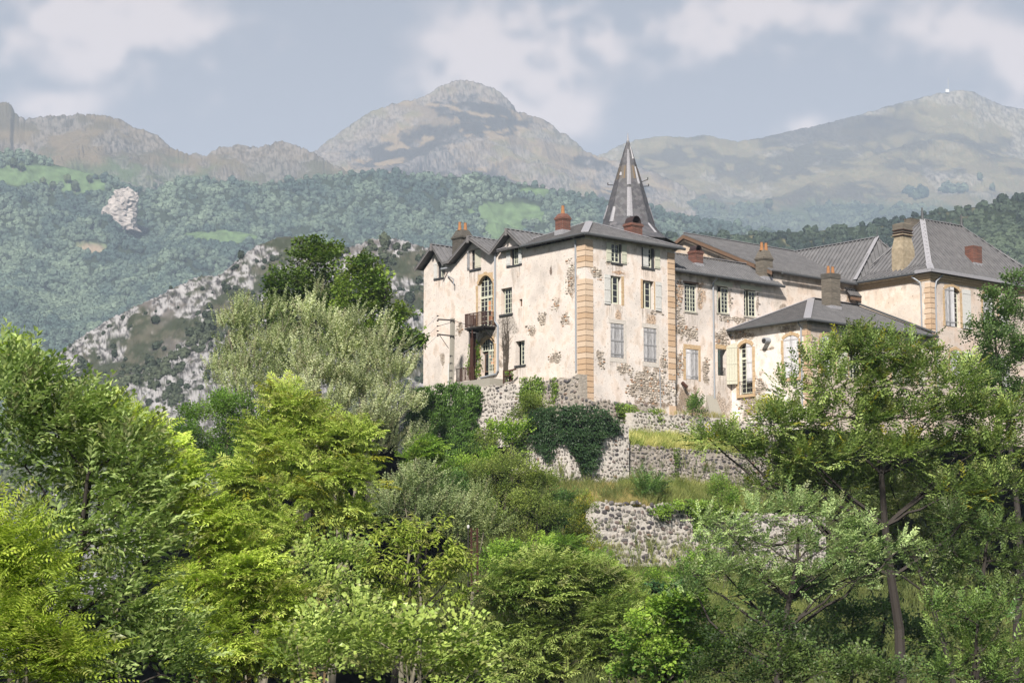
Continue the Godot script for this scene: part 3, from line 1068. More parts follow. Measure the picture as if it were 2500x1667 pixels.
# a flat-faced prism over a polygon given in wall coordinates
func prism(st: SurfaceTool, f: Dictionary, poly: Array, inn: float, out: float):
	var c := Vector2.ZERO
	for p in poly:
		c += Vector2(p[0], p[1])
	c /= poly.size()
	for k in poly.size():
		var a: Array = poly[k]
		var b: Array = poly[(k + 1) % poly.size()]
		tri(st, W(f, a[0], a[1], out), W(f, b[0], b[1], out), W(f, c.x, c.y, out))
		quad(st, W(f, a[0], a[1], inn), W(f, b[0], b[1], inn), W(f, b[0], b[1], out), W(f, a[0], a[1], out))

func trim(parent: Node, called: String, f: Dictionary, u0: float, u1: float, h0: float, h1: float, out: float, m: Material, inn := 0.003):
	var st := ST()
	box(st, W(f, u0, h0, inn), f.u * (u1 - u0), UP * (h1 - h0), f.n * (out - inn))
	return part(parent, called, st.commit(), m)

# corner stones, each course a stone that wraps the corner; la and lb are the lengths along the two fronts
func quoins(parent: Node, a: float, b: float, h0: float, h1: float, course: float, la: float, lb: float, sa := 1.0, sb := 1.0, alternate := 0.0, skip := []):
	var n := int((h1 - h0) / course)
	for k in n:
		var h := h0 + (h1 - h0) * k / n
		var t := (h1 - h0) / n - 0.03
		if k in skip:
			continue
		var wa := la - (alternate if k % 2 else 0.0)
		var wb := lb - (alternate if k % 2 == 0 else 0.0)
		var st := ST()
		var e := 0.035 + 0.012 * rng.randf()
		var cz := 0.018
		if la > 0.0:
			var o := L(a - e * sa, b - e * sb, h)
			box(st, o + UP * cz, DA * (wa + e) * sa, UP * (t - 2 * cz), DB * (e - 0.002) * sb)
			box(st, o + DB * 0.012 * sb, DA * (wa + e - 0.01) * sa, UP * t, DB * (e - 0.014) * sb)
		if lb > 0.0:
			var o := L(a - e * sa, b - e * sb, h)
			box(st, o + UP * cz + DB * e * sb, DB * wb * sb, UP * (t - 2 * cz), DA * (e - 0.002) * sa)
			box(st, o + DA * 0.012 * sa + DB * e * sb, DB * (wb - 0.01) * sb, UP * t, DA * (e - 0.014) * sa)
		part(parent, "quoin_stone", st.commit(), M.quoins[rng.randi_range(0, 2)])

# a roof slope: a slab with ribs running up it; poly is listed eave first
func slope(parent: Node, poly: Array, m: Material, gap: float, rib_h: float, rib_w := 0.03, single := false, called := "roof_slope"):
	var n: Vector3 = (poly[1] - poly[0]).cross(poly[2] - poly[0]).normalized()
	if n.y < 0:
		n = -n
	var st := ST()
	var th := n * 0.09
	for k in range(1, poly.size() - 1):
		tri(st, poly[0], poly[k], poly[k + 1])
		tri(st, poly[0] - th, poly[k] - th, poly[k + 1] - th)
	for k in poly.size():
		var a: Vector3 = poly[k]
		var b: Vector3 = poly[(k + 1) % poly.size()]
		quad(st, a, b, b - th, a - th)
	var r := part(parent, called, st.commit(), m)
	var ex: Vector3 = n.cross(UP).normalized()
	var ey := n.cross(ex)
	if ey.y < 0:
		ey = -ey
	var flat := PackedVector2Array()
	for p in poly:
		flat.append(Vector2((p - poly[0]).dot(ex), (p - poly[0]).dot(ey)))
	var lo := 1e9
	var hi := -1e9
	for p in flat:
		lo = minf(lo, p.x)
		hi = maxf(hi, p.x)
	var all := ST()
	var x := lo + gap * 0.5
	while x < hi:
		var cut := Geometry2D.intersect_polyline_with_polygon(PackedVector2Array([Vector2(x, -60), Vector2(x, 60)]), flat)
		for c in cut:
			if c.size() < 2 or c[0].distance_to(c[-1]) < 0.1:
				continue
			var a: Vector3 = poly[0] + ex * c[0].x + ey * (c[0].y) + n * 0.004
			var b: Vector3 = poly[0] + ex * c[-1].x + ey * (c[-1].y) + n * 0.004
			var s := ST() if single else all
			box(s, a - ex * rib_w * 0.5, ex * rib_w, n * rib_h, b - a)
			if single:
				part(r, "standing_seam", s.commit(), m)
		x += gap
	if not single:
		stuff(part(r, "roof_ribs", all.commit(), m))
	return r

func gutter(parent: Node, a: Vector3, b: Vector3, r := 0.085):
	var st := ST()
	tube(st, [a, b], [r, r], 8)
	part(parent, "gutter", st.commit(), M.gutter)

func flashing(parent: Node, a: Vector3, b: Vector3, side: Vector3, width: float, lift: Vector3):
	var st := ST()
	box(st, a - side * width * 0.5 + lift, side * width, b - a, lift.normalized() * 0.035)
	part(parent, "flashing", st.commit(), M.zinc)

func downpipe(parent: Node, pts: Array, r := 0.055):
	var st := ST()
	tube(st, pts, pts.map(func(_p): return r), 8)
	part(parent, "downpipe", st.commit(), M.pipe)

# a square chimney on a base point, turned with the house
func chimney(parent: Node, base: Vector3, h: float, w: float, d: float, m: Material, cap: String, pots: int, opt := {}):
	var st := ST()
	var lowd: float = opt.get("down", 1.6)
	var o := base - DB * w / 2 - DA * d / 2
	var neck := h
	if cap == "shoulder":
		neck = h * 0.66
	elif cap == "band":
		neck = h * 0.8
	elif cap == "block":
		neck = h * 0.86
	box(st, o - UP * lowd, DB * w, UP * (neck + lowd), DA * d)
	var c := part(parent, "chimney", st.commit(), m)
	var lv := func(hh, k): return [o - (DB * w * (k - 1) / 2) - (DA * d * (k - 1) / 2) + UP * hh, DB * w * k, DA * d * k]
	var top := h
	st = ST()
	if cap == "shoulder":
		for q in [[neck, 0.07, 1.08], [neck + 0.07, 0.08, 1.16], [neck + 0.15, 0.06, 1.08]]:
			var l: Array = lv.call(q[0], q[2])
			box(st, l[0], l[1], UP * q[1], l[2])
		var p: Array = lv.call(neck + 0.21, 1.06)
		var t: Array = lv.call(h, 0.62)
		var pa := [p[0], p[0] + p[1], p[0] + p[1] + p[2], p[0] + p[2]]
		var ta := [t[0], t[0] + t[1], t[0] + t[1] + t[2], t[0] + t[2]]
		for k in 4:
			quad(st, pa[k], pa[(k + 1) % 4], ta[(k + 1) % 4], ta[k])
		quad(st, ta[0], ta[1], ta[2], ta[3])
	elif cap == "band":
		for q in [[neck, 0.07, 1.07], [neck + 0.07, 0.1, 1.16], [neck + 0.17, h - neck - 0.17, 1.05]]:
			var l: Array = lv.call(q[0], q[2])
			box(st, l[0], l[1], UP * q[1], l[2])
	elif cap == "block":
		for q in [[neck, 0.06, 1.05], [neck + 0.06, h - neck - 0.06, 1.06]]:
			var l: Array = lv.call(q[0], q[2])
			box(st, l[0], l[1], UP * q[1], l[2])
	else:
		var l: Array = lv.call(h - 0.06, 1.03)
		box(st, l[0], l[1], UP * 0.05, l[2])
	part(c, "chimney_cap", st.commit(), opt.get("cap_mat", m))
	# lead skirt round the foot
	st = ST()
	var sk: Array = lv.call(opt.get("skirt", 0.12) - 0.45, 1.12)
	box(st, sk[0], sk[1], UP * 0.42, sk[2])
	part(c, "flashing", st.commit(), M.zinc)
	for k in pots:
		var q := base + UP * top + DB * (w * 0.3 * (k - (pots - 1) / 2.0) * 1.6)
		st = ST()
		tube(st, [q - UP * 0.03, q + UP * 0.08, q + UP * 0.5, q + UP * 0.56], [0.17, 0.13, 0.1, 0.115], 10)
		part(c, "chimney_pot", st.commit(), M.pot)
	if opt.has("hood"):
		st = ST()
		var hw := w * 0.42
		var ring := []
		for k in 9:
			var an := PI * k / 8.0
			ring.append(Vector2(cos(an) * hw, sin(an) * hw * 1.25))
		for k in 8:
			var a: Vector3 = base + UP * (h + ring[k].y) + DB * ring[k].x - DA * d * 0.48
			var b: Vector3 = base + UP * (h + ring[k + 1].y) + DB * ring[k + 1].x - DA * d * 0.48
			quad(st, a, b, b + DA * d * 0.96, a + DA * d * 0.96)
			quad(st, a - UP * 0.025, b - UP * 0.025, b + DA * d * 0.96 - UP * 0.025, a + DA * d * 0.96 - UP * 0.025)
		part(c, "smoke_hood", st.commit(), M.hood)
	return c

# stones showing where plaster has fallen: small, uneven, proud of the wall
func bare_stones(parent: Node, f: Dictionary, spots: Array, seed_: int, holes := []):
	var r := RandomNumberGenerator.new()
	r.seed = seed_
	var st := ST()
	st.set_smooth_group(-1)
	for s in spots:
		var rows := int(s[3] * 2.0 / 0.15)
		for j in rows:
			var h: float = s[1] - s[3] + (j + 0.5) * 0.15
			var u: float = s[0] - s[2] + r.randf() * 0.15
			while u < s[0] + s[2]:
				var wd := r.randf_range(0.08, 0.34)
				var q := sqrt(((u - s[0]) / s[2]) ** 2 + ((h - s[1]) / s[3]) ** 2) + nz.get_noise_2d(u * 1.3 + seed_, h * 1.3) * 0.6
				var clear := true
				for o in holes:
					if u > o[0] - 0.2 and u < o[1] + 0.1 and h > o[2] - 0.12 and h < o[3] + 0.12:
						clear = false
				if q < 1.05 and r.randf() < s[4] * (1.25 - q * 0.7) and clear:
					var tone := r.randf_range(0.0, 1.0)
					var c := Color(0.17, 0.145, 0.12).lerp(Color(0.56, 0.5, 0.43), tone)
					if r.randf() < 0.15:
						c = Color(0.32, 0.2, 0.13)
					st.set_color(c)
					pebble(st, f, u + wd * 0.5, h + r.randf_range(-0.03, 0.03), wd * 0.5, r.randf_range(0.05, 0.085), r.randf_range(0.02, 0.06), r)
				u += wd + r.randf_range(0.01, 0.05)
	stuff(part(parent, "bare_stones", st.commit(), M.tint))

func pebble(st: SurfaceTool, f: Dictionary, u: float, h: float, ru: float, rh: float, out: float, r: RandomNumberGenerator):
	var k := r.randi_range(5, 7)
	var rim := []
	var top := []
	for i in k:
		var an := TAU * i / k + r.randf_range(-0.25, 0.25)
		var q := r.randf_range(0.85, 1.12)
		rim.append(W(f, u + cos(an) * ru * q, h + sin(an) * rh * q, 0.002))
		top.append(W(f, u + cos(an) * ru * q * 0.72, h + sin(an) * rh * q * 0.7, out * r.randf_range(0.75, 1.1)))
	var mid := W(f, u, h, out * 1.1)
	for i in k:
		quad(st, rim[i], rim[(i + 1) % k], top[(i + 1) % k], top[i])
		tri(st, top[i], top[(i + 1) % k], mid)

# ------------------------------------------------------------------ the corner house with its long west front
const HB := 12.0   # wall foot, below ground

func make_house():
	var t := thing("corner_house", "tall cream house with quoined corner, pyramid roof and three gables along its left front", "house", "", Vector3.ZERO)
	var fa := frame(CORNER, DA, NA)
	var fb := frame(CORNER, DB, NB)
	# west front
	var ha := [[14.9, 15.62, 23.34, 24.5], [10.75, 11.94, 23.46, 24.85], [9.45, 11.05, 19.31, 22.95], [9.31, 10.74, 15.91, 18.5], [7.41, 8.58, 19.94, 21.71], [6.09, 7.04, 16.32, 17.95], [6.7, 7.52, 23.19, 24.51], [6.34, 6.64, 20.27, 20.77]]
	var bare_and_shade_a := [[2.86, 8.0, 0.35, 0.42], [1.9, 6.9, 0.4, 0.42], [4.2, 7.3, 0.45, 0.45], [5.35, 6.6, 0.4, 0.35], [2.86, 4.5, 0.75, 0.35], [1.35, 9.6, 0.42, 1.3], [3.4, 10.3, 0.12, 0.35, Color(0.12, 0.08, 0.06)], [13.0, 7.5, 0.4, 0.5], [15.0, 5.6, 0.3, 0.5], [8.6, 4.6, 0.35, 0.25], [10.0, 6.6, 1.0, 0.5, Color(0.22, 0.18, 0.13)], [8.0, 7.2, 1.1, 0.9, Color(0.42, 0.38, 0.34)]]  # the brown spot below the balcony is its shadow, painted into the plaster
	var pa := plaster(17.2, 13.6, 301, Color(0.74, 0.665, 0.605), bare_and_shade_a, 0.55, ha)
	wall(t, fa, 0, 17.2, HB, 24.1, ha, pa, [[5.9, 24.1], [6.7, 24.76, 24.51], [7.4, 25.35, 24.51], [7.52, 25.26], [9.15, 24.1], [10.75, 25.02, 24.85], [11.5, 25.45, 24.85], [11.94, 25.17], [13.6, 24.1], [14.3, 24.1], [14.9, 24.68, 24.5], [15.62, 25.37], [15.65, 25.4], [17.2, 24.1]], 0.36)
	bare_stones(t, fa, bare_and_shade_a.slice(0, 6).map(func(s): return [s[0], s[1] + HB, s[2] * 1.15, s[3] * 1.15, 0.75]) + [[13.0, 19.5, 0.45, 0.5, 0.45], [15.0, 17.6, 0.35, 0.5, 0.45]], 11, ha)
	window(t, fa, 14.9, 15.3, 23.34, 24.5, 2, 4, {"dep": 0.14, "frame": 0.04})
	trim(t, "window_frame", fa, 15.3, 15.62, 23.34, 24.5, -0.1, M.dark_frame, -0.16)
	trim(t, "window_frame", fa, 14.84, 14.9, 23.3, 24.5, 0.03, M.dark_frame)
	trim(t, "window_sill", fa, 14.84, 16.0, 23.22, 23.33, 0.07, M.dark_frame)
	shutter(t, fa, 15.63, 16.0, 23.34, 24.45, 0.02, M.white_wood, 3)
	window(t, fa, 10.75, 11.94, 23.46, 24.85, 2, 3, {"dep": 0.26, "mat": M.dark_frame})
	shutter(t, fa, 10.82, 11.5, 23.52, 24.8, -0.1, M.beige_wood, 4)
	shutter(t, fa, 11.95, 12.22, 23.46, 24.8, 0.02, M.grey_wood[2], 2)
	trim(t, "window_sill", fa, 10.7, 11.95, 23.34, 23.45, 0.09, M.dark_frame)
	arch_surround(t, fa, 9.45, 11.05, 19.31, 22.25, 0.6, 0.2, pa, 22.95)
	window(t, fa, 9.47, 11.03, 19.31, 22.9, 4, 10, {"dep": 0.26, "transom": 21.35, "paper": [[1, 3], [1, 4], [0, 2], [1, 1], [0, 1]]})
	arch_surround(t, fa, 9.31, 10.74, 15.91, 18.05, 0.4, 0.18, pa, 18.5)
	window(t, fa, 9.33, 9.95, 15.91, 17.6, 3, 7, {"dep": 0.1, "paper": [[0, 4], [2, 5], [0, 3], [1, 3]], "curtain": [[0, 0], [1, 0], [2, 0]]})
	window(t, fa, 9.33, 10.72, 17.62, 18.48, 5, 2, {"dep": 0.18, "double": false})
	window(t, fa, 10.05, 10.6, 16.2, 17.5, 1, 1, {"dep": 0.3, "mat": M.beam})
	window(t, fa, 7.43, 8.4, 19.96, 21.69, 3, 5, {"dep": 0.24, "double": false})
	trim(t, "window_sill", fa, 7.3, 8.7, 19.8, 19.93, 0.09, M.dark_frame)
	window(t, fa, 6.11, 6.7, 16.34, 17.92, 2, 5, {"dep": 0.28, "double": false})
	trim(t, "window_sill", fa, 5.95, 7.1, 16.2, 16.31, 0.08, M.dark_frame)
	window(t, fa, 6.72, 7.3, 23.2, 24.5, 3, 4, {"dep": 0.16, "double": false})
	trim(t, "window_frame", fa, 7.3, 7.5, 23.2, 24.5, -0.1, M.dark_frame, -0.18)
	trim(t, "window_sill", fa, 6.35, 7.95, 23.08, 23.18, 0.06, M.dark_frame)
	shutter(t, fa, 7.54, 7.97, 23.22, 24.5, 0.02, M.white_wood, 3, 3)
	shutter(t, fa, 6.34, 6.68, 23.2, 24.5, 0.02, M.white_wood, 3, 3)
	trim(t, "hatch_board", fa, 6.36, 6.62, 20.29, 20.75, -0.12, M.beam, -0.18)
	# south front
	var hb := [[2.27, 3.16, 22.7, 23.97], [5.13, 6.18, 22.69, 24.02], [2.18, 3.17, 19.95, 21.8], [5.13, 6.15, 19.91, 21.81], [2.19, 3.38, 16.41, 18.66], [5.16, 6.37, 16.35, 18.63]]
	var bare_b := [[1.0, 9.8, 0.45, 0.4], [6.15, 7.75, 0.6, 0.16], [1.2, 4.2, 0.3, 0.6], [3.3, 3.7, 0.6, 0.35], [5.7, 2.75, 2.1, 1.15], [7.0, 4.5, 0.3, 0.9], [2.75, 10.05, 0.6, 0.12, Color(0.4, 0.26, 0.17)], [5.8, 7.2, 0.65, 0.42, Color(0.46, 0.33, 0.23)], [2.9, 7.2, 0.3, 0.3, Color(0.5, 0.37, 0.27)], [5.8, 1.6, 1.8, 0.25, Color(0.22, 0.16, 0.11)], [2.7, 10.6, 0.9, 0.12]]
	var pb := plaster(8.05, 12.2, 302, Color(0.77, 0.7, 0.645), bare_b, 0.5, hb)
	wall(t, fb, 0, 8.05, HB, 24.2, hb, pb, [], 0.34)
	bare_stones(t, fb, bare_b.slice(0, 6).map(func(s): return [s[0], s[1] + HB, s[2] * 1.1, s[3] * 1.1, 0.9]), 12, hb)
	window(t, fb, 2.29, 3.02, 22.72, 23.95, 2, 4, {"dep": 0.1})
	trim(t, "window_frame", fb, 3.03, 3.15, 22.7, 23.95, 0.02, M.dark_frame, -0.12)
	trim(t, "window_sill", fb, 2.25, 3.25, 22.58, 22.69, 0.07, M.dark_frame)
	shutter(t, fb, 1.82, 2.26, 22.7, 23.96, 0.03, M.green_wood, 3, 3)
	shutter(t, fb, 3.2, 3.64, 22.7, 24.0, 0.03, M.green_wood, 3, 3)
	window(t, fb, 5.25, 6.0, 22.72, 24.0, 2, 4, {"dep": 0.14})
	trim(t, "window_frame", fb, 6.01, 6.17, 22.7, 24.0, 0.02, M.dark_frame, -0.12)
	trim(t, "window_frame", fb, 5.05, 5.15, 22.6, 24.0, 0.03, M.dark_frame)
	trim(t, "window_sill", fb, 5.0, 6.2, 22.56, 22.68, 0.07, M.dark_frame)
	shutter(t, fb, 5.18, 5.68, 22.73, 24.0, -0.04, M.white_wood, 3)
	shutter(t, fb, 6.22, 6.7, 22.7, 24.0, 0.03, M.green_wood, 3, 3)
	window(t, fb, 2.45, 2.98, 19.97, 21.76, 1, 4, {"dep": 0.16, "frame": 0.07})
	shutter(t, fb, 1.62, 2.17, 19.87, 21.82, 0.03, M.white_wood, 4, 3)
	trim(t, "jamb_stone", fb, 3.17, 3.42, 19.9, 21.85, 0.014, M.orange)
	window(t, fb, 5.42, 5.95, 19.95, 21.74, 1, 4, {"dep": 0.2, "frame": 0.07})
	shutter(t, fb, 6.26, 6.8, 19.85, 21.8, 0.03, M.white_wood, 4, 3)
	trim(t, "jamb_stone", fb, 4.93, 5.13, 19.9, 21.85, 0.014, M.orange)
	trim(t, "jamb_stone", fb, 6.15, 6.25, 19.9, 21.8, 0.012, M.orange)
	for q in [[2.19, 16.41, 18.66], [5.16, 16.35, 18.63]]:
		var u: float = q[0]
		trim(t, "window_surround", fb, u - 0.18, u + 1.4, q[2], q[2] + 0.28, 0.012, M.pale_trim)
		trim(t, "window_surround", fb, u - 0.1, u + 1.4, q[1] - 0.3, q[1] - 0.02, 0.014, M.pale_trim)
		trim(t, "window_surround", fb, u + 1.21, u + 1.4, q[1] - 0.02, q[2], 0.013, M.pale_trim)
		shutter(t, fb, u + 0.02, u + 0.66, q[1] + 0.02, q[2] - 0.04, -0.05, M.grey_wood, 4, 3)
		shutter(t, fb, u + 0.68, u + 1.19, q[1] + 0.02, q[2] - 0.04, -0.05, M.grey_wood, 4, 3)
	# hidden sides close the rooms
	wall(t, frame(L(0, 8.05, 0), DA, DB), 0, 17.2, HB, 24.15, [], M.plain_wall, [], 0.3, "rear_wall")
	wall(t, frame(L(17.2, 0, 0), DB, DA), 0, 8.05, HB, 24.1, [], M.plain_wall, [], 0.3, "side_wall")
	# corner stones
	quoins(t, 0, 0, 13.2, 24.0, 0.37, 0.78, 0.64, 1, 1, 0.0, [22, 23])
	quoins(t, 0, 8.05, 15.3, 23.95, 0.37, 0.3, 0.62, 1, -1, 0.0)
	quoins(t, 0, 8.05, 12.9, 13.6, 0.35, 0.3, 0.58, 1, -1, 0.0)
	# roofs: the pyramid of the corner block, then the three gables
	var e := 24.28
	var k := [L(-0.45, -0.45, e), L(-0.45, 8.5, e), L(8.5, 8.5, e), L(8.5, -0.45, e)]
	var ap := L(4.0, 4.0, 26.15)
	slope(t, [k[0], k[1], ap], M.roof, 0.22, 0.035)
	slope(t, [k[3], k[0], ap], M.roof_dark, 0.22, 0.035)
	slope(t, [k[1], k[2], ap], M.roof, 0.22, 0.035)
	slope(t, [k[2], k[3], ap], M.roof, 0.22, 0.035)
	flashing(t, k[0], ap, (DB - DA).normalized(), 0.5, UP * 0.03)
	flashing(t, k[1], ap, (DA + DB).normalized(), 0.16, UP * 0.05)
	flashing(t, k[3], ap, (DA + DB).normalized(), 0.16, UP * 0.05)
	gutter(t, L(-0.52, -0.52, e - 0.08), L(-0.52, 8.6, e - 0.08), 0.1)
	gutter(t, L(-0.52, -0.52, e - 0.08), L(5.9, -0.52, e - 0.08), 0.1)
	for g in [[7.37, 5.75, 9.15, 25.6, 24.3], [11.5, 9.2, 13.75, 25.68, 24.28], [15.64, 14.35, 17.6, 25.68, 24.2]]:
		var r0 := L(g[0], -0.55, g[3])
		var r1 := L(g[0], 7.5, g[3])
		for side in [1, 2]:
			var ev0 := L(g[side], -0.55, g[4])
			var ev1 := L(g[side], 7.5, g[4])
			slope(t, [ev0, ev1, r1, r0], M.roof, 0.42, 0.08, 0.06, true)
			var st := ST()
			var dn := UP * -0.2
			quad(st, ev0 + UP * 0.02, r0 + UP * 0.02, r0 + dn, ev0 + dn)
			quad(st, ev0 + UP * 0.02 + DB * 0.05, r0 + UP * 0.02 + DB * 0.05, r0 + dn + DB * 0.05, ev0 + dn + DB * 0.05)
			quad(st, ev0 + dn, r0 + dn, r0 + dn + DB * 0.05, ev0 + dn + DB * 0.05)
			part(t, "rake_board", st.commit(), M.grey_trim)
		var st := ST()
		bar(st, r0 + UP * -0.45 - DB * 0.03, r0 + UP * 0.06 - DB * 0.03, 0.12)
		part(t, "gable_post", st.commit(), M.grey_trim)
		flashing(t, r0, r1, DA, 0.2, UP * 0.03)
	var st := ST()
	box(st, L(8.3, 0.2, 24.0), DA * 8.8, DB * 7.8, UP * 0.1)
	box(st, L(13.7, -0.5, 24.12), DA * 0.75, DB * 3.0, UP * 0.16)
	box(st, L(9.05, -0.5, 24.15), DA * 0.25, DB * 3.0, UP * 0.14)
	part(t, "roof_valley", st.commit(), M.roof_dark)
	# chimneys
	chimney(t, L(13.98, 0.95, 24.6), 2.05, 1.05, 1.0, M.brick_dark, "shoulder", 2, {"skirt": 0.3})
	chimney(t, L(3.55, 1.2, 24.95), 1.35, 0.72, 0.72, M.brick_red, "shoulder", 1, {"skirt": 0.25, "down": 0.6, "cap_mat": M.brick_red})
	chimney(t, L(3.5, 7.6, 25.1), 1.3, 0.98, 0.8, M.brick_red, "band", 0, {"hood": true, "down": 0.9})
	# pipes
	downpipe(t, [W(fa, 9.1, 24.2, 0.1), W(fa, 9.1, 19.55, 0.1), W(fa, 8.78, 19.2, 0.1), W(fa, 8.78, 16.1, 0.1), W(fa, 8.95, 15.92, 0.1), W(fa, 10.65, 15.8, 0.1)], 0.07)
	downpipe(t, [W(fa, 0.86, 24.2, 0.4), W(fa, 0.86, 24.0, 0.1), W(fa, 0.86, 15.4, 0.1)], 0.055)
	downpipe(t, [W(fb, 6.55, 16.0, 0.07), W(fb, 6.62, 13.2, 0.07)], 0.03)
	downpipe(t, [W(fa, 14.35, 23.35, 0.08), W(fa, 13.35, 22.95, 0.35), W(fa, 13.35, 22.6, 0.35)], 0.04)
	downpipe(t, [W(fa, 14.2, 23.9, 0.1), W(fa, 14.35, 23.75, 0.7)], 0.06)
	# the iron balcony before the tall arched window
	var bal := MeshInstance3D.new()
	bal.name = "balcony"
	st = ST()
	box(st, W(fa, 9.12, 19.08, 0.0), fa.u * 2.1, UP * 0.12, NA * 1.05)
	for u in [9.3, 11.0]:
		bar(st, W(fa, u, 19.02, 1.0), W(fa, u, 19.02, 0.0), 0.08)
		bar(st, W(fa, u, 19.0, 0.85), W(fa, u, 18.2, 0.02), 0.06)
	bal.mesh = st.commit()
	bal.material_override = M.iron
	t.add_child(bal)
	railing(bal, [W(fa, 11.22, 19.2, 0.02), W(fa, 11.22, 19.2, 1.02), W(fa, 9.12, 19.2, 1.02), W(fa, 9.12, 19.2, 0.02)], 0.95, 0.105)
	# the terrace rail and pier below it
	railing(t, [W(fa, 12.3, 15.55, 0.9), W(fa, 10.35, 15.55, 0.9)], 0.95, 0.11)
	st = ST()
	box(st, W(fa, 8.2, 14.0, 0.0), fa.u * 4.3, UP * 1.5, NA * 1.3)
	part(t, "terrace_base", st.commit(), M.concrete)
	st = ST()
	box(st, W(fa, 10.95, 15.5, 0.25), fa.u * 0.3, UP * 3.4, NA * 0.3)
	bar(st, W(fa, 10.5, 15.5, 0.95), W(fa, 10.5, 19.05, 0.95), 0.07)
	part(t, "balcony_post", st.commit(), M.rust)

func railing(parent: Node, pts: Array, hh: float, gap: float):
	var st := ST()
	for i in pts.size() - 1:
		bar(st, pts[i] + UP * hh, pts[i + 1] + UP * hh, 0.05, 0.035)
		bar(st, pts[i] + UP * 0.08, pts[i + 1] + UP * 0.08, 0.04, 0.03)
	var r := part(parent, "railing", st.commit(), M.rust)
	for i in pts.size() - 1:
		var n := int(pts[i].distance_to(pts[i + 1]) / gap)
		for k in n:
			var p: Vector3 = pts[i].lerp(pts[i + 1], (k + 0.5) / n)
			st = ST()
			var w := 0.05 if k % 4 == 0 else 0.028
			bar(st, p + UP * 0.08, p + UP * hh, w)
			part(r, "baluster", st.commit(), M.rust)

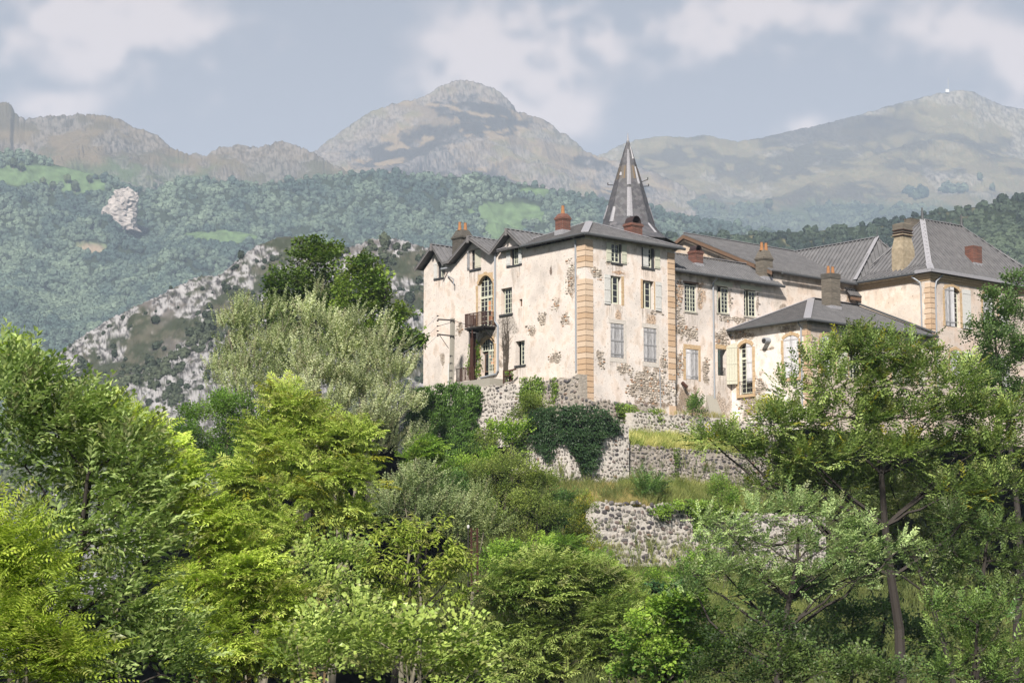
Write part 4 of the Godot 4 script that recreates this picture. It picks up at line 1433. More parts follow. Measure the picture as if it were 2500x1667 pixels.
# ------------------------------------------------------------------ the slate turret behind the corner house
func make_turret():
	var c := L(6.5, 10.0, 0.0)
	var d := -c.z
	var tip := at(1534, 336, d).y
	var m := d / FOCAL
	var t := thing("octagonal_turret", "pointed octagonal slate spire with patched zinc hips rising behind the corner house", "spire", "", Vector3(c.x, 0, c.z))
	var hs := [at(1534, 444, d).y, at(1534, 556, d).y, at(1534, 582, d).y, at(1534, 596, d).y]
	var rs := [0.0, 34.0 * m, 67.0 * m, 94.0 * m, 122.0 * m]
	var ys := [tip, hs[0], hs[1], hs[2], hs[3]]
	var corner := func(k, r, y): return Vector3(sin(TAU * k / 8.0) * r, y, cos(TAU * k / 8.0) * r)
	var core := ST()
	for k in 8:
		for i in 4:
			quad(core, corner.call(k, rs[i] * 0.99, ys[i]), corner.call(k + 1, rs[i] * 0.99, ys[i]), corner.call(k + 1, rs[i + 1] * 0.99, ys[i + 1]), corner.call(k, rs[i + 1] * 0.99, ys[i + 1]))
		quad(core, corner.call(k, rs[4] * 0.9, ys[4] + 0.05), corner.call(k + 1, rs[4] * 0.9, ys[4] + 0.05), corner.call(k + 1, rs[4] * 0.8, HB), corner.call(k, rs[4] * 0.8, HB))
	part(t, "roof_core", core.commit(), M.roof_dark)
	var r_at := func(y): 
		for i in 4:
			if y <= ys[i] and y >= ys[i + 1]:
				return lerpf(rs[i + 1], rs[i], (y - ys[i + 1]) / (ys[i] - ys[i + 1]))
		return 0.0
	var slates := ST()
	var boards := ST()
	var y: float = ys[4]
	var row := 0
	var band0 := at(1534, 441, d).y
	var band1 := at(1534, 408, d).y
	while y < tip - 0.35:
		var step := 0.17
		if y > band0 and y < band1:
			y += step
			continue
		for k in 8:
			var r0: float = r_at.call(y) + 0.02
			var r1: float = r_at.call(y + step * 1.7) + 0.008
			var a0: Vector3 = corner.call(k, r0, y)
			var b0: Vector3 = corner.call(k + 1, r0, y)
			var a1: Vector3 = corner.call(k, r1, y + step * 1.7)
			var b1: Vector3 = corner.call(k + 1, r1, y + step * 1.7)
			var wide := a0.distance_to(b0)
			var n := maxi(1, int(round(wide / 0.27)))
			for q in range(-1, n + 1):
				var u0 := clampf((q + (0.5 if row % 2 else 0.0)) / n, 0.0, 1.0)
				var u1 := clampf((q + 1 + (0.5 if row % 2 else 0.0)) / n, 0.0, 1.0)
				if u1 - u0 < 0.01:
					continue
				var g := rng.randf_range(0.0, 1.0)
				slates.set_color(Color(0.07, 0.07, 0.077).lerp(Color(0.115, 0.113, 0.12), g * g))
				var out := Vector3(a0.x + b0.x, 0, a0.z + b0.z).normalized() * rng.randf_range(0.0, 0.014)
				var um := (u0 + u1) / 2
				var side := UP * step * 0.55
				var lo := a0.lerp(b0, um) + out
				var s0 := a0.lerp(b0, u0).lerp(a1.lerp(b1, u0), 0.35) + out * 0.7
				var s1 := a0.lerp(b0, u1).lerp(a1.lerp(b1, u1), 0.35) + out * 0.7
				var t0 := a1.lerp(b1, u0)
				var t1 := a1.lerp(b1, u1)
				tri(slates, lo, s1, s0)
				quad(slates, s0, s1, t1, t0)
		y += step
		row += 1
	stuff(part(t, "slates", slates.commit(), M.slate))
	# the bare boards of the patched band
	for k in 8:
		for q in 7:
			var st := ST()
			var u0 := q / 7.0 + 0.008
			var u1 := (q + 1) / 7.0 - 0.008
			var r0: float = r_at.call(band0) + 0.02
			var r1: float = r_at.call(band1) + 0.02
			var a: Vector3 = corner.call(k, r0, band0)
			var b: Vector3 = corner.call(k + 1, r0, band0)
			var c1: Vector3 = corner.call(k, r1, band1)
			var d1: Vector3 = corner.call(k + 1, r1, band1)
			quad(st, a.lerp(b, u0), a.lerp(b, u1), c1.lerp(d1, u1), c1.lerp(d1, u0))
			part(t, "board", st.commit(), mat([Color(0.19, 0.135, 0.08), Color(0.16, 0.145, 0.13), Color(0.13, 0.12, 0.115), Color(0.14, 0.125, 0.115)][rng.randi_range(0, 3)]))
	# zinc strips on the hips, some of them torn
	for z in [[0, tip - 0.9, ys[1] - 0.4, 0.3], [0, ys[1] - 0.6, ys[2] + 0.5, 0.42], [7, tip - 2.6, ys[1] + 0.35, 0.26], [1, tip - 2.2, ys[1] - 0.3, 0.26], [7, ys[2] + 1.3, ys[2] + 0.2, 0.4], [1, tip - 0.6, tip - 1.6, 0.16], [6, ys[2] + 1.6, ys[2] + 0.6, 0.4], [2, ys[2] + 1.6, ys[2] + 0.4, 0.4], [1, ys[2] + 0.1, ys[3] + 0.1, 0.3]]:
		var st := ST()
		var k: int = z[0]
		var p0: Vector3 = corner.call(k, r_at.call(z[1]) + 0.05, z[1])
		var p1: Vector3 = corner.call(k, r_at.call(z[2]) + 0.07, z[2])
		var s := Vector3(cos(TAU * k / 8.0), 0, -sin(TAU * k / 8.0))
		var inn := Vector3(sin(TAU * k / 8.0), 0, cos(TAU * k / 8.0)) * -0.09
		for q in [-1, 1]:
			quad(st, p0, p1, p1 + s * z[3] * 0.5 * q + inn, p0 + s * z[3] * 0.35 * q + inn)
		part(t, "hip_flashing", st.commit(), M.zinc)
	var cap := ST()
	tube(cap, [Vector3(0, tip - 0.9, 0), Vector3(0, tip - 0.2, 0), Vector3(0, tip + 0.35, 0)], [0.24, 0.08, 0.015], 8)
	part(t, "spire_tip", cap.commit(), M.zinc)
	for hk in [[1534 + 33, 444, 15, 0.15], [1534 + 36, 455, 14, 0.0], [1534 - 36, 452, -14, 0.0]]:
		var st := ST()
		var p := at(hk[0], hk[1], d) - Vector3(c.x, 0, c.z)
		var q := p + Vector3(hk[2] * m, hk[3], 0.1)
		bar(st, p, q, 0.045)
		bar(st, q, q + UP * 0.16, 0.045)
		part(t, "iron_hook", st.commit(), M.iron)

# ------------------------------------------------------------------ the lower wing between house and hall
func make_linking_wing():
	var t := thing("linking_wing", "lower stained wing with three small-paned windows right of the corner house", "building wing", "", Vector3.ZERO)
	var f := frame(L(0.6, 0, 0), DB, NB)
	var holes := [[9.61, 10.73, 20.22, 22.2], [12.76, 13.9, 20.42, 22.28], [15.45, 16.65, 20.44, 22.3], [9.67, 10.87, 15.58, 17.63], [12.76, 13.61, 16.05, 17.87]]
	var bare := [[0.9, 9.0, 0.45, 1.2], [2.95, 9.2, 0.16, 0.85], [2.15, 6.8, 0.65, 0.5], [1.1, 7.0, 0.5, 0.75], [6.3, 8.05, 1.6, 0.22], [5.1, 6.6, 0.7, 0.7], [6.0, 9.4, 0.1, 0.9], [8.75, 9.3, 0.12, 0.9], [3.5, 4.3, 0.3, 0.9], [1.0, 4.6, 0.4, 0.9],
		[3.2, 9.4, 0.4, 0.85, Color(0.46, 0.33, 0.23)], [1.2, 9.6, 0.3, 0.8, Color(0.46, 0.34, 0.25)], [1.6, 2.1, 1.5, 1.0, Color(0.25, 0.185, 0.125)], [2.8, 1.4, 1.2, 0.7, Color(0.27, 0.2, 0.14)], [5.0, 2.0, 1.1, 0.8, Color(0.4, 0.33, 0.27)]]
	var pm := plaster(10.45, 10.8, 303, Color(0.75, 0.675, 0.62), bare, 0.65, holes, 8.05)
	wall(t, f, 8.05, 18.5, HB, 22.8, holes, pm, [], 0.34)
	bare_stones(t, f, bare.slice(0, 10).map(func(s): return [s[0] + 8.05, s[1] + HB, s[2] * 1.1, s[3] * 1.1, 0.85]), 13, holes)
	window(t, f, 9.62, 10.72, 20.22, 22.05, 4, 6, {"dep": 0.1, "double": true})
	window(t, f, 13.2, 13.88, 20.42, 22.2, 2, 6, {"dep": 0.1, "double": false})
	window(t, f, 12.78, 12.95, 20.42, 22.2, 1, 6, {"dep": 0.14, "frame": 0.03})
	window(t, f, 15.95, 16.62, 20.44, 22.22, 2, 6, {"dep": 0.1, "double": false})
	window(t, f, 15.47, 15.78, 20.44, 22.22, 1, 6, {"dep": 0.16, "frame": 0.04})
	trim(t, "curtain", f, 12.96, 13.19, 20.45, 22.0, -0.3, M.curtain, -0.33)
	trim(t, "lintel", f, 9.5, 10.95, 22.16, 22.28, 0.05, M.beam)
	trim(t, "lintel", f, 12.5, 14.3, 22.3, 22.62, 0.04, M.green_wood)
	trim(t, "lintel", f, 15.1, 17.2, 22.32, 22.6, 0.04, M.green_wood)
	for u in [9.6, 12.7, 15.4]:
		trim(t, "window_sill", f, u, u + 1.25, 20.1 + (0.2 if u > 10 else 0.0), 20.21 + (0.2 if u > 10 else 0.0), 0.05, M.concrete)
	trim(t, "window_surround", f, 9.45, 11.1, 17.64, 17.95, 0.015, M.orange)
	trim(t, "window_surround", f, 9.42, 9.66, 15.5, 17.63, 0.016, M.orange)
	trim(t, "window_surround", f, 10.88, 11.08, 15.5, 17.63, 0.016, M.orange)
	shutter(t, f, 9.69, 10.28, 15.6, 17.6, -0.04, M.pale_wood + M.grey_wood, 4)
	shutter(t, f, 10.3, 10.85, 15.6, 17.6, -0.04, M.grey_wood, 4)
	trim(t, "lintel", f, 12.55, 13.75, 17.9, 18.2, 0.03, M.orange)
	var st := ST()
	for k in 9:
		bar(st, W(f, 12.8 + k * 0.1, 16.08, -0.1), W(f, 12.8 + k * 0.1, 16.6, -0.1), 0.02)
	bar(st, W(f, 12.76, 16.6, -0.1), W(f, 13.61, 16.6, -0.1), 0.03)
	part(t, "window_grille", st.commit(), M.iron)
	downpipe(t, [W(f, 12.4, 22.75, 0.45), W(f, 12.3, 22.4, 0.1), W(f, 12.3, 14.4, 0.1)], 0.06)
	st = ST()
	tube(st, [W(f, 9.25, 15.3, 0.05), W(f, 9.4, 14.95, 0.35)], [0.12, 0.12], 8)
	part(t, "drain_spout", st.commit(), M.rust)
	# the sloping buttress at the foot of the pipe
	st = ST()
	var q0 := [W(f, 11.6, 14.6, 0.0), W(f, 12.5, 14.6, 0.0), W(f, 12.2, 12.3, 1.3), W(f, 10.9, 12.3, 1.3)]
	quad(st, q0[0], q0[1], q0[2], q0[3])
	tri(st, q0[1], q0[2], W(f, 12.5, 12.3, 0))
	tri(st, q0[0], q0[3], W(f, 11.3, 12.3, 0))
	part(t, "buttress", st.commit(), M.concrete)
	# roof
	slope(t, [L(0.1, 8.06, 22.9), L(0.1, 19.0, 22.88), L(2.75, 18.35, 24.6), L(2.75, 8.06, 24.55)], M.roof, 0.3, 0.04)
	slope(t, [L(5.4, 8.06, 23.0), L(5.4, 18.3, 23.0), L(2.75, 18.3, 24.6), L(2.75, 8.06, 24.55)], M.roof, 0.3, 0.04)
	flashing(t, L(2.75, 8.06, 24.56), L(2.75, 18.35, 24.61), DA, 0.3, UP * 0.04)
	gutter(t, L(0.03, 8.1, 22.8), L(0.03, 19.05, 22.78), 0.1)
	chimney(t, L(1.6, 11.75, 23.55), 1.15, 0.74, 0.7, M.brick_red, "band", 0, {"hood": true, "skirt": 0.3})
	chimney(t, L(1.05, 18.05, 23.2), 2.2, 0.92, 0.8, M.brick_grey, "shoulder", 2, {"skirt": 0.3})

# ------------------------------------------------------------------ the long hall and its cross roof
func make_hall():
	var t := thing("long_hall", "long hall with grey gabled roof and brown bargeboard behind the lower wing", "hall", "", Vector3.ZERO)
	var f := frame(L(0.6, 0, 0), DB, NB)
	var pm := plaster(8.9, 11.9, 304, Color(0.7, 0.615, 0.54), [[7.2, 9.8, 1.8, 1.3, Color(0.3, 0.22, 0.16)], [3.4, 7.3, 1.8, 0.3], [8.2, 8.3, 0.8, 1.2, Color(0.3, 0.22, 0.16)], [1.0, 9.3, 0.8, 0.3]], 0.6)
	wall(t, f, 18.5, 27.4, HB, 23.9, [[26.2, 26.6, 20.9, 21.7]], pm)
	trim(t, "hatch_board", f, 26.2, 26.6, 20.9, 21.7, -0.2, M.beam, -0.28)
	var g := frame(L(0, 18.3, 0), DA, -DB)
	var gm := plaster(17.0, 6.0, 305, Color(0.6, 0.5, 0.4), [[3.5, 2.6, 1.6, 0.7], [6.2, 3.6, 1.2, 0.5]], 0.8)
	wall(t, g, 0.6, 17.4, 22.0, 23.9, [], gm, [[0.6, 23.92], [9.0, 27.6], [17.4, 23.92]])
	wall(t, frame(L(17.4, 0, 0), DB, DA), 18.3, 30, HB, 23.9, [], M.plain_wall, [], 0.3, "rear_wall")
	bare_stones(t, g, [[2.6, 24.2, 0.8, 0.3, 0.7], [4.6, 24.7, 1.5, 0.5, 0.5]], 14)
	slope(t, [L(0.2, 17.95, 23.9), L(0.2, 26.85, 23.88), L(9.0, 30.0, 27.75), L(9.0, 17.95, 27.75)], M.roof, 0.22, 0.03)
	slope(t, [L(17.8, 17.95, 23.9), L(17.8, 30, 23.9), L(9.0, 30.0, 27.75), L(9.0, 17.95, 27.75)], M.roof, 0.22, 0.03)
	flashing(t, L(9, 17.95, 27.77), L(9, 30, 27.77), DA, 0.24, UP * 0.03)
	for q in [[0.2, 23.78], [17.8, 23.78]]:
		var st := ST()
		var e := L(q[0], 17.9, q[1])
		var r := L(9.0, 17.9, 27.63)
		quad(st, e, r, r - UP * 0.26, e - UP * 0.26)
		quad(st, e + DB * 0.05, r + DB * 0.05, r - UP * 0.26 + DB * 0.05, e - UP * 0.26 + DB * 0.05)
		quad(st, e - UP * 0.26, r - UP * 0.26, r - UP * 0.26 + DB * 0.05, e - UP * 0.26 + DB * 0.05)
		part(t, "rake_board", st.commit(), M.beam)
	gutter(t, L(0.1, 18.9, 23.78), L(0.1, 27.0, 23.76), 0.1)
	var c := thing("cross_roofed_wing", "rear wing under a pale standing-seam hipped roof between hall and pavilion", "building wing", "", Vector3.ZERO)
	slope(c, [L(0.3, 26.8, 23.86), L(9.0, 30, 27.72), L(0.63, 30, 27.68)], M.roof, 0.4, 0.1, 0.07, true)
	slope(c, [L(9.0, 30, 27.72), L(20, 30, 27.72), L(20, 26.8, 23.86)], M.roof, 0.4, 0.1, 0.07, true)
	slope(c, [L(0.3, 26.8, 23.86), L(-1.4, 33.2, 24.1), L(0.63, 30, 27.68)], M.roof, 0.4, 0.1, 0.07, true)
	slope(c, [L(-2.4, 33.2, 23.9), L(20, 33.2, 23.9), L(20, 30, 27.72), L(0.63, 30, 27.68)], M.roof, 0.4, 0.1, 0.07, true)
	wall(c, frame(L(0, 33, 0), DA, DB), 0.5, 20, HB, 23.9, [], M.plain_wall, [], 0.3, "side_wall")
	flashing(c, L(0.63, 30, 27.7), L(20, 30, 27.74), DB, 0.26, UP * 0.03)
	flashing(c, L(0.3, 26.95, 24.1), L(0.63, 30, 27.7), (DA).normalized(), 0.36, UP * 0.05)
	var st := ST()
	tube(st, [L(0.63, 30, 27.7), L(0.63, 30, 28.4)], [0.07, 0.02], 6)
	part(c, "finial", st.commit(), M.gutter)

# ------------------------------------------------------------------ the hipped annex in the corner
func make_annex():
	var t := thing("hipped_annex", "low bright annex with grey hipped roof, arched windows and a round vent pipe", "annex", "", Vector3.ZERO)
	var f1 := frame(L(0, 14.1, 0), DA, -DB)
	var f2 := frame(L(-6.4, 0, 0), DB, NB)
	var h1 := [[-1.39, -0.16, 14.72, 18.3], [-5.63, -4.27, 15.49, 18.4]]
	var bare1 := [[5.9, 6.85, 1.3, 0.3], [1.8, 6.9, 1.0, 0.25], [4.3, 3.1, 0.5, 0.75], [5.0, 1.9, 1.3, 0.7], [3.6, 5.7, 0.8, 0.1], [6.7, 5.8, 0.3, 0.6]]
	var p1 := plaster(7.0, 7.3, 306, Color(0.83, 0.775, 0.725), bare1, 0.4, h1, -6.4)  # brighter base: sunlight on this front is put into the plaster colour
	wall(t, f1, -6.4, 0.6, HB, 19.2, h1, p1)
	bare_stones(t, f1, bare1.map(func(s): return [s[0] - 6.4, s[1] + HB, s[2], s[3] * 1.1, 0.8]), 15, h1)
	arch_surround(t, f1, -1.39, -0.16, 14.72, 17.95, 0.3, 0.24, p1, 18.3)
	window(t, f1, -1.37, -0.18, 14.8, 18.25, 3, 11, {"dep": 0.24, "transom": 17.2, "double": false})
	shutter(t, f1, -1.36, -0.82, 15.5, 18.28, -0.04, M.pale_wood, 4, 3, 0.3, 1)
	trim(t, "window_sill", f1, -1.6, 0.05, 14.5, 14.7, 0.12, M.orange)
	var st := ST()
	for k in 9:
		bar(st, W(f1, -1.34 + k * 0.145, 14.75, 0.05), W(f1, -1.34 + k * 0.145, 15.6, 0.05), 0.018)
	bar(st, W(f1, -1.39, 15.6, 0.05), W(f1, -0.16, 15.6, 0.05), 0.025)
	part(t, "window_grille", st.commit(), M.iron)
	var fs := frame(L(-0.05, 14.02, 0), (DA * 0.8 - DB * 0.6).normalized(), (-DA * 0.6 - DB * 0.8).normalized())
	shutter(t, fs, 0.0, 0.74, 15.47, 18.32, 0.03, M.beige_wood, 4, 3, 0.25, 0)
	arch_surround(t, f1, -5.63, -4.27, 15.49, 18.1, 0.25, 0.2, p1, 18.4)
	shutter(t, f1, -5.61, -4.97, 15.52, 18.36, -0.03, M.pale_wood, 4, 3, 0.25, 1)
	shutter(t, f1, -4.92, -4.29, 15.52, 18.36, -0.03, M.pale_wood, 4, 3, 0.25, 0)
	trim(t, "window_sill", f1, -5.85, -4.05, 15.28, 15.48, 0.06, M.orange)
	st = ST()
	var v0 := W(f1, -2.95, 18.2, 0.0)
	tube(st, [v0, v0 - DB * 0.5 - UP * 0.04], [0.21, 0.21], 14)
	part(t, "vent_pipe", st.commit(), M.pipe)
	st = ST()
	tube(st, [v0 - DB * 0.501 - UP * 0.04, v0 - DB * 0.51 - UP * 0.04], [0.175, 0.175], 14)
	part(t, "vent_mouth", st.commit(), M.iron)
	var h2 := [[15.36, 16.78, 15.54, 18.4], [18.25, 19.6, 15.7, 18.4], [21.1, 22.5, 15.7, 18.4], [24.0, 25.4, 15.7, 18.4]]
	var bare2 := [[0.6, 5.2, 0.35, 1.2], [0.5, 2.4, 0.4, 0.6]]
	var p2 := plaster(13.3, 7.3, 307, Color(0.62, 0.53, 0.455), bare2, 0.7)  # darker base: the shade of this front is put into the plaster colour
	wall(t, f2, 14.1, 27.4, HB, 19.2, h2, p2)
	bare_stones(t, f2, bare2.map(func(s): return [s[0] + 14.1, s[1] + HB, s[2], s[3], 0.8]), 16, h2)
	for k in 4:
		var q: Array = h2[k]
		arch_surround(t, f2, q[0], q[1], q[2], 18.05, 0.3, 0.2, p2, 18.4)
		window(t, f2, q[0] + 0.02, q[1] - 0.02, q[2], 18.38, 4, 9, {"dep": 0.26})
		if k == 0:
			shutter(t, f2, q[0] + 0.02, q[0] + 0.9, q[2] + 0.03, 18.36, 0.0, M.grey_wood + M.pale_wood, 5, 3, 0.3, 1)
		else:
			shutter(t, f2, q[0] - 0.72, q[0] - 0.2, q[2], 18.25, 0.05, M.green_wood, 4)
		shutter(t, f2, q[1] + 0.2, q[1] + 0.85, q[2], 18.25, 0.05, M.green_wood, 4)
	quoins(t, -6.4, 14.1, 13.5, 19.0, 0.37, 0.42, 0.42, 1, 1, 0.12)
	# roof
	var e := 19.28
	slope(t, [L(-6.75, 13.75, e), L(-6.75, 27.35, e), L(0.58, 27.35, 22.3), L(0.58, 22.4, 22.3)], M.roof, 0.2, 0.03)
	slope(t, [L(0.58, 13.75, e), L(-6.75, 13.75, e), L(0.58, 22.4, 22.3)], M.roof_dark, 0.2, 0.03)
	flashing(t, L(-6.75, 13.75, e), L(0.5, 22.35, 22.28), (DB - DA).normalized(), 0.5, UP * 0.03)
	flashing(t, L(0.45, 13.75, e), L(0.45, 22.4, 22.3), DA, 0.3, UP * 0.05)
	flashing(t, L(0.45, 22.4, 22.3), L(0.45, 27.3, 22.3), DA, 0.3, UP * 0.05)
	gutter(t, L(-6.85, 13.65, e - 0.08), L(0.5, 13.65, e - 0.08), 0.1)
	gutter(t, L(-6.85, 13.65, e - 0.08), L(-6.85, 27.35, e - 0.08), 0.1)
	gutter(t, L(0.3, 27.15, 22.4), L(-6.7, 27.2, 19.5), 0.08)
	downpipe(t, [W(f1, -5.9, 19.1, 0.35), W(f1, -5.95, 18.8, 0.1), W(f1, -5.95, 13.5, 0.1)], 0.06)
	chimney(t, L(-1.55, 22.15, 21.15), 2.65, 1.0, 0.9, M.brick_grey, "block", 2, {"skirt": 0.35, "down": 1.2, "cap_mat": M.brick_dark})
	# the little pent roof in the corner above
	slope(t, [L(0.0, 26.2, 22.9), L(0.0, 27.35, 22.9), L(0.58, 27.35, 23.5), L(0.58, 26.2, 23.5)], M.roof_dark, 0.25, 0.03)
	st = ST()
	box(st, L(0.02, 26.2, 22.55), DB * 1.1, UP * 0.22, DA * 0.1)
	part(t, "pent_beam", st.commit(), M.beam)

# ------------------------------------------------------------------ the pavilion at the right end
func make_pavilion():
	var t := thing("corner_pavilion", "square pavilion with steep standing-seam hipped roof, big stone chimney and red brick chimney", "pavilion", "", Vector3.ZERO)
	var f1 := frame(L(0, 27.38, 0), DA, -DB)
	var f2 := frame(L(-6.25, 0, 0), DB, NB)
	var p1 := plaster(6.9, 11.8, 308, Color(0.74, 0.65, 0.565), [], 0.45)
	wall(t, f1, -6.25, 0.6, HB, 23.85, [], p1)
	var h2 := [[28.98, 30.72, 20.19, 23.15], [29.4, 30.7, 16.3, 18.6], [33.4, 35.1, 20.19, 23.15], [33.4, 35.1, 16.3, 18.6]]
	var p2 := plaster(15.6, 11.8, 309, Color(0.65, 0.56, 0.49), [[1.6, 1.5, 1.5, 1.0]], 0.5)  # darker than the left front, its shade painted into the base colour
	wall(t, f2, 27.38, 43.0, HB, 23.85, h2, p2)
	wall(t, frame(L(0, 43, 0), DA, DB), -6.25, 4, HB, 23.85, [], M.plain_wall, [], 0.3, "side_wall")
	for k in 4:
		var q: Array = h2[k]
		arch_surround(t, f2, q[0], q[1], q[2], q[3] - 0.38, 0.33, 0.2, p2, q[3])
		window(t, f2, q[0] + 0.02, q[1] - 0.02, q[2], q[3] - 0.02, 4, 8, {"dep": 0.26})
		shutter(t, f2, q[0] + 0.02, q[0] + 1.05, q[2] + 0.03, q[3] - 0.03, 0.0, M.grey_wood + M.pale_wood, 5, 2, 0.3, 1)
		shutter(t, f2, q[1] + 0.23, q[1] + 1.2, q[2] + 0.02, q[3] - 0.1, 0.04, M.white_wood, 5, 2)
	quoins(t, -6.25, 27.38, 15.0, 23.2, 0.36, 0.55, 0.5, 1, 1, 0.1)
	# cornice
	for q in [[23.35, 23.5, 0.05], [23.5, 23.68, 0.14], [23.68, 23.84, 0.24]]:
		trim(t, "cornice", f1, -6.25 - q[2], 0.6, q[0], q[1], q[2], M.orange, 0.004)
		trim(t, "cornice", f2, 27.38 - q[2] + 0.003, 43.0, q[0] + 0.002, q[1] + 0.002, q[2] + 0.002, M.orange, 0.004)
	var e := 23.98
	var f0 := L(-6.65, 27.0, e)
	var fr := L(-6.65, 43.4, e)
	var b0 := L(0.9, 27.0, e)
	var b1 := L(4.2, 43.4, e)
	var r0 := L(-1.25, 33.0, 29.1)
	var r1 := L(-1.25, 37.7, 29.15)
	var kf0 := L(-5.6, 28.15, 24.62)
	var kfr := L(-5.6, 42.3, 24.62)
	var kb0 := L(0.4, 28.15, 24.62)
	slope(t, [f0, fr, kfr, kf0], M.roof, 0.4, 0.1, 0.07, true)
	slope(t, [kf0, kfr, r1, r0], M.roof, 0.4, 0.1, 0.07, true)
	slope(t, [b0, f0, kf0, kb0], M.roof, 0.4, 0.1, 0.07, true)
	slope(t, [kb0, kf0, r0], M.roof, 0.4, 0.1, 0.07, true)
	slope(t, [fr, b1, r1], M.roof, 0.4, 0.1, 0.07, true)
	slope(t, [b1, b0, r0, r1], M.roof, 0.4, 0.1, 0.07, true)
	var sd := (DB - DA).normalized()
	flashing(t, kf0, r0, sd, 0.4, UP * 0.06)
	flashing(t, f0, kf0, sd, 0.5, UP * 0.06)
	flashing(t, r0, r1, DA, 0.3, UP * 0.06)
	flashing(t, kfr, r1, (DA + DB).normalized(), 0.3, UP * 0.06)
	flashing(t, kb0, r0, (DA + DB).normalized(), 0.2, UP * 0.06)
	var st := ST()
	box(st, L(-6.78, 26.9, 23.86), DB * 12.0, UP * 0.24, DA * 0.12)
	box(st, L(-6.78, 26.88, 23.862), DA * 1.5, UP * 0.236, DB * 0.12)
	part(t, "box_gutter", st.commit(), M.zinc)
	gutter(t, L(-5.2, 26.92, 23.88), L(0.9, 26.92, 23.88), 0.1)
	for p in [r0, r1]:
		st = ST()
		tube(st, [p, p + UP * 0.3, p + UP * 0.95], [0.14, 0.11, 0.06], 8)
		part(t, "finial", st.commit(), M.gutter)
	downpipe(t, [W(f1, -4.9, 23.7, 0.35), W(f1, -5.45, 23.25, 0.12), W(f1, -5.5, 22.9, 0.1), W(f1, -5.5, 19.8, 0.1)], 0.06)
	downpipe(t, [W(f2, 28.4, 23.75, 0.3), W(f2, 27.95, 23.3, 0.12), W(f2, 27.85, 22.9, 0.1), W(f2, 27.85, 14, 0.1)], 0.06)
	# the great stone chimney, narrowing upwards
	var c := L(-2.95, 28.55, 24.1)
	st = ST()
	var prof := [[-1.0, 0.68, 0.55], [2.0, 0.66, 0.52], [2.75, 0.5, 0.42], [3.0, 0.5, 0.42], [3.0, 0.58, 0.48], [3.1, 0.58, 0.48], [3.1, 0.5, 0.42], [3.35, 0.48, 0.4], [3.35, 0.53, 0.45], [3.9, 0.47, 0.4]]
	for i in prof.size() - 1:
		var a: Array = prof[i]
		var b: Array = prof[i + 1]
		var pa := [c - DB * a[1] - DA * a[2] + UP * a[0], c + DB * a[1] - DA * a[2] + UP * a[0], c + DB * a[1] + DA * a[2] + UP * a[0], c - DB * a[1] + DA * a[2] + UP * a[0]]
		var pb := [c - DB * b[1] - DA * b[2] + UP * b[0], c + DB * b[1] - DA * b[2] + UP * b[0], c + DB * b[1] + DA * b[2] + UP * b[0], c - DB * b[1] + DA * b[2] + UP * b[0]]
		for k in 4:
			quad(st, pa[k], pa[(k + 1) % 4], pb[(k + 1) % 4], pb[k])
		if i == prof.size() - 2:
			quad(st, pb[0], pb[1], pb[2], pb[3])
	var ch := part(t, "chimney", st.commit(), M.stone_chimney)
	st = ST()
	box(st, c - DB * 0.52 - DA * 0.44 + UP * 3.12, DB * 1.04, UP * 0.22, DA * 0.88)
	box(st, c - DB * 0.56 - DA * 0.48 + UP * 3.36, DB * 1.12, UP * 0.5, DA * 0.96)
	part(ch, "chimney_cap", st.commit(), M.brick_grey)
	for k in 3:
		st = ST()
		box(st, c - DB * 0.6 - DA * 0.52 + UP * (2.98 + k * 0.2), DB * 1.2, UP * 0.04, DA * 1.04)
		part(ch, "iron_band", st.commit(), M.rust)
	st = ST()
	box(st, c - DB * 0.78 - DA * 0.66 - UP * 0.5, DB * 1.56, UP * 0.75, DA * 1.32)
	part(ch, "flashing", st.commit(), M.zinc)
	chimney(t, L(0.7, 34.2, 27.6), 2.0, 1.0, 0.7, M.brick_grey, "flat", 0, {"down": 0.5})
	chimney(t, L(-4.45, 34.85, 25.1), 1.75, 1.0, 0.8, M.brick_red, "flat", 0, {"skirt": 0.5})

# ------------------------------------------------------------------ rubble walls
var stone_shapes := []

func make_stone_shapes():
	var r := RandomNumberGenerator.new()
	r.seed = 77
	for k in 7:
		var st := ST()
		var n := r.randi_range(6, 8)
		var rim := []
		var top := []
		for i in n:
			var an := TAU * i / n + r.randf_range(-0.22, 0.22)
			var q := r.randf_range(0.86, 1.1)
			var sq := 1.0 / maxf(absf(cos(an)), absf(sin(an)))
			q *= lerpf(1.0, minf(sq, 1.25), 0.55)
			rim.append(Vector3(cos(an) * q, sin(an) * q, -0.4))
			top.append(Vector3(cos(an) * q * 0.8, sin(an) * q * 0.78, r.randf_range(0.55, 1.0)))
		var mid := Vector3(r.randf_range(-0.2, 0.2), r.randf_range(-0.2, 0.2), r.randf_range(0.9, 1.2))
		for i in n:
			quad(st, rim[i], rim[(i + 1) % n], top[(i + 1) % n], top[i])
			tri(st, top[i], top[(i + 1) % n], mid)
		stone_shapes.append(st.commit())

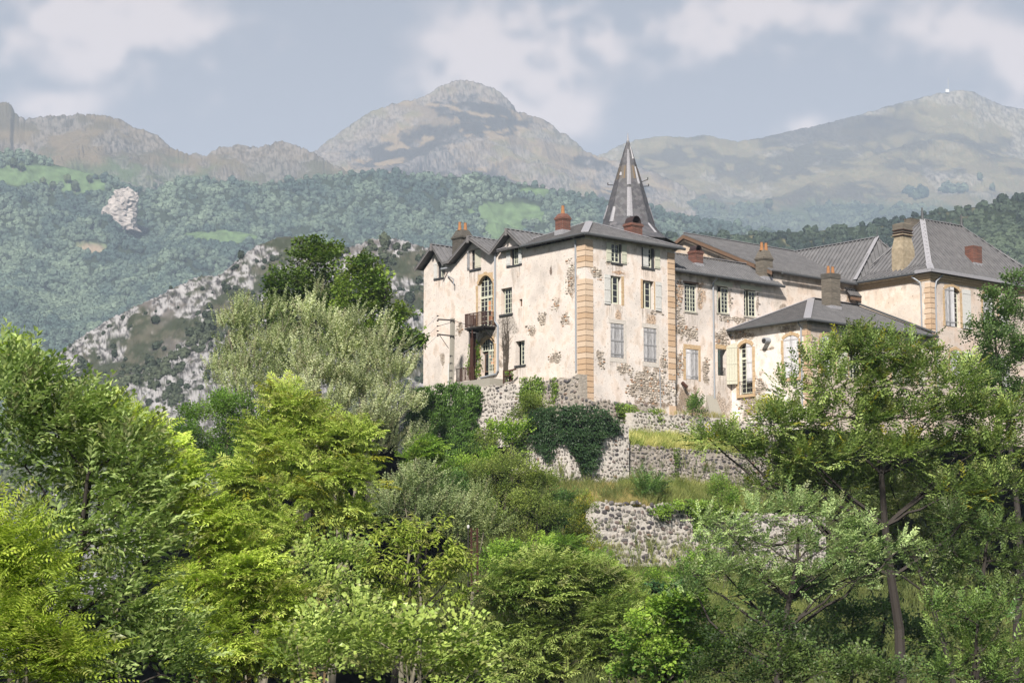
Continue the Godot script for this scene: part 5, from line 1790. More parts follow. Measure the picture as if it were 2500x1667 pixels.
# faces: [frame, u0, u1, foot, top]; the mortar body is one part per face, the stones are parts of the wall
func rubble_wall(called: String, label: String, faces: Array, size: float, most: int, seed_: int, mortar: Material, opt := {}) -> Node3D:
	if stone_shapes.is_empty():
		make_stone_shapes()
	var t := thing(called, label, "stone wall", "")
	var r := RandomNumberGenerator.new()
	r.seed = seed_
	var stones := []
	for fc in faces:
		var f: Dictionary = fc[0]
		var u0: float = fc[1]
		var u1: float = fc[2]
		var h0: float = fc[3]
		var h1: float = fc[4]
		var st := ST()
		st.set_smooth_group(0)
		var nu := int((u1 - u0) / 0.3) + 1
		var nh := int((h1 - h0) / 0.3) + 1
		var pt := func(i, j):
			var u := lerpf(u0, u1, float(i) / nu)
			var h := lerpf(h0, h1, float(j) / nh)
			if j == nh:
				h += nz.get_noise_2d(u * 0.8, seed_) * 0.3
			return W(f, u, h, nz.get_noise_3d(u * 0.9, h * 0.9, seed_) * 0.05)
		for i in nu:
			for j in nh:
				quad(st, pt.call(i, j), pt.call(i + 1, j), pt.call(i + 1, j + 1), pt.call(i, j + 1))
			var a: Vector3 = pt.call(i, nh)
			var b: Vector3 = pt.call(i + 1, nh)
			quad(st, a, b, b - f.n * 0.6, a - f.n * 0.6)
			quad(st, a - f.n * 0.6, b - f.n * 0.6, b - f.n * 0.6 - UP * (h1 - h0), a - f.n * 0.6 - UP * (h1 - h0))
		for i in [0, nu]:
			for j in nh:
				quad(st, pt.call(i, j), pt.call(i, j + 1), pt.call(i, j + 1) - f.n * 0.6, pt.call(i, j) - f.n * 0.6)
		part(t, "mortar_body", st.commit(), mortar)
		var h: float = h0 + 0.1
		while h < h1 + 0.02:
			var rh := size * r.randf_range(0.55, 0.9)
			var u: float = u0 + r.randf() * 0.2
			while u < u1 - 0.05:
				var w := size * clampf(r.randfn(0.95, 0.45), 0.35, 2.2)
				var hh := h + rh * 0.5 + r.randf_range(-0.09, 0.09) * size * 2.0 + nz.get_noise_2d(u * 0.7, h * 2.0) * size * 0.8
				var keep: float = opt.get("keep", 0.9)
				if r.randf() < keep and u + w < u1 + 0.1:
					var sh: float = rh * 0.5 * r.randf_range(0.6, 1.12) * opt.get("tall", 1.0)
					var top_edge := hh > h1 - rh
					var out := r.randf_range(0.03, 0.075) * (1.4 if top_edge else 1.0)
					var tilt := r.randf_range(-0.28, 0.28)
					var bx: Vector3 = (f.u * cos(tilt) + UP * sin(tilt)) * w * opt.get("fill", 0.44)
					var by: Vector3 = (UP * cos(tilt) - f.u * sin(tilt)) * sh
					var o := W(f, u + w * 0.5, hh, nz.get_noise_3d((u + w * 0.5) * 0.9, hh * 0.9, seed_) * 0.05)
					var pick := r.randi_range(0, 4) if r.randf() < 0.72 else r.randi_range(1, 6)
					if opt.has("pale") and r.randf() < opt.pale:
						pick = 4
					stones.append([w * sh, Transform3D(Basis(bx, by, f.n * out), o), pick, r.randi_range(0, 6), fc[5] if fc.size() > 5 else 1.0])
				u += w + r.randf_range(0.015, 0.06)
			h += rh + 0.03
	stones.sort_custom(func(a, b): return a[0] * a[4] > b[0] * b[4])
	var lots := {}
	for i in stones.size():
		var s: Array = stones[i]
		if i < most:
			var o := MeshInstance3D.new()
			o.name = "stone"
			o.mesh = stone_shapes[s[3]]
			o.material_override = M.stones[s[2]]
			o.transform = s[1]
			t.add_child(o, true)
		else:
			if not lots.has(s[3]):
				lots[s[3]] = [[], []]
			lots[s[3]][0].append(s[1])
			var c := Color(0.3, 0.27, 0.25) * r.randf_range(0.35, 1.25)
			lots[s[3]][1].append(c)
	if lots.size():
		var st := ST()
		for k in lots:
			for i in lots[k][0].size():
				var arr: Array = stone_shapes[k].surface_get_arrays(0)
				st.set_color(lots[k][1][i])
				for v in arr[Mesh.ARRAY_VERTEX]:
					st.add_vertex(lots[k][0][i] * v)
		stuff(part(t, "small_stones", st.commit(), M.tint))
	return t

func make_walls():
	var a := func(x): return frame(L(x, 0, 0), DB, NB)
	var b := func(x): return frame(L(0, x, 0), DA, NA)
	rubble_wall("upper_terrace_wall", "pale rubble wall below the balcony front, between two ivy growths", [[b.call(-2.0), 2.2, 17.5, 9.8, 14.75]], 0.25, 210, 21, M.mortar, {"keep": 0.8, "pale": 0.35})
	rubble_wall("dark_masonry_footing", "dark rough masonry footing left of the quoined house corner", [[b.call(-2.02), -1.7, 2.2, 11.5, 14.7], [a.call(-1.7), -2.0, 4.5, 11.5, 13.2]], 0.3, 130, 22, M.mortar_dark, {"keep": 0.95})
	rubble_wall("stone_bastion", "tall pale stone bastion with a vertical edge, draped in heart-shaped dark ivy", [[a.call(-6.5), -7.23, -2.36, 5.2, 11.4], [b.call(-7.23), -6.5, -1.0, 5.2, 11.4]], 0.22, 300, 23, M.mortar, {"keep": 0.8, "pale": 0.4})
	rubble_wall("middle_retaining_wall", "grey-brown rubble wall right of the bastion, under the dry grass bank", [[a.call(-6.0), -2.3, 11.0, 6.8, 10.05]], 0.25, 240, 24, M.mortar_dark, {"keep": 0.9})
	rubble_wall("upper_parapet_wall", "whitish rough parapet wall at the foot of the annex", [[a.call(-3.0), 1.2, 16.0, 10.2, 12.5]], 0.24, 230, 25, M.mortar, {"keep": 0.85, "pale": 0.65})
	rubble_wall("lower_retaining_wall", "lowest wall of dark rounded stones in pale mortar above the flowering bank", [[a.call(-9.5), -8.1, 1.6, 2.6, 6.15, 2.0], [a.call(-9.52), 1.6, 12.0, 2.6, 5.9]], 0.32, 300, 26, M.mortar, {"keep": 0.99, "fill": 0.5, "tall": 1.12, "pale": 0.15})
	# filling behind the bastion and the terraces
	var st := ST()
	box(st, L(-6.0, -6.9, 4.0), DA * 4.5, DB * 4.3, UP * 7.2)
	box(st, L(-9.1, -7.7, 1.0), DA * 3.5, DB * 22.0, UP * 5.0)
	box(st, L(-5.6, -2.3, 4.0), DA * 3.0, DB * 15.0, UP * 5.9)
	box(st, L(-2.6, 1.3, 8.0), DA * 2.5, DB * 17.0, UP * 4.5)
	box(st, L(0.3, -1.6, 8.0), DA * 17.4, DB * 1.8, UP * 6.4)
	struct(part(self, "terrace_ground", st.commit(), M.soil))

# ------------------------------------------------------------------ small things
func make_small_things():
	# the concrete pole with its two crossarms before the west front
	var foot := at(1101, 955, 138.0)
	var t := thing("utility_pole", "grey concrete utility pole with two crossarms in front of the left facade", "utility pole", "", foot)
	var top := at(1105, 777, 138.0) - foot
	var st := ST()
	bar(st, Vector3(0, -1, 0), top, 0.27, 0.2)
	var pole := part(t, "pole", st.commit(), M.concrete)
	for k in 5:  # dark blocks painted in for the shade of the pole's hollows
		st = ST()
		box(st, Vector3(-0.1, 0.35 + k * 0.5, 0.1), Vector3(0.18, 0, 0), Vector3(0, 0.1, 0), Vector3(0, 0, 0.05))
		part(pole, "recess_shade", st.commit(), M.iron)
	st = ST()
	tube(st, [Vector3(-0.2, -1, 0.1), Vector3(-0.17, 1.9, 0.1)], [0.045, 0.045], 6)
	part(t, "cable_sleeve", st.commit(), M.white_wood)
	for q in [[[1068, 779.5], [1109, 782]], [[1067, 816], [1109, 820.5]]]:
		st = ST()
		bar(st, at(q[0][0], q[0][1], 137.75) - foot, at(q[1][0], q[1][1], 137.85) - foot, 0.09)
		part(t, "crossarm", st.commit(), M.iron)
	st = ST()
	bar(st, at(1073, 818, 137.8) - foot, at(1095, 850, 137.9) - foot, 0.035)
	bar(st, at(1070, 796, 137.8) - foot, at(1098, 788, 137.9) - foot, 0.03)
	part(t, "brace", st.commit(), M.iron)
	for y in [771, 783, 796, 808, 820]:
		st = ST()
		var p := at(1066, y, 137.75) - foot
		tube(st, [p, p + Vector3(0.09, 0, 0), p + Vector3(0.1, 0, 0), p + Vector3(0.16, 0, 0)], [0.05, 0.05, 0.025, 0.025], 7)
		part(t, "insulator", st.commit(), M.iron)
	for q in [[1068, 772, 940, 862, "topmost"], [1067, 797, 930, 886, "middle"], [1067, 820, 935, 905, "lowest"]]:
		var a := at(q[0], q[1], 137.7)
		var b := at(q[2], q[3], 120.0)
		var pts := []
		for k in 9:
			pts.append(a.lerp(b, k / 8.0) - UP * sin(PI * k / 8.0) * 0.3)
		st = ST()
		tube(st, pts, pts.map(func(_p): return 0.012), 4)
		tag(part(self, numbered("power_line"), st.commit(), M.pipe), "%s thin wire running from the pole's crossarms into the dark maple" % q[4], "wire")
	st = ST()
	var wa := at(1110, 783, 137.8)
	var wb := L(9.2, -1.05, 19.15)
	var pts2 := []
	for k in 7:
		pts2.append(wa.lerp(wb, k / 6.0) - UP * sin(PI * k / 6.0) * 0.12)
	tube(st, pts2, pts2.map(func(_p): return 0.018), 4)
	tag(part(self, numbered("power_line"), st.commit(), M.iron), "black cable from the pole top to the balcony", "wire")
	# white plastic chair on the terrace
	var c := L(-1.7, 12.2, 12.6)
	t = thing("garden_chair", "small white garden chair behind the whitish parapet wall", "chair", "", c)
	st = ST()
	box(st, Vector3(-0.22, 0.4, -0.2), Vector3(0.44, 0, 0), Vector3(0, 0.04, 0), Vector3(0, 0, 0.42))
	part(t, "seat", st.commit(), M.white_wood)
	st = ST()
	box(st, Vector3(-0.22, 0.44, -0.22), Vector3(0.44, 0, 0), Vector3(0, 0.42, -0.1), Vector3(0, 0, 0.04))
	part(t, "backrest", st.commit(), M.white_wood)
	for x in [-0.2, 0.17]:
		for z in [-0.2, 0.18]:
			st = ST()
			box(st, Vector3(x, -0.3, z), Vector3(0.035, 0, 0), Vector3(0, 0.7, 0), Vector3(0, 0, 0.035))
			part(t, "leg", st.commit(), M.white_wood)
		st = ST()
		box(st, Vector3(x, 0.62, -0.2), Vector3(0.04, 0, 0), Vector3(0, 0.035, 0), Vector3(0, 0, 0.4))
		part(t, "armrest", st.commit(), M.white_wood)
	# rusty garden furniture under the dead creeper
	c = L(7.1, -1.0, 15.2)
	t = thing("iron_chair", "rusty iron chair standing against the left facade beside the dead creeper", "chair", "", c)
	for q in [[Vector3(0, -0.6, 0), Vector3(0, 0.75, 0)], [Vector3(0.4, -0.6, 0), Vector3(0.4, 0.75, 0)], [Vector3(0.55, -0.6, 0.3), Vector3(0.42, 0.3, 0.05)], [Vector3(0.75, -0.6, 0), Vector3(0.4, 0.55, 0.1)]]:
		st = ST()
		bar(st, q[0], q[1], 0.06)
		part(t, "leg", st.commit(), M.rust)
	st = ST()
	box(st, Vector3(0, 0.28, 0), Vector3(0.6, 0.05, 0), Vector3(0, 0.05, 0), Vector3(0, 0, 0.4))
	part(t, "seat", st.commit(), M.rust)
	st = ST()
	bar(st, Vector3(0.35, 0.7, 0), Vector3(0.85, 0.8, 0.2), 0.1)
	bar(st, Vector3(0, 0.7, 0), Vector3(0.4, 0.7, 0), 0.05)
	part(t, "backrest", st.commit(), M.rust)
	# the two rusty posts with a white cap among the shrubs
	c = at(1157, 1365, 96.0)
	t = thing("rusty_posts", "twin rusty iron posts with rungs among the shrubs below the ivy", "iron frame", "", c)
	for x in [-0.1, 0.18]:
		st = ST()
		bar(st, Vector3(x, -1.5, 0), Vector3(x - 0.03, 1.45, 0), 0.07)
		part(t, "post", st.commit(), M.rust)
	for k in 6:
		st = ST()
		bar(st, Vector3(-0.1, 0.1 + k * 0.24, 0), Vector3(0.18, 0.1 + k * 0.24, 0), 0.03)
		part(t, "rung", st.commit(), M.rust)
	c = at(1143, 1285, 96.0)  # a white insulator on a thin stem, giving no light
	t = thing("white_insulator", "small white insulator head beside the twin rusty posts", "lamp", "", c)
	st = ST()
	tube(st, [Vector3(0, -3.0, 0), Vector3(0, 0, 0)], [0.03, 0.03], 6)
	part(t, "pole", st.commit(), M.iron)
	st = ST()
	tube(st, [Vector3(0, -0.08, 0), Vector3(0, 0.02, 0), Vector3(0, 0.07, 0)], [0.05, 0.065, 0.03], 8)
	part(t, "insulator_head", st.commit(), M.white_wood)
	# dead creeper on the west front
	t = thing("dead_creeper", "bare brown creeper stems climbing the left facade between two windows", "creeper", "")
	var r := RandomNumberGenerator.new()
	r.seed = 5
	st = ST()
	var fa := frame(CORNER, DA, NA)
	for k in 26:
		var u := 8.05 + r.randf_range(-0.25, 0.25)
		var h := 15.3
		var pts := [W(fa, u, h, 0.05)]
		var end := r.randf_range(17.5, 19.9)
		var drift := r.randf_range(-0.1, 0.06)
		while h < end:
			h += 0.3
			u += drift * (h - 15.0) * 0.12 + r.randf_range(-0.05, 0.05)
			pts.append(W(fa, u, h, 0.03 + r.randf() * 0.03))
		var n := pts.size()
		var rad := []
		for i in n:
			rad.append(lerpf(0.022, 0.007, float(i) / n))
		tube(st, pts, rad, 4)
		for q in 4:
			var i := r.randi_range(n / 2, n - 1)
			var p: Vector3 = pts[i]
			tube(st, [p, p + fa.u * r.randf_range(-0.5, 0.5) + UP * r.randf_range(0.1, 0.5)], [0.008, 0.004], 3)
	part(t, "stem", st.commit(), M.bark)

# ------------------------------------------------------------------ leaves
func leaf(st: SurfaceTool, base: Vector3, dir: Vector3, nrm: Vector3, length: float, width: float, fold: float, c: Color, four := false):
	var d := dir.normalized()
	var s := d.cross(nrm).normalized()
	var n := s.cross(d)
	var tip := base + d * length - n * length * 0.12
	var l := base + d * length * 0.45 + s * width * 0.5 + n * fold * width
	var r := base + d * length * 0.45 - s * width * 0.5 + n * fold * width
	st.set_color(c)
	if four:
		var m := base + d * length * 0.5
		tri(st, base, l, m)
		tri(st, l, tip, m)
		tri(st, tip, r, m)
		tri(st, r, base, m)
	else:
		tri(st, base, l, tip)
		tri(st, base, tip, r)

var sprays := {}

func spray(kind: String) -> ArrayMesh:
	if sprays.has(kind):
		return sprays[kind]
	var r := RandomNumberGenerator.new()
	r.seed = hash(kind)
	var st := ST()
	var tone := func(lo, hi): 
		var g := r.randf_range(lo * 0.75, hi * 1.1)
		if r.randf() < 0.2:
			return Color(1.75, 1.6, 2.0) * r.randf_range(0.85, 1.1)  # pale leaves: bright leaf highlights painted into the vertex colour
		return Color(g * r.randf_range(0.94, 1.08), g, g * r.randf_range(0.8, 1.1))
	var jit := func(k): return Vector3(r.randf_range(-k, k), r.randf_range(-k, k), r.randf_range(-k, k))
	match kind:
		"broad":
			for i in 11:
				var z := i * 0.042
				var side := Vector3(1 if i % 2 else -1, 0, 0)
				leaf(st, Vector3(0, 0, z), side * 0.75 + Vector3(0, 0.05, 0.75) + jit.call(0.25), UP + jit.call(0.45), r.randf_range(0.09, 0.125), r.randf_range(0.042, 0.058), 0.22, tone.call(0.75, 1.2), true)
		"pinnate":
			for k in 4:
				var an := TAU * k / 4.0 + r.randf()
				var d := Vector3(cos(an) * 0.8, 0.25, sin(an) * 0.8 + 0.55).normalized()
				var p := Vector3.ZERO
				for i in 7:
					p += d * 0.042
					d = (d + Vector3(0, -0.09, 0)).normalized()
					var s := d.cross(UP).normalized()
					for q in [-1, 1]:
						leaf(st, p, s * q + d * 0.55 + jit.call(0.12), UP + jit.call(0.3), r.randf_range(0.075, 0.105), 0.033, 0.18, tone.call(0.78, 1.2))
				leaf(st, p, d, UP, 0.1, 0.033, 0.18, tone.call(0.85, 1.2))
		"fern":
			for k in 3:
				var an := TAU * k / 3.0 + r.randf()
				var d := Vector3(cos(an) * 0.7, 0.35, sin(an) * 0.7 + 0.5).normalized()
				var p := Vector3.ZERO
				for i in 9:
					p += d * 0.035
					d = (d + Vector3(0, -0.07, 0)).normalized()
					var s := d.cross(UP).normalized()
					for q in [-1, 1]:
						leaf(st, p, s * q + d * 0.45 + jit.call(0.08), UP + jit.call(0.2), 0.075 * (1.0 - i * 0.06), 0.02, 0.15, tone.call(0.85, 1.15))
		"poplar":
			for i in 20:
				var z := i * 0.026
				var an := i * 2.4
				var c: Color = tone.call(0.65, 0.95) if r.randf() < 0.48 else Color(1.5, 1.5, 1.75) * r.randf_range(0.9, 1.2)
				leaf(st, Vector3(0, 0, z), Vector3(cos(an), sin(an) * 0.6, 0.6) + jit.call(0.4), UP + jit.call(0.9), r.randf_range(0.055, 0.08), r.randf_range(0.045, 0.06), 0.12, c)
		"maple":
			for i in 10:
				var an := i * 2.4
				var p := Vector3(cos(an) * 0.14, r.randf_range(-0.04, 0.05), sin(an) * 0.14 + 0.12)
				leaf(st, p, Vector3(cos(an), -0.15, sin(an)) + jit.call(0.3), UP + jit.call(0.35), r.randf_range(0.12, 0.17), r.randf_range(0.11, 0.15), 0.12, tone.call(0.75, 1.2))
		"round":
			for i in 10:
				var an := i * 2.4
				leaf(st, Vector3(cos(an) * 0.08, 0, i * 0.035), Vector3(cos(an), 0.05, sin(an) * 0.5 + 0.4) + jit.call(0.3), UP + jit.call(0.5), r.randf_range(0.07, 0.1), r.randf_range(0.065, 0.085), 0.1, tone.call(0.75, 1.25), true)
		"long":
			for i in 9:
				var an := i * 2.4
				leaf(st, Vector3(0, 0, i * 0.03), Vector3(cos(an), -0.35, sin(an) * 0.5 + 0.4) + jit.call(0.2), UP + jit.call(0.4), r.randf_range(0.14, 0.2), r.randf_range(0.04, 0.055), 0.2, tone.call(0.8, 1.2))
		"small":
			for i in 22:
				var p: Vector3 = jit.call(0.16) * Vector3(1, 0.6, 1)
				leaf(st, p, p.normalized() + jit.call(0.5) + Vector3(0, 0.2, 0.3), UP + jit.call(0.7), r.randf_range(0.05, 0.075), r.randf_range(0.03, 0.045), 0.15, tone.call(0.7, 1.25))
		"ivy":
			for i in 14:
				var p: Vector3 = jit.call(0.2) * Vector3(1, 1, 0.25)
				leaf(st, p, Vector3(r.randf_range(-0.5, 0.5), -1, 0.25), Vector3(0, 0.45, 1) + jit.call(0.45), r.randf_range(0.08, 0.12), r.randf_range(0.08, 0.11), 0.08, tone.call(0.7, 1.25))
		"grass":
			for i in 12:
				var an := r.randf() * TAU
				var d := Vector3(cos(an) * 0.25, 1, sin(an) * 0.25)
				var b := Vector3(r.randf_range(-0.12, 0.12), 0, r.randf_range(-0.12, 0.12))
				var hh := r.randf_range(0.55, 1.0)
				var c: Color = tone.call(0.75, 1.2)
				st.set_color(c)
				var s := d.cross(Vector3(sin(an), 0.2, 1)).normalized() * 0.011
				var m := b + d * hh * 0.6
				var tip := b + d * hh + Vector3(cos(an) * 0.12, -0.04, sin(an) * 0.12)
				quad(st, b - s, b + s, m + s * 0.8, m - s * 0.8)
				tri(st, m - s * 1.4, m + s * 1.4, tip)
		"umbel":
			for i in 16:
				var an := r.randf() * TAU
				var q := sqrt(r.randf()) * 0.07
				leaf(st, Vector3(cos(an) * q, 0.9, sin(an) * q), Vector3(cos(an), 0.1, sin(an)), UP, 0.03, 0.03, 0.0, Color(1, 1, 1))
			st.set_color(Color(0.2, 0.3, 0.08))
			quad(st, Vector3(-0.005, 0, 0), Vector3(0.005, 0, 0), Vector3(0.005, 0.9, 0), Vector3(-0.005, 0.9, 0))
	sprays[kind] = st.commit()
	return sprays[kind]

const SPRAY_SIZE := {"broad": 0.34, "pinnate": 0.42, "fern": 0.4, "poplar": 0.34, "maple": 0.44, "round": 0.3, "long": 0.38, "small": 0.32, "ivy": 0.34}

# foliage in lobes [centre, radii]: each lobe breaks into clumps, each clump into leafy twigs
func crown(parent: Node, origin: Vector3, lobes: Array, kind: String, dark: Color, light: Color, opt := {}) -> Array:
	var r := RandomNumberGenerator.new()
	r.seed = opt.get("seed", 1)
	var scale_: float = opt.get("scale", 1.0)
	var s: float = SPRAY_SIZE[kind] * scale_
	var dens: float = opt.get("density", 1.0)
	var lift: float = opt.get("lift", 0.35)
	var wind: Vector3 = opt.get("wind", Vector3(0.25, 0, 0.05))
	var where := []
	var tint := []
	var tips := []
	for lb in lobes:
		var c: Vector3 = lb[0]
		var rv: Vector3 = lb[1]
		var rm := (rv.x + rv.y + rv.z) / 3.0
		var rc := clampf(rm * opt.get("clump", 0.36), s * 0.8, 1.6)
		var n := int(clampf(2.6 * rm * rm / (rc * rc), 5, 60))
		for k in n:
			var z := r.randf_range(-0.62, 1.0)
			var an := r.randf() * TAU
			var q := sqrt(1.0 - z * z)
			var d := Vector3(cos(an) * q, z, sin(an) * q)
			var far := r.randf_range(0.45, 1.0)
			if opt.get("spiky", 0.0) > 0.0 and z > 0.3:
				far += r.randf() * opt.spiky
			var cc := c + d * rv * far
			tips.append([c, cc])
			var mood := clampf(0.42 + r.randfn(0.0, 0.22) + d.y * 0.12 + nz.get_noise_3d(cc.x * 0.35, cc.y * 0.35, cc.z * 0.35) * 0.5, 0.0, 1.0)
			var m := int(dens * 8.0 * rc * rc / (s * s * 0.4))
			for i in m:
				var o := Vector3(r.randfn(0, 0.45), r.randfn(0, 0.34), r.randfn(0, 0.45)) * rc
				var p := cc + o
				var dir := (d * 0.7 + o.normalized() * 0.6 + UP * lift + wind + Vector3(r.randf_range(-0.5, 0.5), r.randf_range(-0.3, 0.3), r.randf_range(-0.5, 0.5))).normalized()
				var up := (UP + Vector3(r.randf_range(-0.5, 0.5), 0, r.randf_range(-0.5, 0.5))).normalized()
				var x := up.cross(dir).normalized()
				var sc := scale_ * r.randf_range(0.75, 1.2)
				where.append(Transform3D(Basis(x, dir.cross(x), dir).scaled(Vector3(sc, sc, sc)), p - origin))
				var g := clampf(mood + r.randf_range(-0.2, 0.2), 0.0, 1.0)
				var col := dark.lerp(light, g) * 2.75
				if r.randf() < 0.16:   # wind-turned pale sides, and leaf highlights put into the colour
					col = col.lerp(Color(light.r * 1.15 + 0.05, light.g + 0.045, light.b + 0.05), 0.75)
				if r.randf() < opt.get("yellow", 0.0):
					col = col.lerp(Color(0.33, 0.3, 0.02), 0.75)
				tint.append(col)
	var mesh := spray(kind)
	if mesh.surface_get_material(0) == null:
		mesh.surface_set_material(0, M.leaf_shiny if kind in ["broad", "ivy", "round"] else M.leaf)
	stuff(multi(parent, "crown", mesh, where, tint))
	leaf_total += where.size()
	return tips

var leaf_total := 0

func wood(parent: Node, origin: Vector3, base: Vector3, lobes: Array, tips: Array, girth: float, m: Material, seed_: int, twig := 0.5, stems := 1):
	var r := RandomNumberGenerator.new()
	r.seed = seed_
	var mid := Vector3.ZERO
	var high := -1e9
	for l in lobes:
		mid += l[0]
		high = maxf(high, l[0].y)
	mid /= lobes.size()
	var st := ST()
	var axes := []
	for k in stems:
		var b := base
		var top := Vector3(mid.x, lerpf(mid.y, high, 0.6), mid.z)
		if stems > 1:
			var far: Vector3 = lobes[r.randi_range(0, lobes.size() - 1)][0]
			b += Vector3(r.randf_range(-1, 1), 0, r.randf_range(-1, 1)) * girth * 4.0
			top = top.lerp(far, 0.6)
		var axis := []
		var rad := []
		var sway := Vector3(r.randf_range(-1, 1), 0, r.randf_range(-1, 1)) * (top - b).length() * 0.07
		for i in 9:
			var q := i / 8.0
			axis.append(b.lerp(top, q) + sway * sin(q * PI * 1.3) + Vector3(r.randf_range(-1, 1), 0, r.randf_range(-1, 1)) * girth * 0.4)
			rad.append(girth * lerpf(1.0, 0.16, q) * (1.35 if i == 0 else 1.0))
		axis[0] = b - UP * 0.6
		tube(st, axis.map(func(p): return p - origin), rad, 8)
		axes.append(axis)
	part(parent, "trunk", st.commit(), m)
	st = ST()
	for l in lobes:
		var c: Vector3 = l[0]
		var axis: Array = axes[r.randi_range(0, axes.size() - 1)]
		var best: Vector3 = axis[2]
		var cost := 1e9
		var at_ := 2
		for i in range(2, 9):   # a limb leaves the trunk well below what it carries
			var p: Vector3 = axis[i]
			var side := Vector2(p.x - c.x, p.z - c.z).length()
			var k := absf((c.y - p.y) - side * 0.75)
			if k < cost:
				cost = k
				best = p
				at_ = i
		var w := girth * lerpf(1.0, 0.16, at_ / 8.0) * 0.55
		var bend := best.lerp(c, 0.55) + Vector3(r.randf_range(-1, 1), r.randf_range(-0.8, 0.6), r.randf_range(-1, 1)) * 0.16 * best.distance_to(c)
		var pts := []
		var rad := []
		for i in 8:
			var q := i / 7.0
			pts.append(best.lerp(bend, q).lerp(bend.lerp(c, q), q) - origin + Vector3(r.randf_range(-1, 1), r.randf_range(-1, 1), r.randf_range(-1, 1)) * 0.025 * best.distance_to(c) * sin(q * PI))
			rad.append(maxf(lerpf(w, w * 0.3, q), 0.012))
		tube(st, pts, rad, 5)
	for t in tips:
		if r.randf() < twig:
			var a: Vector3 = t[0]
			var b: Vector3 = t[1]
			var m2 := a.lerp(b, 0.5) + Vector3(r.randf_range(-1, 1), r.randf_range(-0.4, 1), r.randf_range(-1, 1)) * 0.12 * a.distance_to(b)
			tube(st, [a - origin, m2 - origin, b - origin], [girth * 0.1, girth * 0.06, girth * 0.03], 4)
	part(parent, "branches", st.commit(), m)

# lobes given in photograph pixels at a distance d become real lobes of the tree's true size
func px_lobes(list: Array, d: float, seed_: int, depth := 0.9, forward := 0.0) -> Array:
	var r := RandomNumberGenerator.new()
	r.seed = seed_
	var out := []
	for q in list:
		var k := d / FOCAL
		var rr: float = (q[2] + q[3]) * 0.5 * k
		var off := r.randf_range(-0.8, 0.8) * rr + forward
		var dd := d + off
		out.append([at(q[0], q[1], dd), Vector3(q[2] * k, q[3] * k, rr * depth)])
	return out

func px_tree(called: String, label: String, category: String, group: String, d: float, foot_px: float, list: Array, kind: String, dark: Color, light: Color, opt := {}):
	var seed_: int = opt.get("seed", int(d * 10 + list.size()))
	var tight: float = opt.get("shrink", 0.85)
	list = list.map(func(q): return [q[0], q[1], q[2] * tight, q[3] * tight])
	var lobes := px_lobes(list, d, seed_, opt.get("depth", 0.9))
	var x := at(foot_px, 1200, d).x
	var g := ground(x, -d)
	if opt.has("foot_py"):
		g = at(foot_px, opt.foot_py, d).y
	var base := Vector3(x, g, -d)
	var t := thing(called, label, category, group, base)
	opt.seed = seed_
	var tips := crown(t, base, lobes, kind, dark, light, opt)
	wood(t, base, base, lobes, tips, opt.get("girth", 0.2), opt.get("bark", M.bark), seed_, opt.get("twig", 0.4), opt.get("stems", 1))

# leaves growing over a wall face, within an outline given in photograph pixels
func ivy(called: String, label: String, sheets: Array, dark: Color, light: Color, opt := {}):
	var t := thing(called, label, opt.get("category", "ivy"), opt.get("group", ""))
	var r := RandomNumberGenerator.new()
	r.seed = opt.get("seed", 9)
	var where := []
	var tint := []
	var thick: float = opt.get("thick", 0.35)
	for sh in sheets:
		var f: Dictionary = sh[0]
		var poly := PackedVector2Array()
		var lo := Vector2(1e9, 1e9)
		var hi := -lo
		for q in sh[1]:
			var rr := ray(q[0], q[1])
			var w: Vector3 = rr * ((f.o.dot(f.n) + thick * 0.4) / rr.dot(f.n))
			var v := Vector2((w - f.o).dot(f.u), w.y)
			poly.append(v)
			lo = lo.min(v)
			hi = hi.max(v)
		var n := int((hi.x - lo.x) * (hi.y - lo.y) * 42.0 * opt.get("density", 1.0))
		for i in n:
			var v := Vector2(r.randf_range(lo.x, hi.x), r.randf_range(lo.y, hi.y))
			var edge := v + Vector2(nz.get_noise_2d(v.x * 1.5, v.y * 1.5), nz.get_noise_2d(v.x * 1.5 + 50, v.y * 1.5)) * 0.3
			if not Geometry2D.is_point_in_polygon(edge, poly):
				continue
			var b := nz.get_noise_2d(v.x * 1.1 + 9, v.y * 1.4)
			var out := thick * (0.45 + b * 0.9) + r.randf_range(-0.12, 0.08)
			var sc := r.randf_range(0.8, 1.25)
			var tilt := Basis(UP, r.randf_range(-0.6, 0.6)) * Basis(f.u, r.randf_range(-0.9, 0.25))
			var bs := tilt * Basis(f.u, UP, f.n)
			where.append(Transform3D(bs.scaled(Vector3(sc, sc, sc)), W(f, v.x, v.y, maxf(out, 0.03))))
			tint.append(dark.lerp(light, clampf(0.4 + b * 0.8 + r.randf_range(-0.25, 0.3), 0, 1)) * 2.0)
	var mesh := spray("ivy")
	if mesh.surface_get_material(0) == null:
		mesh.surface_set_material(0, M.leaf_shiny)
	stuff(multi(t, "leaves", mesh, where, tint))
	leaf_total += where.size()

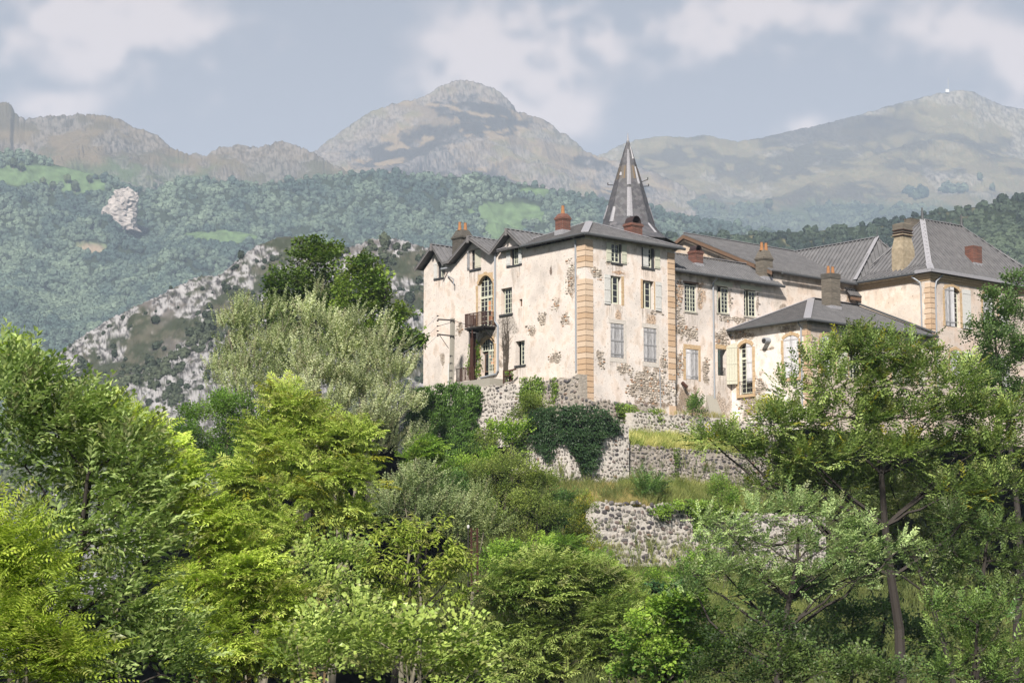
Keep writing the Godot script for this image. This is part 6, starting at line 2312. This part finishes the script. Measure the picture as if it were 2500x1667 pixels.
# ------------------------------------------------------------------ ivy, grass and shrubs
func tufts(called: String, label: String, region: Callable, n: int, kind: String, dark: Color, light: Color, h0: float, h1: float, seed_: int):
	var r := RandomNumberGenerator.new()
	r.seed = seed_
	var where := []
	var tint := []
	for i in n:
		var ab: Vector2 = region.call(r)
		var p := L(ab.x, ab.y, 0)
		p.y = ground(p.x, p.z) - 0.02
		var sc := r.randf_range(h0, h1)
		var b := Basis(UP, r.randf() * TAU) * Basis(DB, r.randf_range(-0.25, 0.25))
		where.append(Transform3D(b.scaled(Vector3(sc, sc, sc)), p))
		var g := clampf(0.5 + nz.get_noise_2d(p.x * 0.5, p.z * 0.5) * 1.1 + r.randf_range(-0.3, 0.3), 0, 1)
		tint.append(dark.lerp(light, g) * 1.4)
	var mesh := spray(kind)
	if mesh.surface_get_material(0) == null:
		mesh.surface_set_material(0, M.grass)
	var o := multi(self, numbered(called), mesh, where, tint)
	stuff(o)
	o.set_meta("label", label)
	leaf_total += n

func make_plants():
	var fa := func(x): return frame(L(x, 0, 0), DB, NB)
	var fb := func(x): return frame(L(0, x, 0), DA, NA)
	ivy("heart_ivy", "dark green ivy hanging in two points over the stone bastion", [
		[fa.call(-6.5), [[1380, 996], [1394, 992], [1470, 992], [1487, 1010], [1518, 1048], [1496, 1056], [1470, 1063], [1465, 1094], [1460, 1130], [1440, 1157], [1424, 1145], [1404, 1112], [1392, 1089], [1383, 1068]]],
		[fb.call(-7.23), [[1288, 1022], [1299, 1002], [1340, 998], [1392, 994], [1392, 1080], [1383, 1066], [1358, 1089], [1343, 1124], [1327, 1122], [1312, 1094], [1290, 1066]]]], Color(0.012, 0.03, 0.012), Color(0.035, 0.065, 0.025), {"thick": 0.45, "density": 1.7})
	ivy("ivy_curtain", "broad curtain of green ivy covering the wall under the utility pole", [[fb.call(-2.0), [[1000, 955], [1040, 945], [1110, 940], [1168, 944], [1176, 965], [1165, 1000], [1160, 1040], [1176, 1090], [1170, 1140], [1140, 1185], [1080, 1195], [1040, 1185], [1000, 1130], [985, 1060]]]], Color(0.022, 0.055, 0.012), Color(0.075, 0.135, 0.025), {"thick": 0.9, "density": 1.8, "seed": 10})
	ivy("ivy_fringe", "yellow-green creeper fringe at the foot of the pale rubble wall", [[fb.call(-2.3), [[1150, 1060], [1168, 1045], [1200, 1040], [1215, 1060], [1205, 1105], [1160, 1125], [1140, 1100]]]], Color(0.06, 0.09, 0.02), Color(0.15, 0.19, 0.04), {"thick": 0.25, "seed": 11})
	ivy("ivy_column", "bright green ivy column on the terrace wall left of the dark masonry", [[fb.call(-2.1), [[1272, 928], [1300, 922], [1325, 926], [1322, 960], [1310, 1000], [1275, 1000], [1268, 960]]]], Color(0.05, 0.09, 0.015), Color(0.13, 0.19, 0.03), {"thick": 0.4, "seed": 12, "density": 1.2})
	ivy("ivy_strip", "thin vertical strip of ivy on the dark masonry footing", [[fb.call(-2.1), [[1347, 928], [1358, 926], [1357, 985], [1346, 985]]]], Color(0.05, 0.09, 0.015), Color(0.13, 0.19, 0.03), {"thick": 0.2, "seed": 13})
	ivy("balcony_ivy", "ivy climbing the post below the iron balcony", [[frame(CORNER, DA, NA), [[1150, 905], [1143, 890], [1152, 872], [1150, 850], [1158, 838], [1168, 835], [1170, 915], [1155, 915]]]], Color(0.04, 0.07, 0.012), Color(0.11, 0.16, 0.025), {"thick": 0.45, "seed": 14, "density": 1.3})
	ivy("creeper_foot", "small green creeper at the foot of the dead creeper stems", [[frame(CORNER, DA, NA), [[1238, 930], [1237, 912], [1245, 903], [1251, 915], [1248, 935]]]], Color(0.04, 0.07, 0.012), Color(0.1, 0.15, 0.025), {"thick": 0.3, "seed": 15})
	ivy("hedge_ivy", "bright green ivy spilling over the lowest wall's top", [[fa.call(-9.5), [[1590, 1243], [1640, 1226], [1700, 1222], [1760, 1228], [1795, 1240], [1795, 1262], [1750, 1275], [1712, 1268], [1704, 1310], [1698, 1268], [1690, 1250], [1650, 1240], [1628, 1262], [1600, 1260]]]], Color(0.045, 0.085, 0.012), Color(0.13, 0.2, 0.025), {"thick": 0.6, "seed": 16, "density": 1.6})
	ivy("hanging_creeper", "narrow creeper hanging down the middle retaining wall", [[fa.call(-6.0), [[1645, 1095], [1656, 1095], [1659, 1150], [1652, 1162], [1645, 1150]]]], Color(0.04, 0.07, 0.015), Color(0.1, 0.14, 0.03), {"thick": 0.2, "seed": 17})
	ivy("wall_top_ivy", "two low ivy tufts on the wall top below the quoined house front", [[fa.call(-2.0), [[1506, 988], [1530, 984], [1560, 1000], [1562, 1020], [1540, 1032], [1528, 1015]]], [fa.call(-2.6), [[1570, 1010], [1595, 1000], [1618, 1002], [1616, 1024], [1590, 1034], [1572, 1026]]]], Color(0.04, 0.075, 0.015), Color(0.13, 0.18, 0.03), {"thick": 0.6, "seed": 18, "density": 1.6})
	# grass on the banks and terraces
	tufts("bank_grass", "tall yellow-green grass on the bank above the middle wall", func(r): return Vector2(r.randf_range(-5.9, -3.2), r.randf_range(-2.2, 9.0)), 2600, "grass", Color(0.17, 0.23, 0.05), Color(0.46, 0.44, 0.18), 0.4, 1.3, 31)
	tufts("straw_grass", "straw-coloured dry grass on top of the lowest wall", func(r): return Vector2(r.randf_range(-9.4, -6.6), r.randf_range(-9.5, -3.4)), 1700, "grass", Color(0.2, 0.19, 0.06), Color(0.42, 0.35, 0.16), 0.3, 0.6, 32)
	tufts("terrace_grass", "soft green tall grass along the middle wall's foot", func(r): return Vector2(r.randf_range(-9.3, -6.3), r.randf_range(-3.4, 6.5)), 2200, "grass", Color(0.13, 0.17, 0.04), Color(0.27, 0.28, 0.1), 0.5, 1.0, 33)
	tufts("flower_bank_grass", "light green meadow grass below the lowest wall", func(r): return Vector2(r.randf_range(-15.5, -9.7), r.randf_range(-8.0, 4.0)), 3600, "grass", Color(0.11, 0.16, 0.04), Color(0.28, 0.3, 0.1), 0.35, 0.8, 34)
	tufts("white_umbels", "white umbel flowers scattered in the meadow below the lowest wall", func(r): return Vector2(r.randf_range(-13.5, -11.5), r.randf_range(-3.6, 0.6)), 70, "umbel", Color(0.75, 0.75, 0.7), Color(0.85, 0.85, 0.8), 0.9, 1.3, 35)
	tufts("hillside_grass", "rough grass between the shrubs on the open slope", func(r): return Vector2(r.randf_range(-26, -6), r.randf_range(-26, 30)), 9000, "grass", Color(0.07, 0.1, 0.025), Color(0.16, 0.18, 0.06), 0.6, 1.2, 36)
	tufts("edge_weeds", "dry weeds along the foot of the house walls", func(r): return Vector2(r.randf_range(-1.2, -0.2), r.randf_range(-0.5, 13.5)), 130, "grass", Color(0.16, 0.17, 0.05), Color(0.36, 0.3, 0.12), 0.25, 0.6, 37)
	# shrubs on the slope and terraces
	var G := "shrubs covering the slope below the walls"
	var olive := [Color(0.05, 0.075, 0.016), Color(0.125, 0.15, 0.035)]
	var fresh := [Color(0.045, 0.09, 0.014), Color(0.14, 0.2, 0.03)]
	var deep := [Color(0.025, 0.055, 0.014), Color(0.075, 0.12, 0.03)]
	for q in [
		["slope_shrub", "large olive shrub directly left of the bastion's foot", 116.0, 1240, [[1240, 1130, 70, 40], [1190, 1160, 80, 50], [1270, 1170, 80, 50], [1330, 1180, 40, 40], [1230, 1210, 110, 50]], olive, "small"],
		["slope_shrub", "greenish shrub below the ivy curtain", 114.0, 1110, [[1100, 1190, 70, 50], [1060, 1230, 70, 50], [1140, 1230, 70, 50]], deep, "small"],
		["slope_shrub", "dense bush filling the hollow under the ivy curtain", 121.0, 1110, [[1080, 1150, 70, 40], [1150, 1140, 60, 36], [1030, 1150, 50, 36], [1190, 1120, 40, 30]], fresh, "small"],
		["slope_shrub", "wide olive-brown shrub in the middle of the slope", 110.0, 1280, [[1290, 1240, 80, 45], [1210, 1270, 80, 50], [1350, 1260, 60, 45], [1270, 1300, 100, 40]], olive, "small"],
		["slope_shrub", "yellow-flecked shrub against the lowest wall's left end", 112.0, 1425, [[1420, 1240, 32, 40], [1440, 1290, 30, 55], [1405, 1300, 40, 60], [1440, 1350, 40, 40]], olive, "small", 0.22],
		["slope_shrub", "dark shrub behind the yellow-flecked one", 114.0, 1380, [[1380, 1210, 40, 40], [1370, 1260, 50, 50], [1380, 1320, 60, 45]], deep, "small"],
		["slope_shrub", "rounded green shrub right of the rusty posts", 98.0, 1240, [[1230, 1360, 70, 40], [1300, 1350, 70, 40], [1190, 1400, 60, 40]], fresh, "round"],
		["slope_shrub", "pale green bush standing in front of the lowest wall", 100.0, 1350, [[1370, 1340, 60, 40], [1320, 1370, 60, 40], [1410, 1380, 60, 40], [1460, 1390, 50, 40]], fresh, "pinnate"],
		["terrace_bush", "dark glossy bush on the terrace edge between straw and green grass", 122.5, 1590, [[1585, 1185, 26, 28], [1600, 1215, 32, 30], [1580, 1220, 24, 26]], deep, "broad"],
		["terrace_bush", "loose bright bush at the right end of the terrace grass", 121.0, 1760, [[1755, 1190, 34, 40], [1770, 1215, 36, 24]], fresh, "small"],
		["terrace_bush", "small dark bush at the foot of the pale parapet, below the drain spout", 133.0, 1690, [[1690, 1003, 18, 15]], deep, "broad"],
		["terrace_bush", "yellowish low tree leaning over the parapet beside the annex", 134.0, 1890, [[1865, 990, 32, 20], [1895, 1002, 26, 18]], [Color(0.12, 0.14, 0.02), Color(0.26, 0.26, 0.04)], "small"],
		["wall_bush", "leafy bush growing out of the terrace wall above the dark ivy", 127.0, 1300, [[1290, 975, 40, 36], [1320, 1000, 40, 30], [1270, 1010, 40, 30]], olive, "small"],
		["wall_bush", "bright clipped-looking bush left of the dark heart ivy", 124.0, 1245, [[1225, 1062, 28, 26], [1262, 1058, 28, 28], [1245, 1085, 36, 22]], fresh, "round"],
		["slope_shrub", "light acacia sapling in front of the ivy curtain", 118.0, 1035, [[1030, 1090, 26, 30], [1020, 1120, 26, 22], [1050, 1115, 22, 26]], fresh, "pinnate"],
		["slope_shrub", "yellow-green shrub overhanging the flower bank from the right", 112.0, 1720, [[1690, 1395, 40, 26], [1660, 1420, 40, 20], [1720, 1370, 30, 30]], fresh, "round"],
		["slope_shrub", "dark ivy-choked shrub in the hollow below the flower bank", 84.0, 1640, [[1610, 1440, 55, 22], [1680, 1440, 45, 25], [1580, 1460, 35, 24]], [Color(0.01, 0.03, 0.01), Color(0.04, 0.08, 0.02)], "ivy"],
		["slope_shrub", "low green growth along the near side of the flower bank", 92.0, 1560, [[1520, 1420, 60, 22], [1600, 1410, 60, 18], [1450, 1430, 60, 24]], fresh, "small"]]:
		px_tree(q[0], q[1], "shrub", G, q[2], q[3], q[4], q[6], q[5][0], q[5][1], {"girth": 0.06, "stems": 3, "twig": 0.25, "seed": int(q[3]), "yellow": q[7] if q.size() > 7 else 0.0, "lift": 0.5, "shrink": 0.74, "scale": 1.3 if q[2] < 100 else 1.8})

func make_trees():
	px_tree("maple_tree", "dark green maple with the taller crown left of the house", "tree", "maples beside the house", 136.0, 745, [[770, 600, 34, 24], [750, 630, 60, 40], [800, 640, 50, 40], [715, 690, 70, 45], [790, 700, 70, 50], [690, 740, 60, 45], [750, 760, 90, 55], [670, 790, 50, 45], [720, 820, 90, 50], [810, 780, 60, 60]], "maple", Color(0.014, 0.03, 0.007), Color(0.07, 0.105, 0.02), {"girth": 0.3, "seed": 41, "scale": 1.5, "density": 0.75, "clump": 0.27, "bark": M.bark_dark})
	px_tree("maple_tree", "fresher green maple with the broad crown touching the house's left edge", "tree", "maples beside the house", 132.0, 910, [[885, 640, 34, 24], [880, 670, 60, 35], [920, 690, 50, 35], [850, 710, 50, 40], [930, 740, 60, 40], [870, 760, 80, 50], [960, 780, 50, 40], [990, 830, 45, 30], [920, 820, 90, 50], [850, 840, 80, 50], [965, 870, 50, 35], [1010, 845, 26, 16]], "maple", Color(0.026, 0.05, 0.008), Color(0.1, 0.14, 0.024), {"girth": 0.3, "seed": 42, "scale": 1.5, "density": 0.75, "clump": 0.27, "bark": M.bark_dark})
	px_tree("white_poplar", "tall silvery white poplar in front of the two maples", "tree", "white poplars", 104.0, 790, [[770, 800, 24, 60], [810, 830, 30, 60], [840, 850, 40, 70], [900, 830, 26, 60], [930, 880, 50, 60], [760, 900, 60, 70], [830, 930, 80, 70], [900, 950, 80, 70], [960, 950, 50, 60], [780, 1000, 90, 60], [880, 1030, 110, 60], [960, 1030, 60, 60], [930, 1090, 80, 40]], "poplar", Color(0.085, 0.1, 0.05), Color(0.27, 0.285, 0.185), {"girth": 0.16, "seed": 43, "spiky": 1.1, "shrink": 0.8, "lift": 1.3, "stems": 4, "twig": 0.8, "clump": 0.3, "bark": M.bark_pale, "density": 1.0, "scale": 1.6})
	px_tree("white_poplar", "narrow-topped white poplar at the left of the silvery group", "tree", "white poplars", 108.0, 620, [[588, 790, 20, 40], [600, 830, 34, 50], [560, 840, 26, 44], [650, 830, 34, 60], [690, 810, 26, 60], [570, 890, 50, 50], [630, 890, 60, 60], [700, 890, 60, 70], [550, 940, 50, 40], [620, 960, 90, 50], [700, 970, 70, 50]], "poplar", Color(0.075, 0.095, 0.04), Color(0.24, 0.26, 0.155), {"girth": 0.16, "seed": 44, "spiky": 1.1, "shrink": 0.8, "lift": 1.3, "stems": 3, "twig": 0.8, "clump": 0.3, "bark": M.bark_pale, "density": 1.0, "scale": 1.6})
	px_tree("white_poplar", "young white poplar low on the slope below the bare scree", "tree", "white poplars", 98.0, 990, [[1040, 1160, 24, 40], [1000, 1190, 50, 40], [960, 1230, 60, 40], [1050, 1230, 60, 40], [1010, 1270, 90, 40], [1110, 1270, 60, 30]], "poplar", Color(0.07, 0.095, 0.04), Color(0.2, 0.225, 0.125), {"girth": 0.1, "seed": 45, "spiky": 0.5, "lift": 1.0, "stems": 3, "twig": 0.35, "bark": M.bark_pale, "density": 0.9, "scale": 1.5})
	px_tree("white_poplar", "small pale poplar right of the young one, near the rusty posts", "tree", "white poplars", 99.0, 1170, [[1170, 1230, 36, 34], [1140, 1270, 50, 34], [1180, 1290, 50, 30], [1120, 1310, 60, 30]], "poplar", Color(0.07, 0.09, 0.035), Color(0.18, 0.2, 0.1), {"girth": 0.08, "seed": 46, "spiky": 0.4, "lift": 1.0, "stems": 2, "bark": M.bark_pale, "density": 0.9, "scale": 1.5})
	px_tree("round_oak", "rounded green oak at the left foot of the poplars", "tree", "", 88.0, 540, [[470, 1020, 50, 40], [520, 990, 60, 40], [580, 1000, 70, 50], [480, 1070, 60, 45], [560, 1070, 90, 60], [630, 1060, 80, 60], [520, 1130, 90, 55], [610, 1150, 100, 60], [680, 1120, 60, 50]], "small", Color(0.03, 0.065, 0.012), Color(0.1, 0.16, 0.025), {"girth": 0.2, "seed": 47, "scale": 1.6})
	px_tree("ash_tree", "light yellow-green ash with ochre branches in the picture's left middle", "tree", "ash trees", 62.0, 760, [[690, 990, 42, 30], [720, 1040, 60, 40], [660, 1070, 60, 40], [780, 1060, 60, 45], [860, 1065, 30, 22], [830, 1100, 60, 40], [700, 1120, 80, 50], [640, 1160, 70, 45], [780, 1150, 80, 50], [860, 1170, 50, 40], [590, 1200, 60, 50], [690, 1210, 80, 50], [790, 1230, 80, 50], [620, 1270, 80, 50], [730, 1290, 90, 50], [850, 1260, 60, 45], [680, 1340, 80, 50]], "pinnate", Color(0.085, 0.12, 0.018), Color(0.25, 0.29, 0.075), {"girth": 0.12, "seed": 48, "stems": 4, "twig": 0.9, "bark": M.bark_lichen, "yellow": 0.07, "scale": 1.6, "density": 0.8, "wind": Vector3(-0.4, 0, 0.1)})
	px_tree("broadleaf_tree", "big near tree with pale oval leaves filling the left edge", "tree", "", 23.0, 60, [[40, 938, 50, 40], [30, 998, 80, 60], [110, 978, 60, 50], [150, 1028, 60, 40], [90, 1068, 100, 60], [200, 1028, 40, 30], [215, 1078, 50, 40], [60, 1138, 90, 60], [180, 1138, 90, 60], [290, 1108, 60, 34], [330, 1138, 40, 26], [100, 1218, 110, 70], [240, 1218, 90, 60], [330, 1208, 40, 30], [60, 1308, 90, 70], [190, 1308, 110, 70], [310, 1308, 70, 50], [120, 1408, 100, 70], [250, 1398, 100, 60], [350, 1378, 40, 40], [200, 1488, 110, 60], [320, 1478, 80, 50], [150, 1578, 110, 60], [280, 1578, 110, 60], [400, 1578, 60, 50], [120, 1658, 120, 50], [260, 1658, 120, 50], [390, 1648, 80, 50]], "broad", Color(0.045, 0.072, 0.02), Color(0.175, 0.22, 0.08), {"girth": 0.12, "seed": 49, "shrink": 0.78, "stems": 2, "twig": 0.5, "bark": M.bark_dark, "wind": Vector3(0.5, 0, 0.1), "clump": 0.5, "density": 0.8})
	px_tree("acacia_sapling", "ferny yellow-green acacia in the bottom left corner", "tree", "acacias", 17.0, 20, [[10, 1330, 50, 40], [30, 1390, 60, 50], [50, 1460, 60, 50], [30, 1530, 80, 60], [90, 1570, 50, 40], [60, 1630, 90, 50], [140, 1640, 50, 40]], "fern", Color(0.075, 0.11, 0.014), Color(0.21, 0.25, 0.04), {"girth": 0.04, "seed": 50, "stems": 3, "twig": 0.7, "bark": M.bark_pale, "clump": 0.5, "density": 0.8})
	px_tree("acacia_sapling", "bright acacia top showing at the left edge above the near tree", "tree", "acacias", 44.0, -20, [[8, 860, 44, 26], [20, 900, 50, 40], [-30, 930, 60, 60]], "pinnate", Color(0.06, 0.1, 0.012), Color(0.17, 0.23, 0.025), {"girth": 0.1, "seed": 51})
	px_tree("acacia_tree", "brilliant yellow-green acacia sweeping from left to bottom centre", "tree", "acacias", 36.0, 500, [[300, 1060, 40, 26], [340, 1085, 40, 28], [400, 1115, 60, 34], [450, 1165, 60, 40], [370, 1160, 60, 40], [420, 1220, 70, 45], [500, 1250, 60, 45], [540, 1300, 70, 45], [430, 1290, 70, 50], [600, 1340, 60, 45], [500, 1360, 80, 50], [580, 1410, 80, 50], [650, 1420, 60, 40], [470, 1440, 70, 50], [700, 1460, 50, 40], [580, 1490, 90, 50], [680, 1520, 70, 45], [480, 1530, 70, 50], [590, 1570, 90, 50], [700, 1590, 70, 45], [500, 1620, 80, 50], [620, 1645, 90, 45]], "pinnate", Color(0.09, 0.125, 0.016), Color(0.27, 0.315, 0.07), {"girth": 0.1, "seed": 52, "stems": 3, "twig": 0.5, "bark": M.bark_lichen, "density": 0.85, "wind": Vector3(0.45, 0, 0.1)})
	px_tree("acacia_sapling", "two thin upright acacia shoots rising before the grey scree", "tree", "acacias", 34.0, 285, [[272, 1010, 9, 22], [284, 1030, 10, 26], [240, 1050, 14, 18], [335, 1050, 26, 14]], "fern", Color(0.09, 0.13, 0.015), Color(0.2, 0.24, 0.03), {"girth": 0.03, "seed": 53, "lift": 1.0, "stems": 2, "bark": M.bark_pale})
	px_tree("chestnut_tree", "chestnut with long drooping leaves and dark forked limbs in the centre", "tree", "", 50.0, 980, [[960, 1310, 50, 30], [900, 1330, 60, 36], [1040, 1300, 50, 30], [1080, 1350, 50, 34], [1000, 1350, 70, 40], [930, 1390, 80, 45], [1050, 1400, 70, 45], [1110, 1390, 34, 34], [880, 1430, 60, 40], [990, 1440, 80, 45], [1080, 1460, 60, 40], [940, 1490, 80, 40]], "long", Color(0.065, 0.095, 0.012), Color(0.22, 0.25, 0.055), {"girth": 0.16, "seed": 54, "twig": 0.7, "bark": M.bark_dark, "density": 0.6})
	px_tree("hazel_bush", "round-leaved hazel at the bottom between acacia and chestnut", "shrub", "hazels along the bottom edge", 32.0, 820, [[760, 1540, 60, 40], [720, 1600, 70, 45], [830, 1570, 70, 45], [800, 1630, 100, 45], [880, 1520, 50, 36]], "round", Color(0.06, 0.09, 0.018), Color(0.2, 0.24, 0.07), {"girth": 0.06, "seed": 55, "stems": 4, "twig": 0.6, "bark": M.bark_pale, "density": 0.8})
	px_tree("hazel_bush", "round-leaved hazel at the bottom below the chestnut", "shrub", "hazels along the bottom edge", 30.0, 1010, [[930, 1570, 70, 45], [1010, 1560, 70, 45], [970, 1630, 90, 50], [1080, 1620, 80, 50], [1120, 1560, 50, 36], [1150, 1640, 50, 40]], "round", Color(0.06, 0.09, 0.016), Color(0.2, 0.24, 0.065), {"girth": 0.06, "seed": 56, "stems": 4, "twig": 0.6, "bark": M.bark_pale, "density": 0.8})
	px_tree("ash_tree", "ash with soft pale tufts at the bottom right of centre", "tree", "ash trees", 64.0, 1300, [[1290, 1410, 70, 36], [1220, 1440, 60, 40], [1360, 1400, 60, 36], [1330, 1450, 80, 45], [1250, 1490, 80, 45], [1400, 1460, 70, 40], [1450, 1430, 50, 30], [1340, 1520, 90, 50], [1230, 1550, 80, 50], [1430, 1530, 80, 50], [1330, 1590, 90, 50], [1220, 1620, 90, 50], [1420, 1610, 90, 50], [1500, 1500, 60, 50], [1510, 1570, 70, 50], [1310, 1650, 100, 40]], "pinnate", Color(0.05, 0.08, 0.016), Color(0.19, 0.225, 0.07), {"girth": 0.14, "seed": 57, "stems": 2, "twig": 0.4, "bark": M.bark, "density": 0.85, "scale": 1.7, "wind": Vector3(0.35, 0, 0.1)})
	px_tree("field_maple", "bright field maple right of the pale-tufted ash at the bottom", "tree", "", 58.0, 1610, [[1660, 1470, 60, 30], [1620, 1500, 60, 36], [1700, 1500, 50, 34], [1580, 1550, 60, 45], [1660, 1560, 80, 45], [1590, 1610, 80, 45], [1690, 1620, 80, 45], [1740, 1570, 40, 40], [1560, 1650, 80, 40]], "maple", Color(0.04, 0.085, 0.014), Color(0.135, 0.195, 0.03), {"girth": 0.14, "seed": 58, "twig": 0.5, "bark": M.bark_dark, "scale": 0.8})
	px_tree("great_elder", "large airy tree with yellowish specks covering the annex on the right", "tree", "", 66.0, 2210, [[2085, 830, 42, 31], [2080, 870, 70, 43], [2010, 900, 59, 48], [2150, 860, 70, 48], [2220, 860, 59, 43], [1950, 960, 70, 48], [2060, 940, 94, 60], [2170, 930, 94, 60], [2270, 920, 82, 60], [2350, 940, 70, 54], [1880, 1030, 70, 43], [1960, 1040, 94, 54], [2070, 1020, 106, 60], [2190, 1020, 106, 60], [2300, 1010, 94, 60], [2400, 1020, 82, 60], [2470, 1030, 59, 60], [1790, 1085, 59, 36], [1730, 1070, 40, 26], [1860, 1110, 82, 48], [1980, 1120, 94, 54], [2100, 1110, 106, 60], [2220, 1110, 106, 60], [2340, 1110, 94, 60], [2440, 1110, 82, 60], [1900, 1180, 82, 48], [2030, 1190, 94, 48], [2330, 1200, 94, 54], [2440, 1200, 82, 60]], "broad", Color(0.04, 0.066, 0.016), Color(0.16, 0.205, 0.062), {"girth": 0.24, "seed": 59, "shrink": 0.8, "twig": 0.5, "bark": M.bark_dark, "yellow": 0.05, "scale": 1.35, "density": 1.35, "wind": Vector3(0.3, 0, 0.1), "clump": 0.32})
	px_tree("sallow_tree", "sallow with pale wind-turned leaves in front of the great airy tree", "tree", "", 56.0, 1960, [[1730, 1265, 40, 26], [1780, 1290, 60, 34], [1860, 1260, 60, 36], [1950, 1250, 70, 40], [2040, 1270, 60, 40], [1720, 1340, 50, 34], [1810, 1340, 70, 40], [1910, 1330, 80, 45], [2010, 1340, 80, 45], [2090, 1350, 50, 40], [1690, 1400, 40, 30], [1770, 1400, 70, 40], [1870, 1410, 80, 40], [1980, 1410, 70, 36], [1700, 1450, 50, 30], [1800, 1455, 70, 30], [2130, 1300, 50, 36], [2150, 1370, 60, 36], [2200, 1340, 50, 36], [2080, 1420, 60, 34]], "broad", Color(0.05, 0.085, 0.026), Color(0.2, 0.25, 0.11), {"girth": 0.2, "seed": 60, "twig": 0.6, "bark": M.bark_dark, "density": 0.8, "wind": Vector3(0.6, 0, 0.1)})
	px_tree("dark_alder", "dense dark alder at the right edge beside the pavilion", "tree", "", 100.0, 2450, [[2490, 690, 40, 36], [2440, 740, 50, 36], [2480, 780, 60, 45], [2410, 800, 50, 40], [2450, 850, 70, 50], [2390, 880, 40, 40], [2500, 880, 50, 60], [2440, 930, 60, 50], [2490, 980, 60, 60], [2400, 960, 40, 36]], "round", Color(0.02, 0.04, 0.011), Color(0.075, 0.115, 0.034), {"girth": 0.25, "seed": 61, "scale": 1.5, "bark": M.bark_dark})
	px_tree("shaded_tree", "dark leafy tree filling the lower right edge", "tree", "trees in the lower right corner", 52.0, 2420, [[2340, 1270, 60, 40], [2440, 1290, 70, 50], [2330, 1350, 60, 45], [2420, 1370, 80, 50], [2490, 1380, 60, 60], [2350, 1440, 70, 50], [2450, 1460, 80, 50], [2270, 1400, 50, 40]], "broad", Color(0.02, 0.038, 0.01), Color(0.08, 0.11, 0.033), {"girth": 0.2, "seed": 62, "bark": M.bark_dark, "density": 0.8})
	px_tree("shaded_tree", "nearer green tree in the bottom right corner", "tree", "trees in the lower right corner", 44.0, 2370, [[2290, 1490, 50, 40], [2360, 1510, 60, 40], [2440, 1540, 70, 50], [2310, 1570, 60, 45], [2390, 1590, 80, 50], [2480, 1610, 60, 50], [2320, 1640, 80, 40], [2430, 1660, 90, 40]], "broad", Color(0.03, 0.06, 0.014), Color(0.115, 0.16, 0.045), {"girth": 0.16, "seed": 63, "bark": M.bark_dark, "density": 0.85})
	px_tree("shaded_tree", "shadowed tree under the sallow at the bottom right", "tree", "trees in the lower right corner", 48.0, 1860, [[1780, 1540, 70, 36], [1860, 1530, 70, 36], [1820, 1590, 90, 40], [1930, 1590, 80, 36], [1760, 1640, 90, 40], [1880, 1650, 100, 36], [2010, 1640, 90, 36], [2110, 1630, 80, 40], [2180, 1660, 80, 36]], "round", Color(0.016, 0.03, 0.009), Color(0.055, 0.08, 0.022), {"girth": 0.15, "seed": 64, "bark": M.bark_dark, "density": 0.75})  # leaf colours darkened, the canopy's shade painted into them
	px_tree("great_elder_limb", "low spreading trees behind the great trunk on the right", "tree", "trees in the lower right corner", 74.0, 2120, [[2130, 1240, 60, 45], [2220, 1240, 60, 45], [2290, 1300, 50, 50], [2170, 1320, 60, 45], [2250, 1400, 60, 50], [2120, 1420, 50, 40]], "broad", Color(0.018, 0.032, 0.01), Color(0.065, 0.088, 0.028), {"girth": 0.12, "seed": 65, "bark": M.bark_dark})
	px_tree("understory_tree", "shadowed growth around the great trunk's foot", "tree", "trees in the lower right corner", 72.0, 2050, [[1980, 1460, 60, 40], [2060, 1520, 60, 45], [1900, 1500, 60, 40], [2150, 1500, 60, 45], [2240, 1560, 60, 50], [2110, 1580, 70, 45], [1990, 1580, 70, 45], [2270, 1640, 60, 40]], "round", Color(0.015, 0.035, 0.01), Color(0.06, 0.095, 0.03), {"girth": 0.12, "seed": 66, "bark": M.bark_dark, "scale": 1.3})  # dark leaf tints carry the shade under the great tree
	px_tree("great_elder_companion", "lower airy crown hanging beside the great tree's trunk", "tree", "trees in the lower right corner", 68.0, 2330, [[2110, 1190, 80, 45], [2220, 1200, 80, 50], [2320, 1240, 80, 50], [2420, 1190, 80, 50], [1880, 1150, 70, 40], [1980, 1180, 70, 40], [2290, 1330, 70, 50], [2400, 1290, 80, 50], [2160, 1280, 60, 45]], "broad", Color(0.035, 0.055, 0.014), Color(0.14, 0.165, 0.05), {"girth": 0.14, "seed": 67, "twig": 0.4, "bark": M.bark_dark, "scale": 1.35})
	px_tree("hazel_bush", "leafy hazel in the gap between bright acacia and ochre ash", "shrub", "hazels along the bottom edge", 46.0, 720, [[760, 1380, 60, 45], [840, 1370, 60, 45], [700, 1420, 50, 40], [800, 1450, 80, 45], [870, 1480, 60, 40]], "round", Color(0.05, 0.08, 0.016), Color(0.19, 0.23, 0.06), {"girth": 0.06, "seed": 68, "stems": 3, "bark": M.bark_pale})
	px_tree("ash_tree", "ash sapling filling the slope left of the flower bank", "tree", "ash trees", 74.0, 1480, [[1470, 1400, 50, 30], [1520, 1440, 60, 36], [1440, 1470, 60, 36], [1560, 1480, 60, 36], [1500, 1520, 60, 40]], "pinnate", Color(0.05, 0.085, 0.016), Color(0.18, 0.22, 0.06), {"girth": 0.1, "seed": 69, "scale": 1.3})
	print("leafy twigs: ", leaf_total)
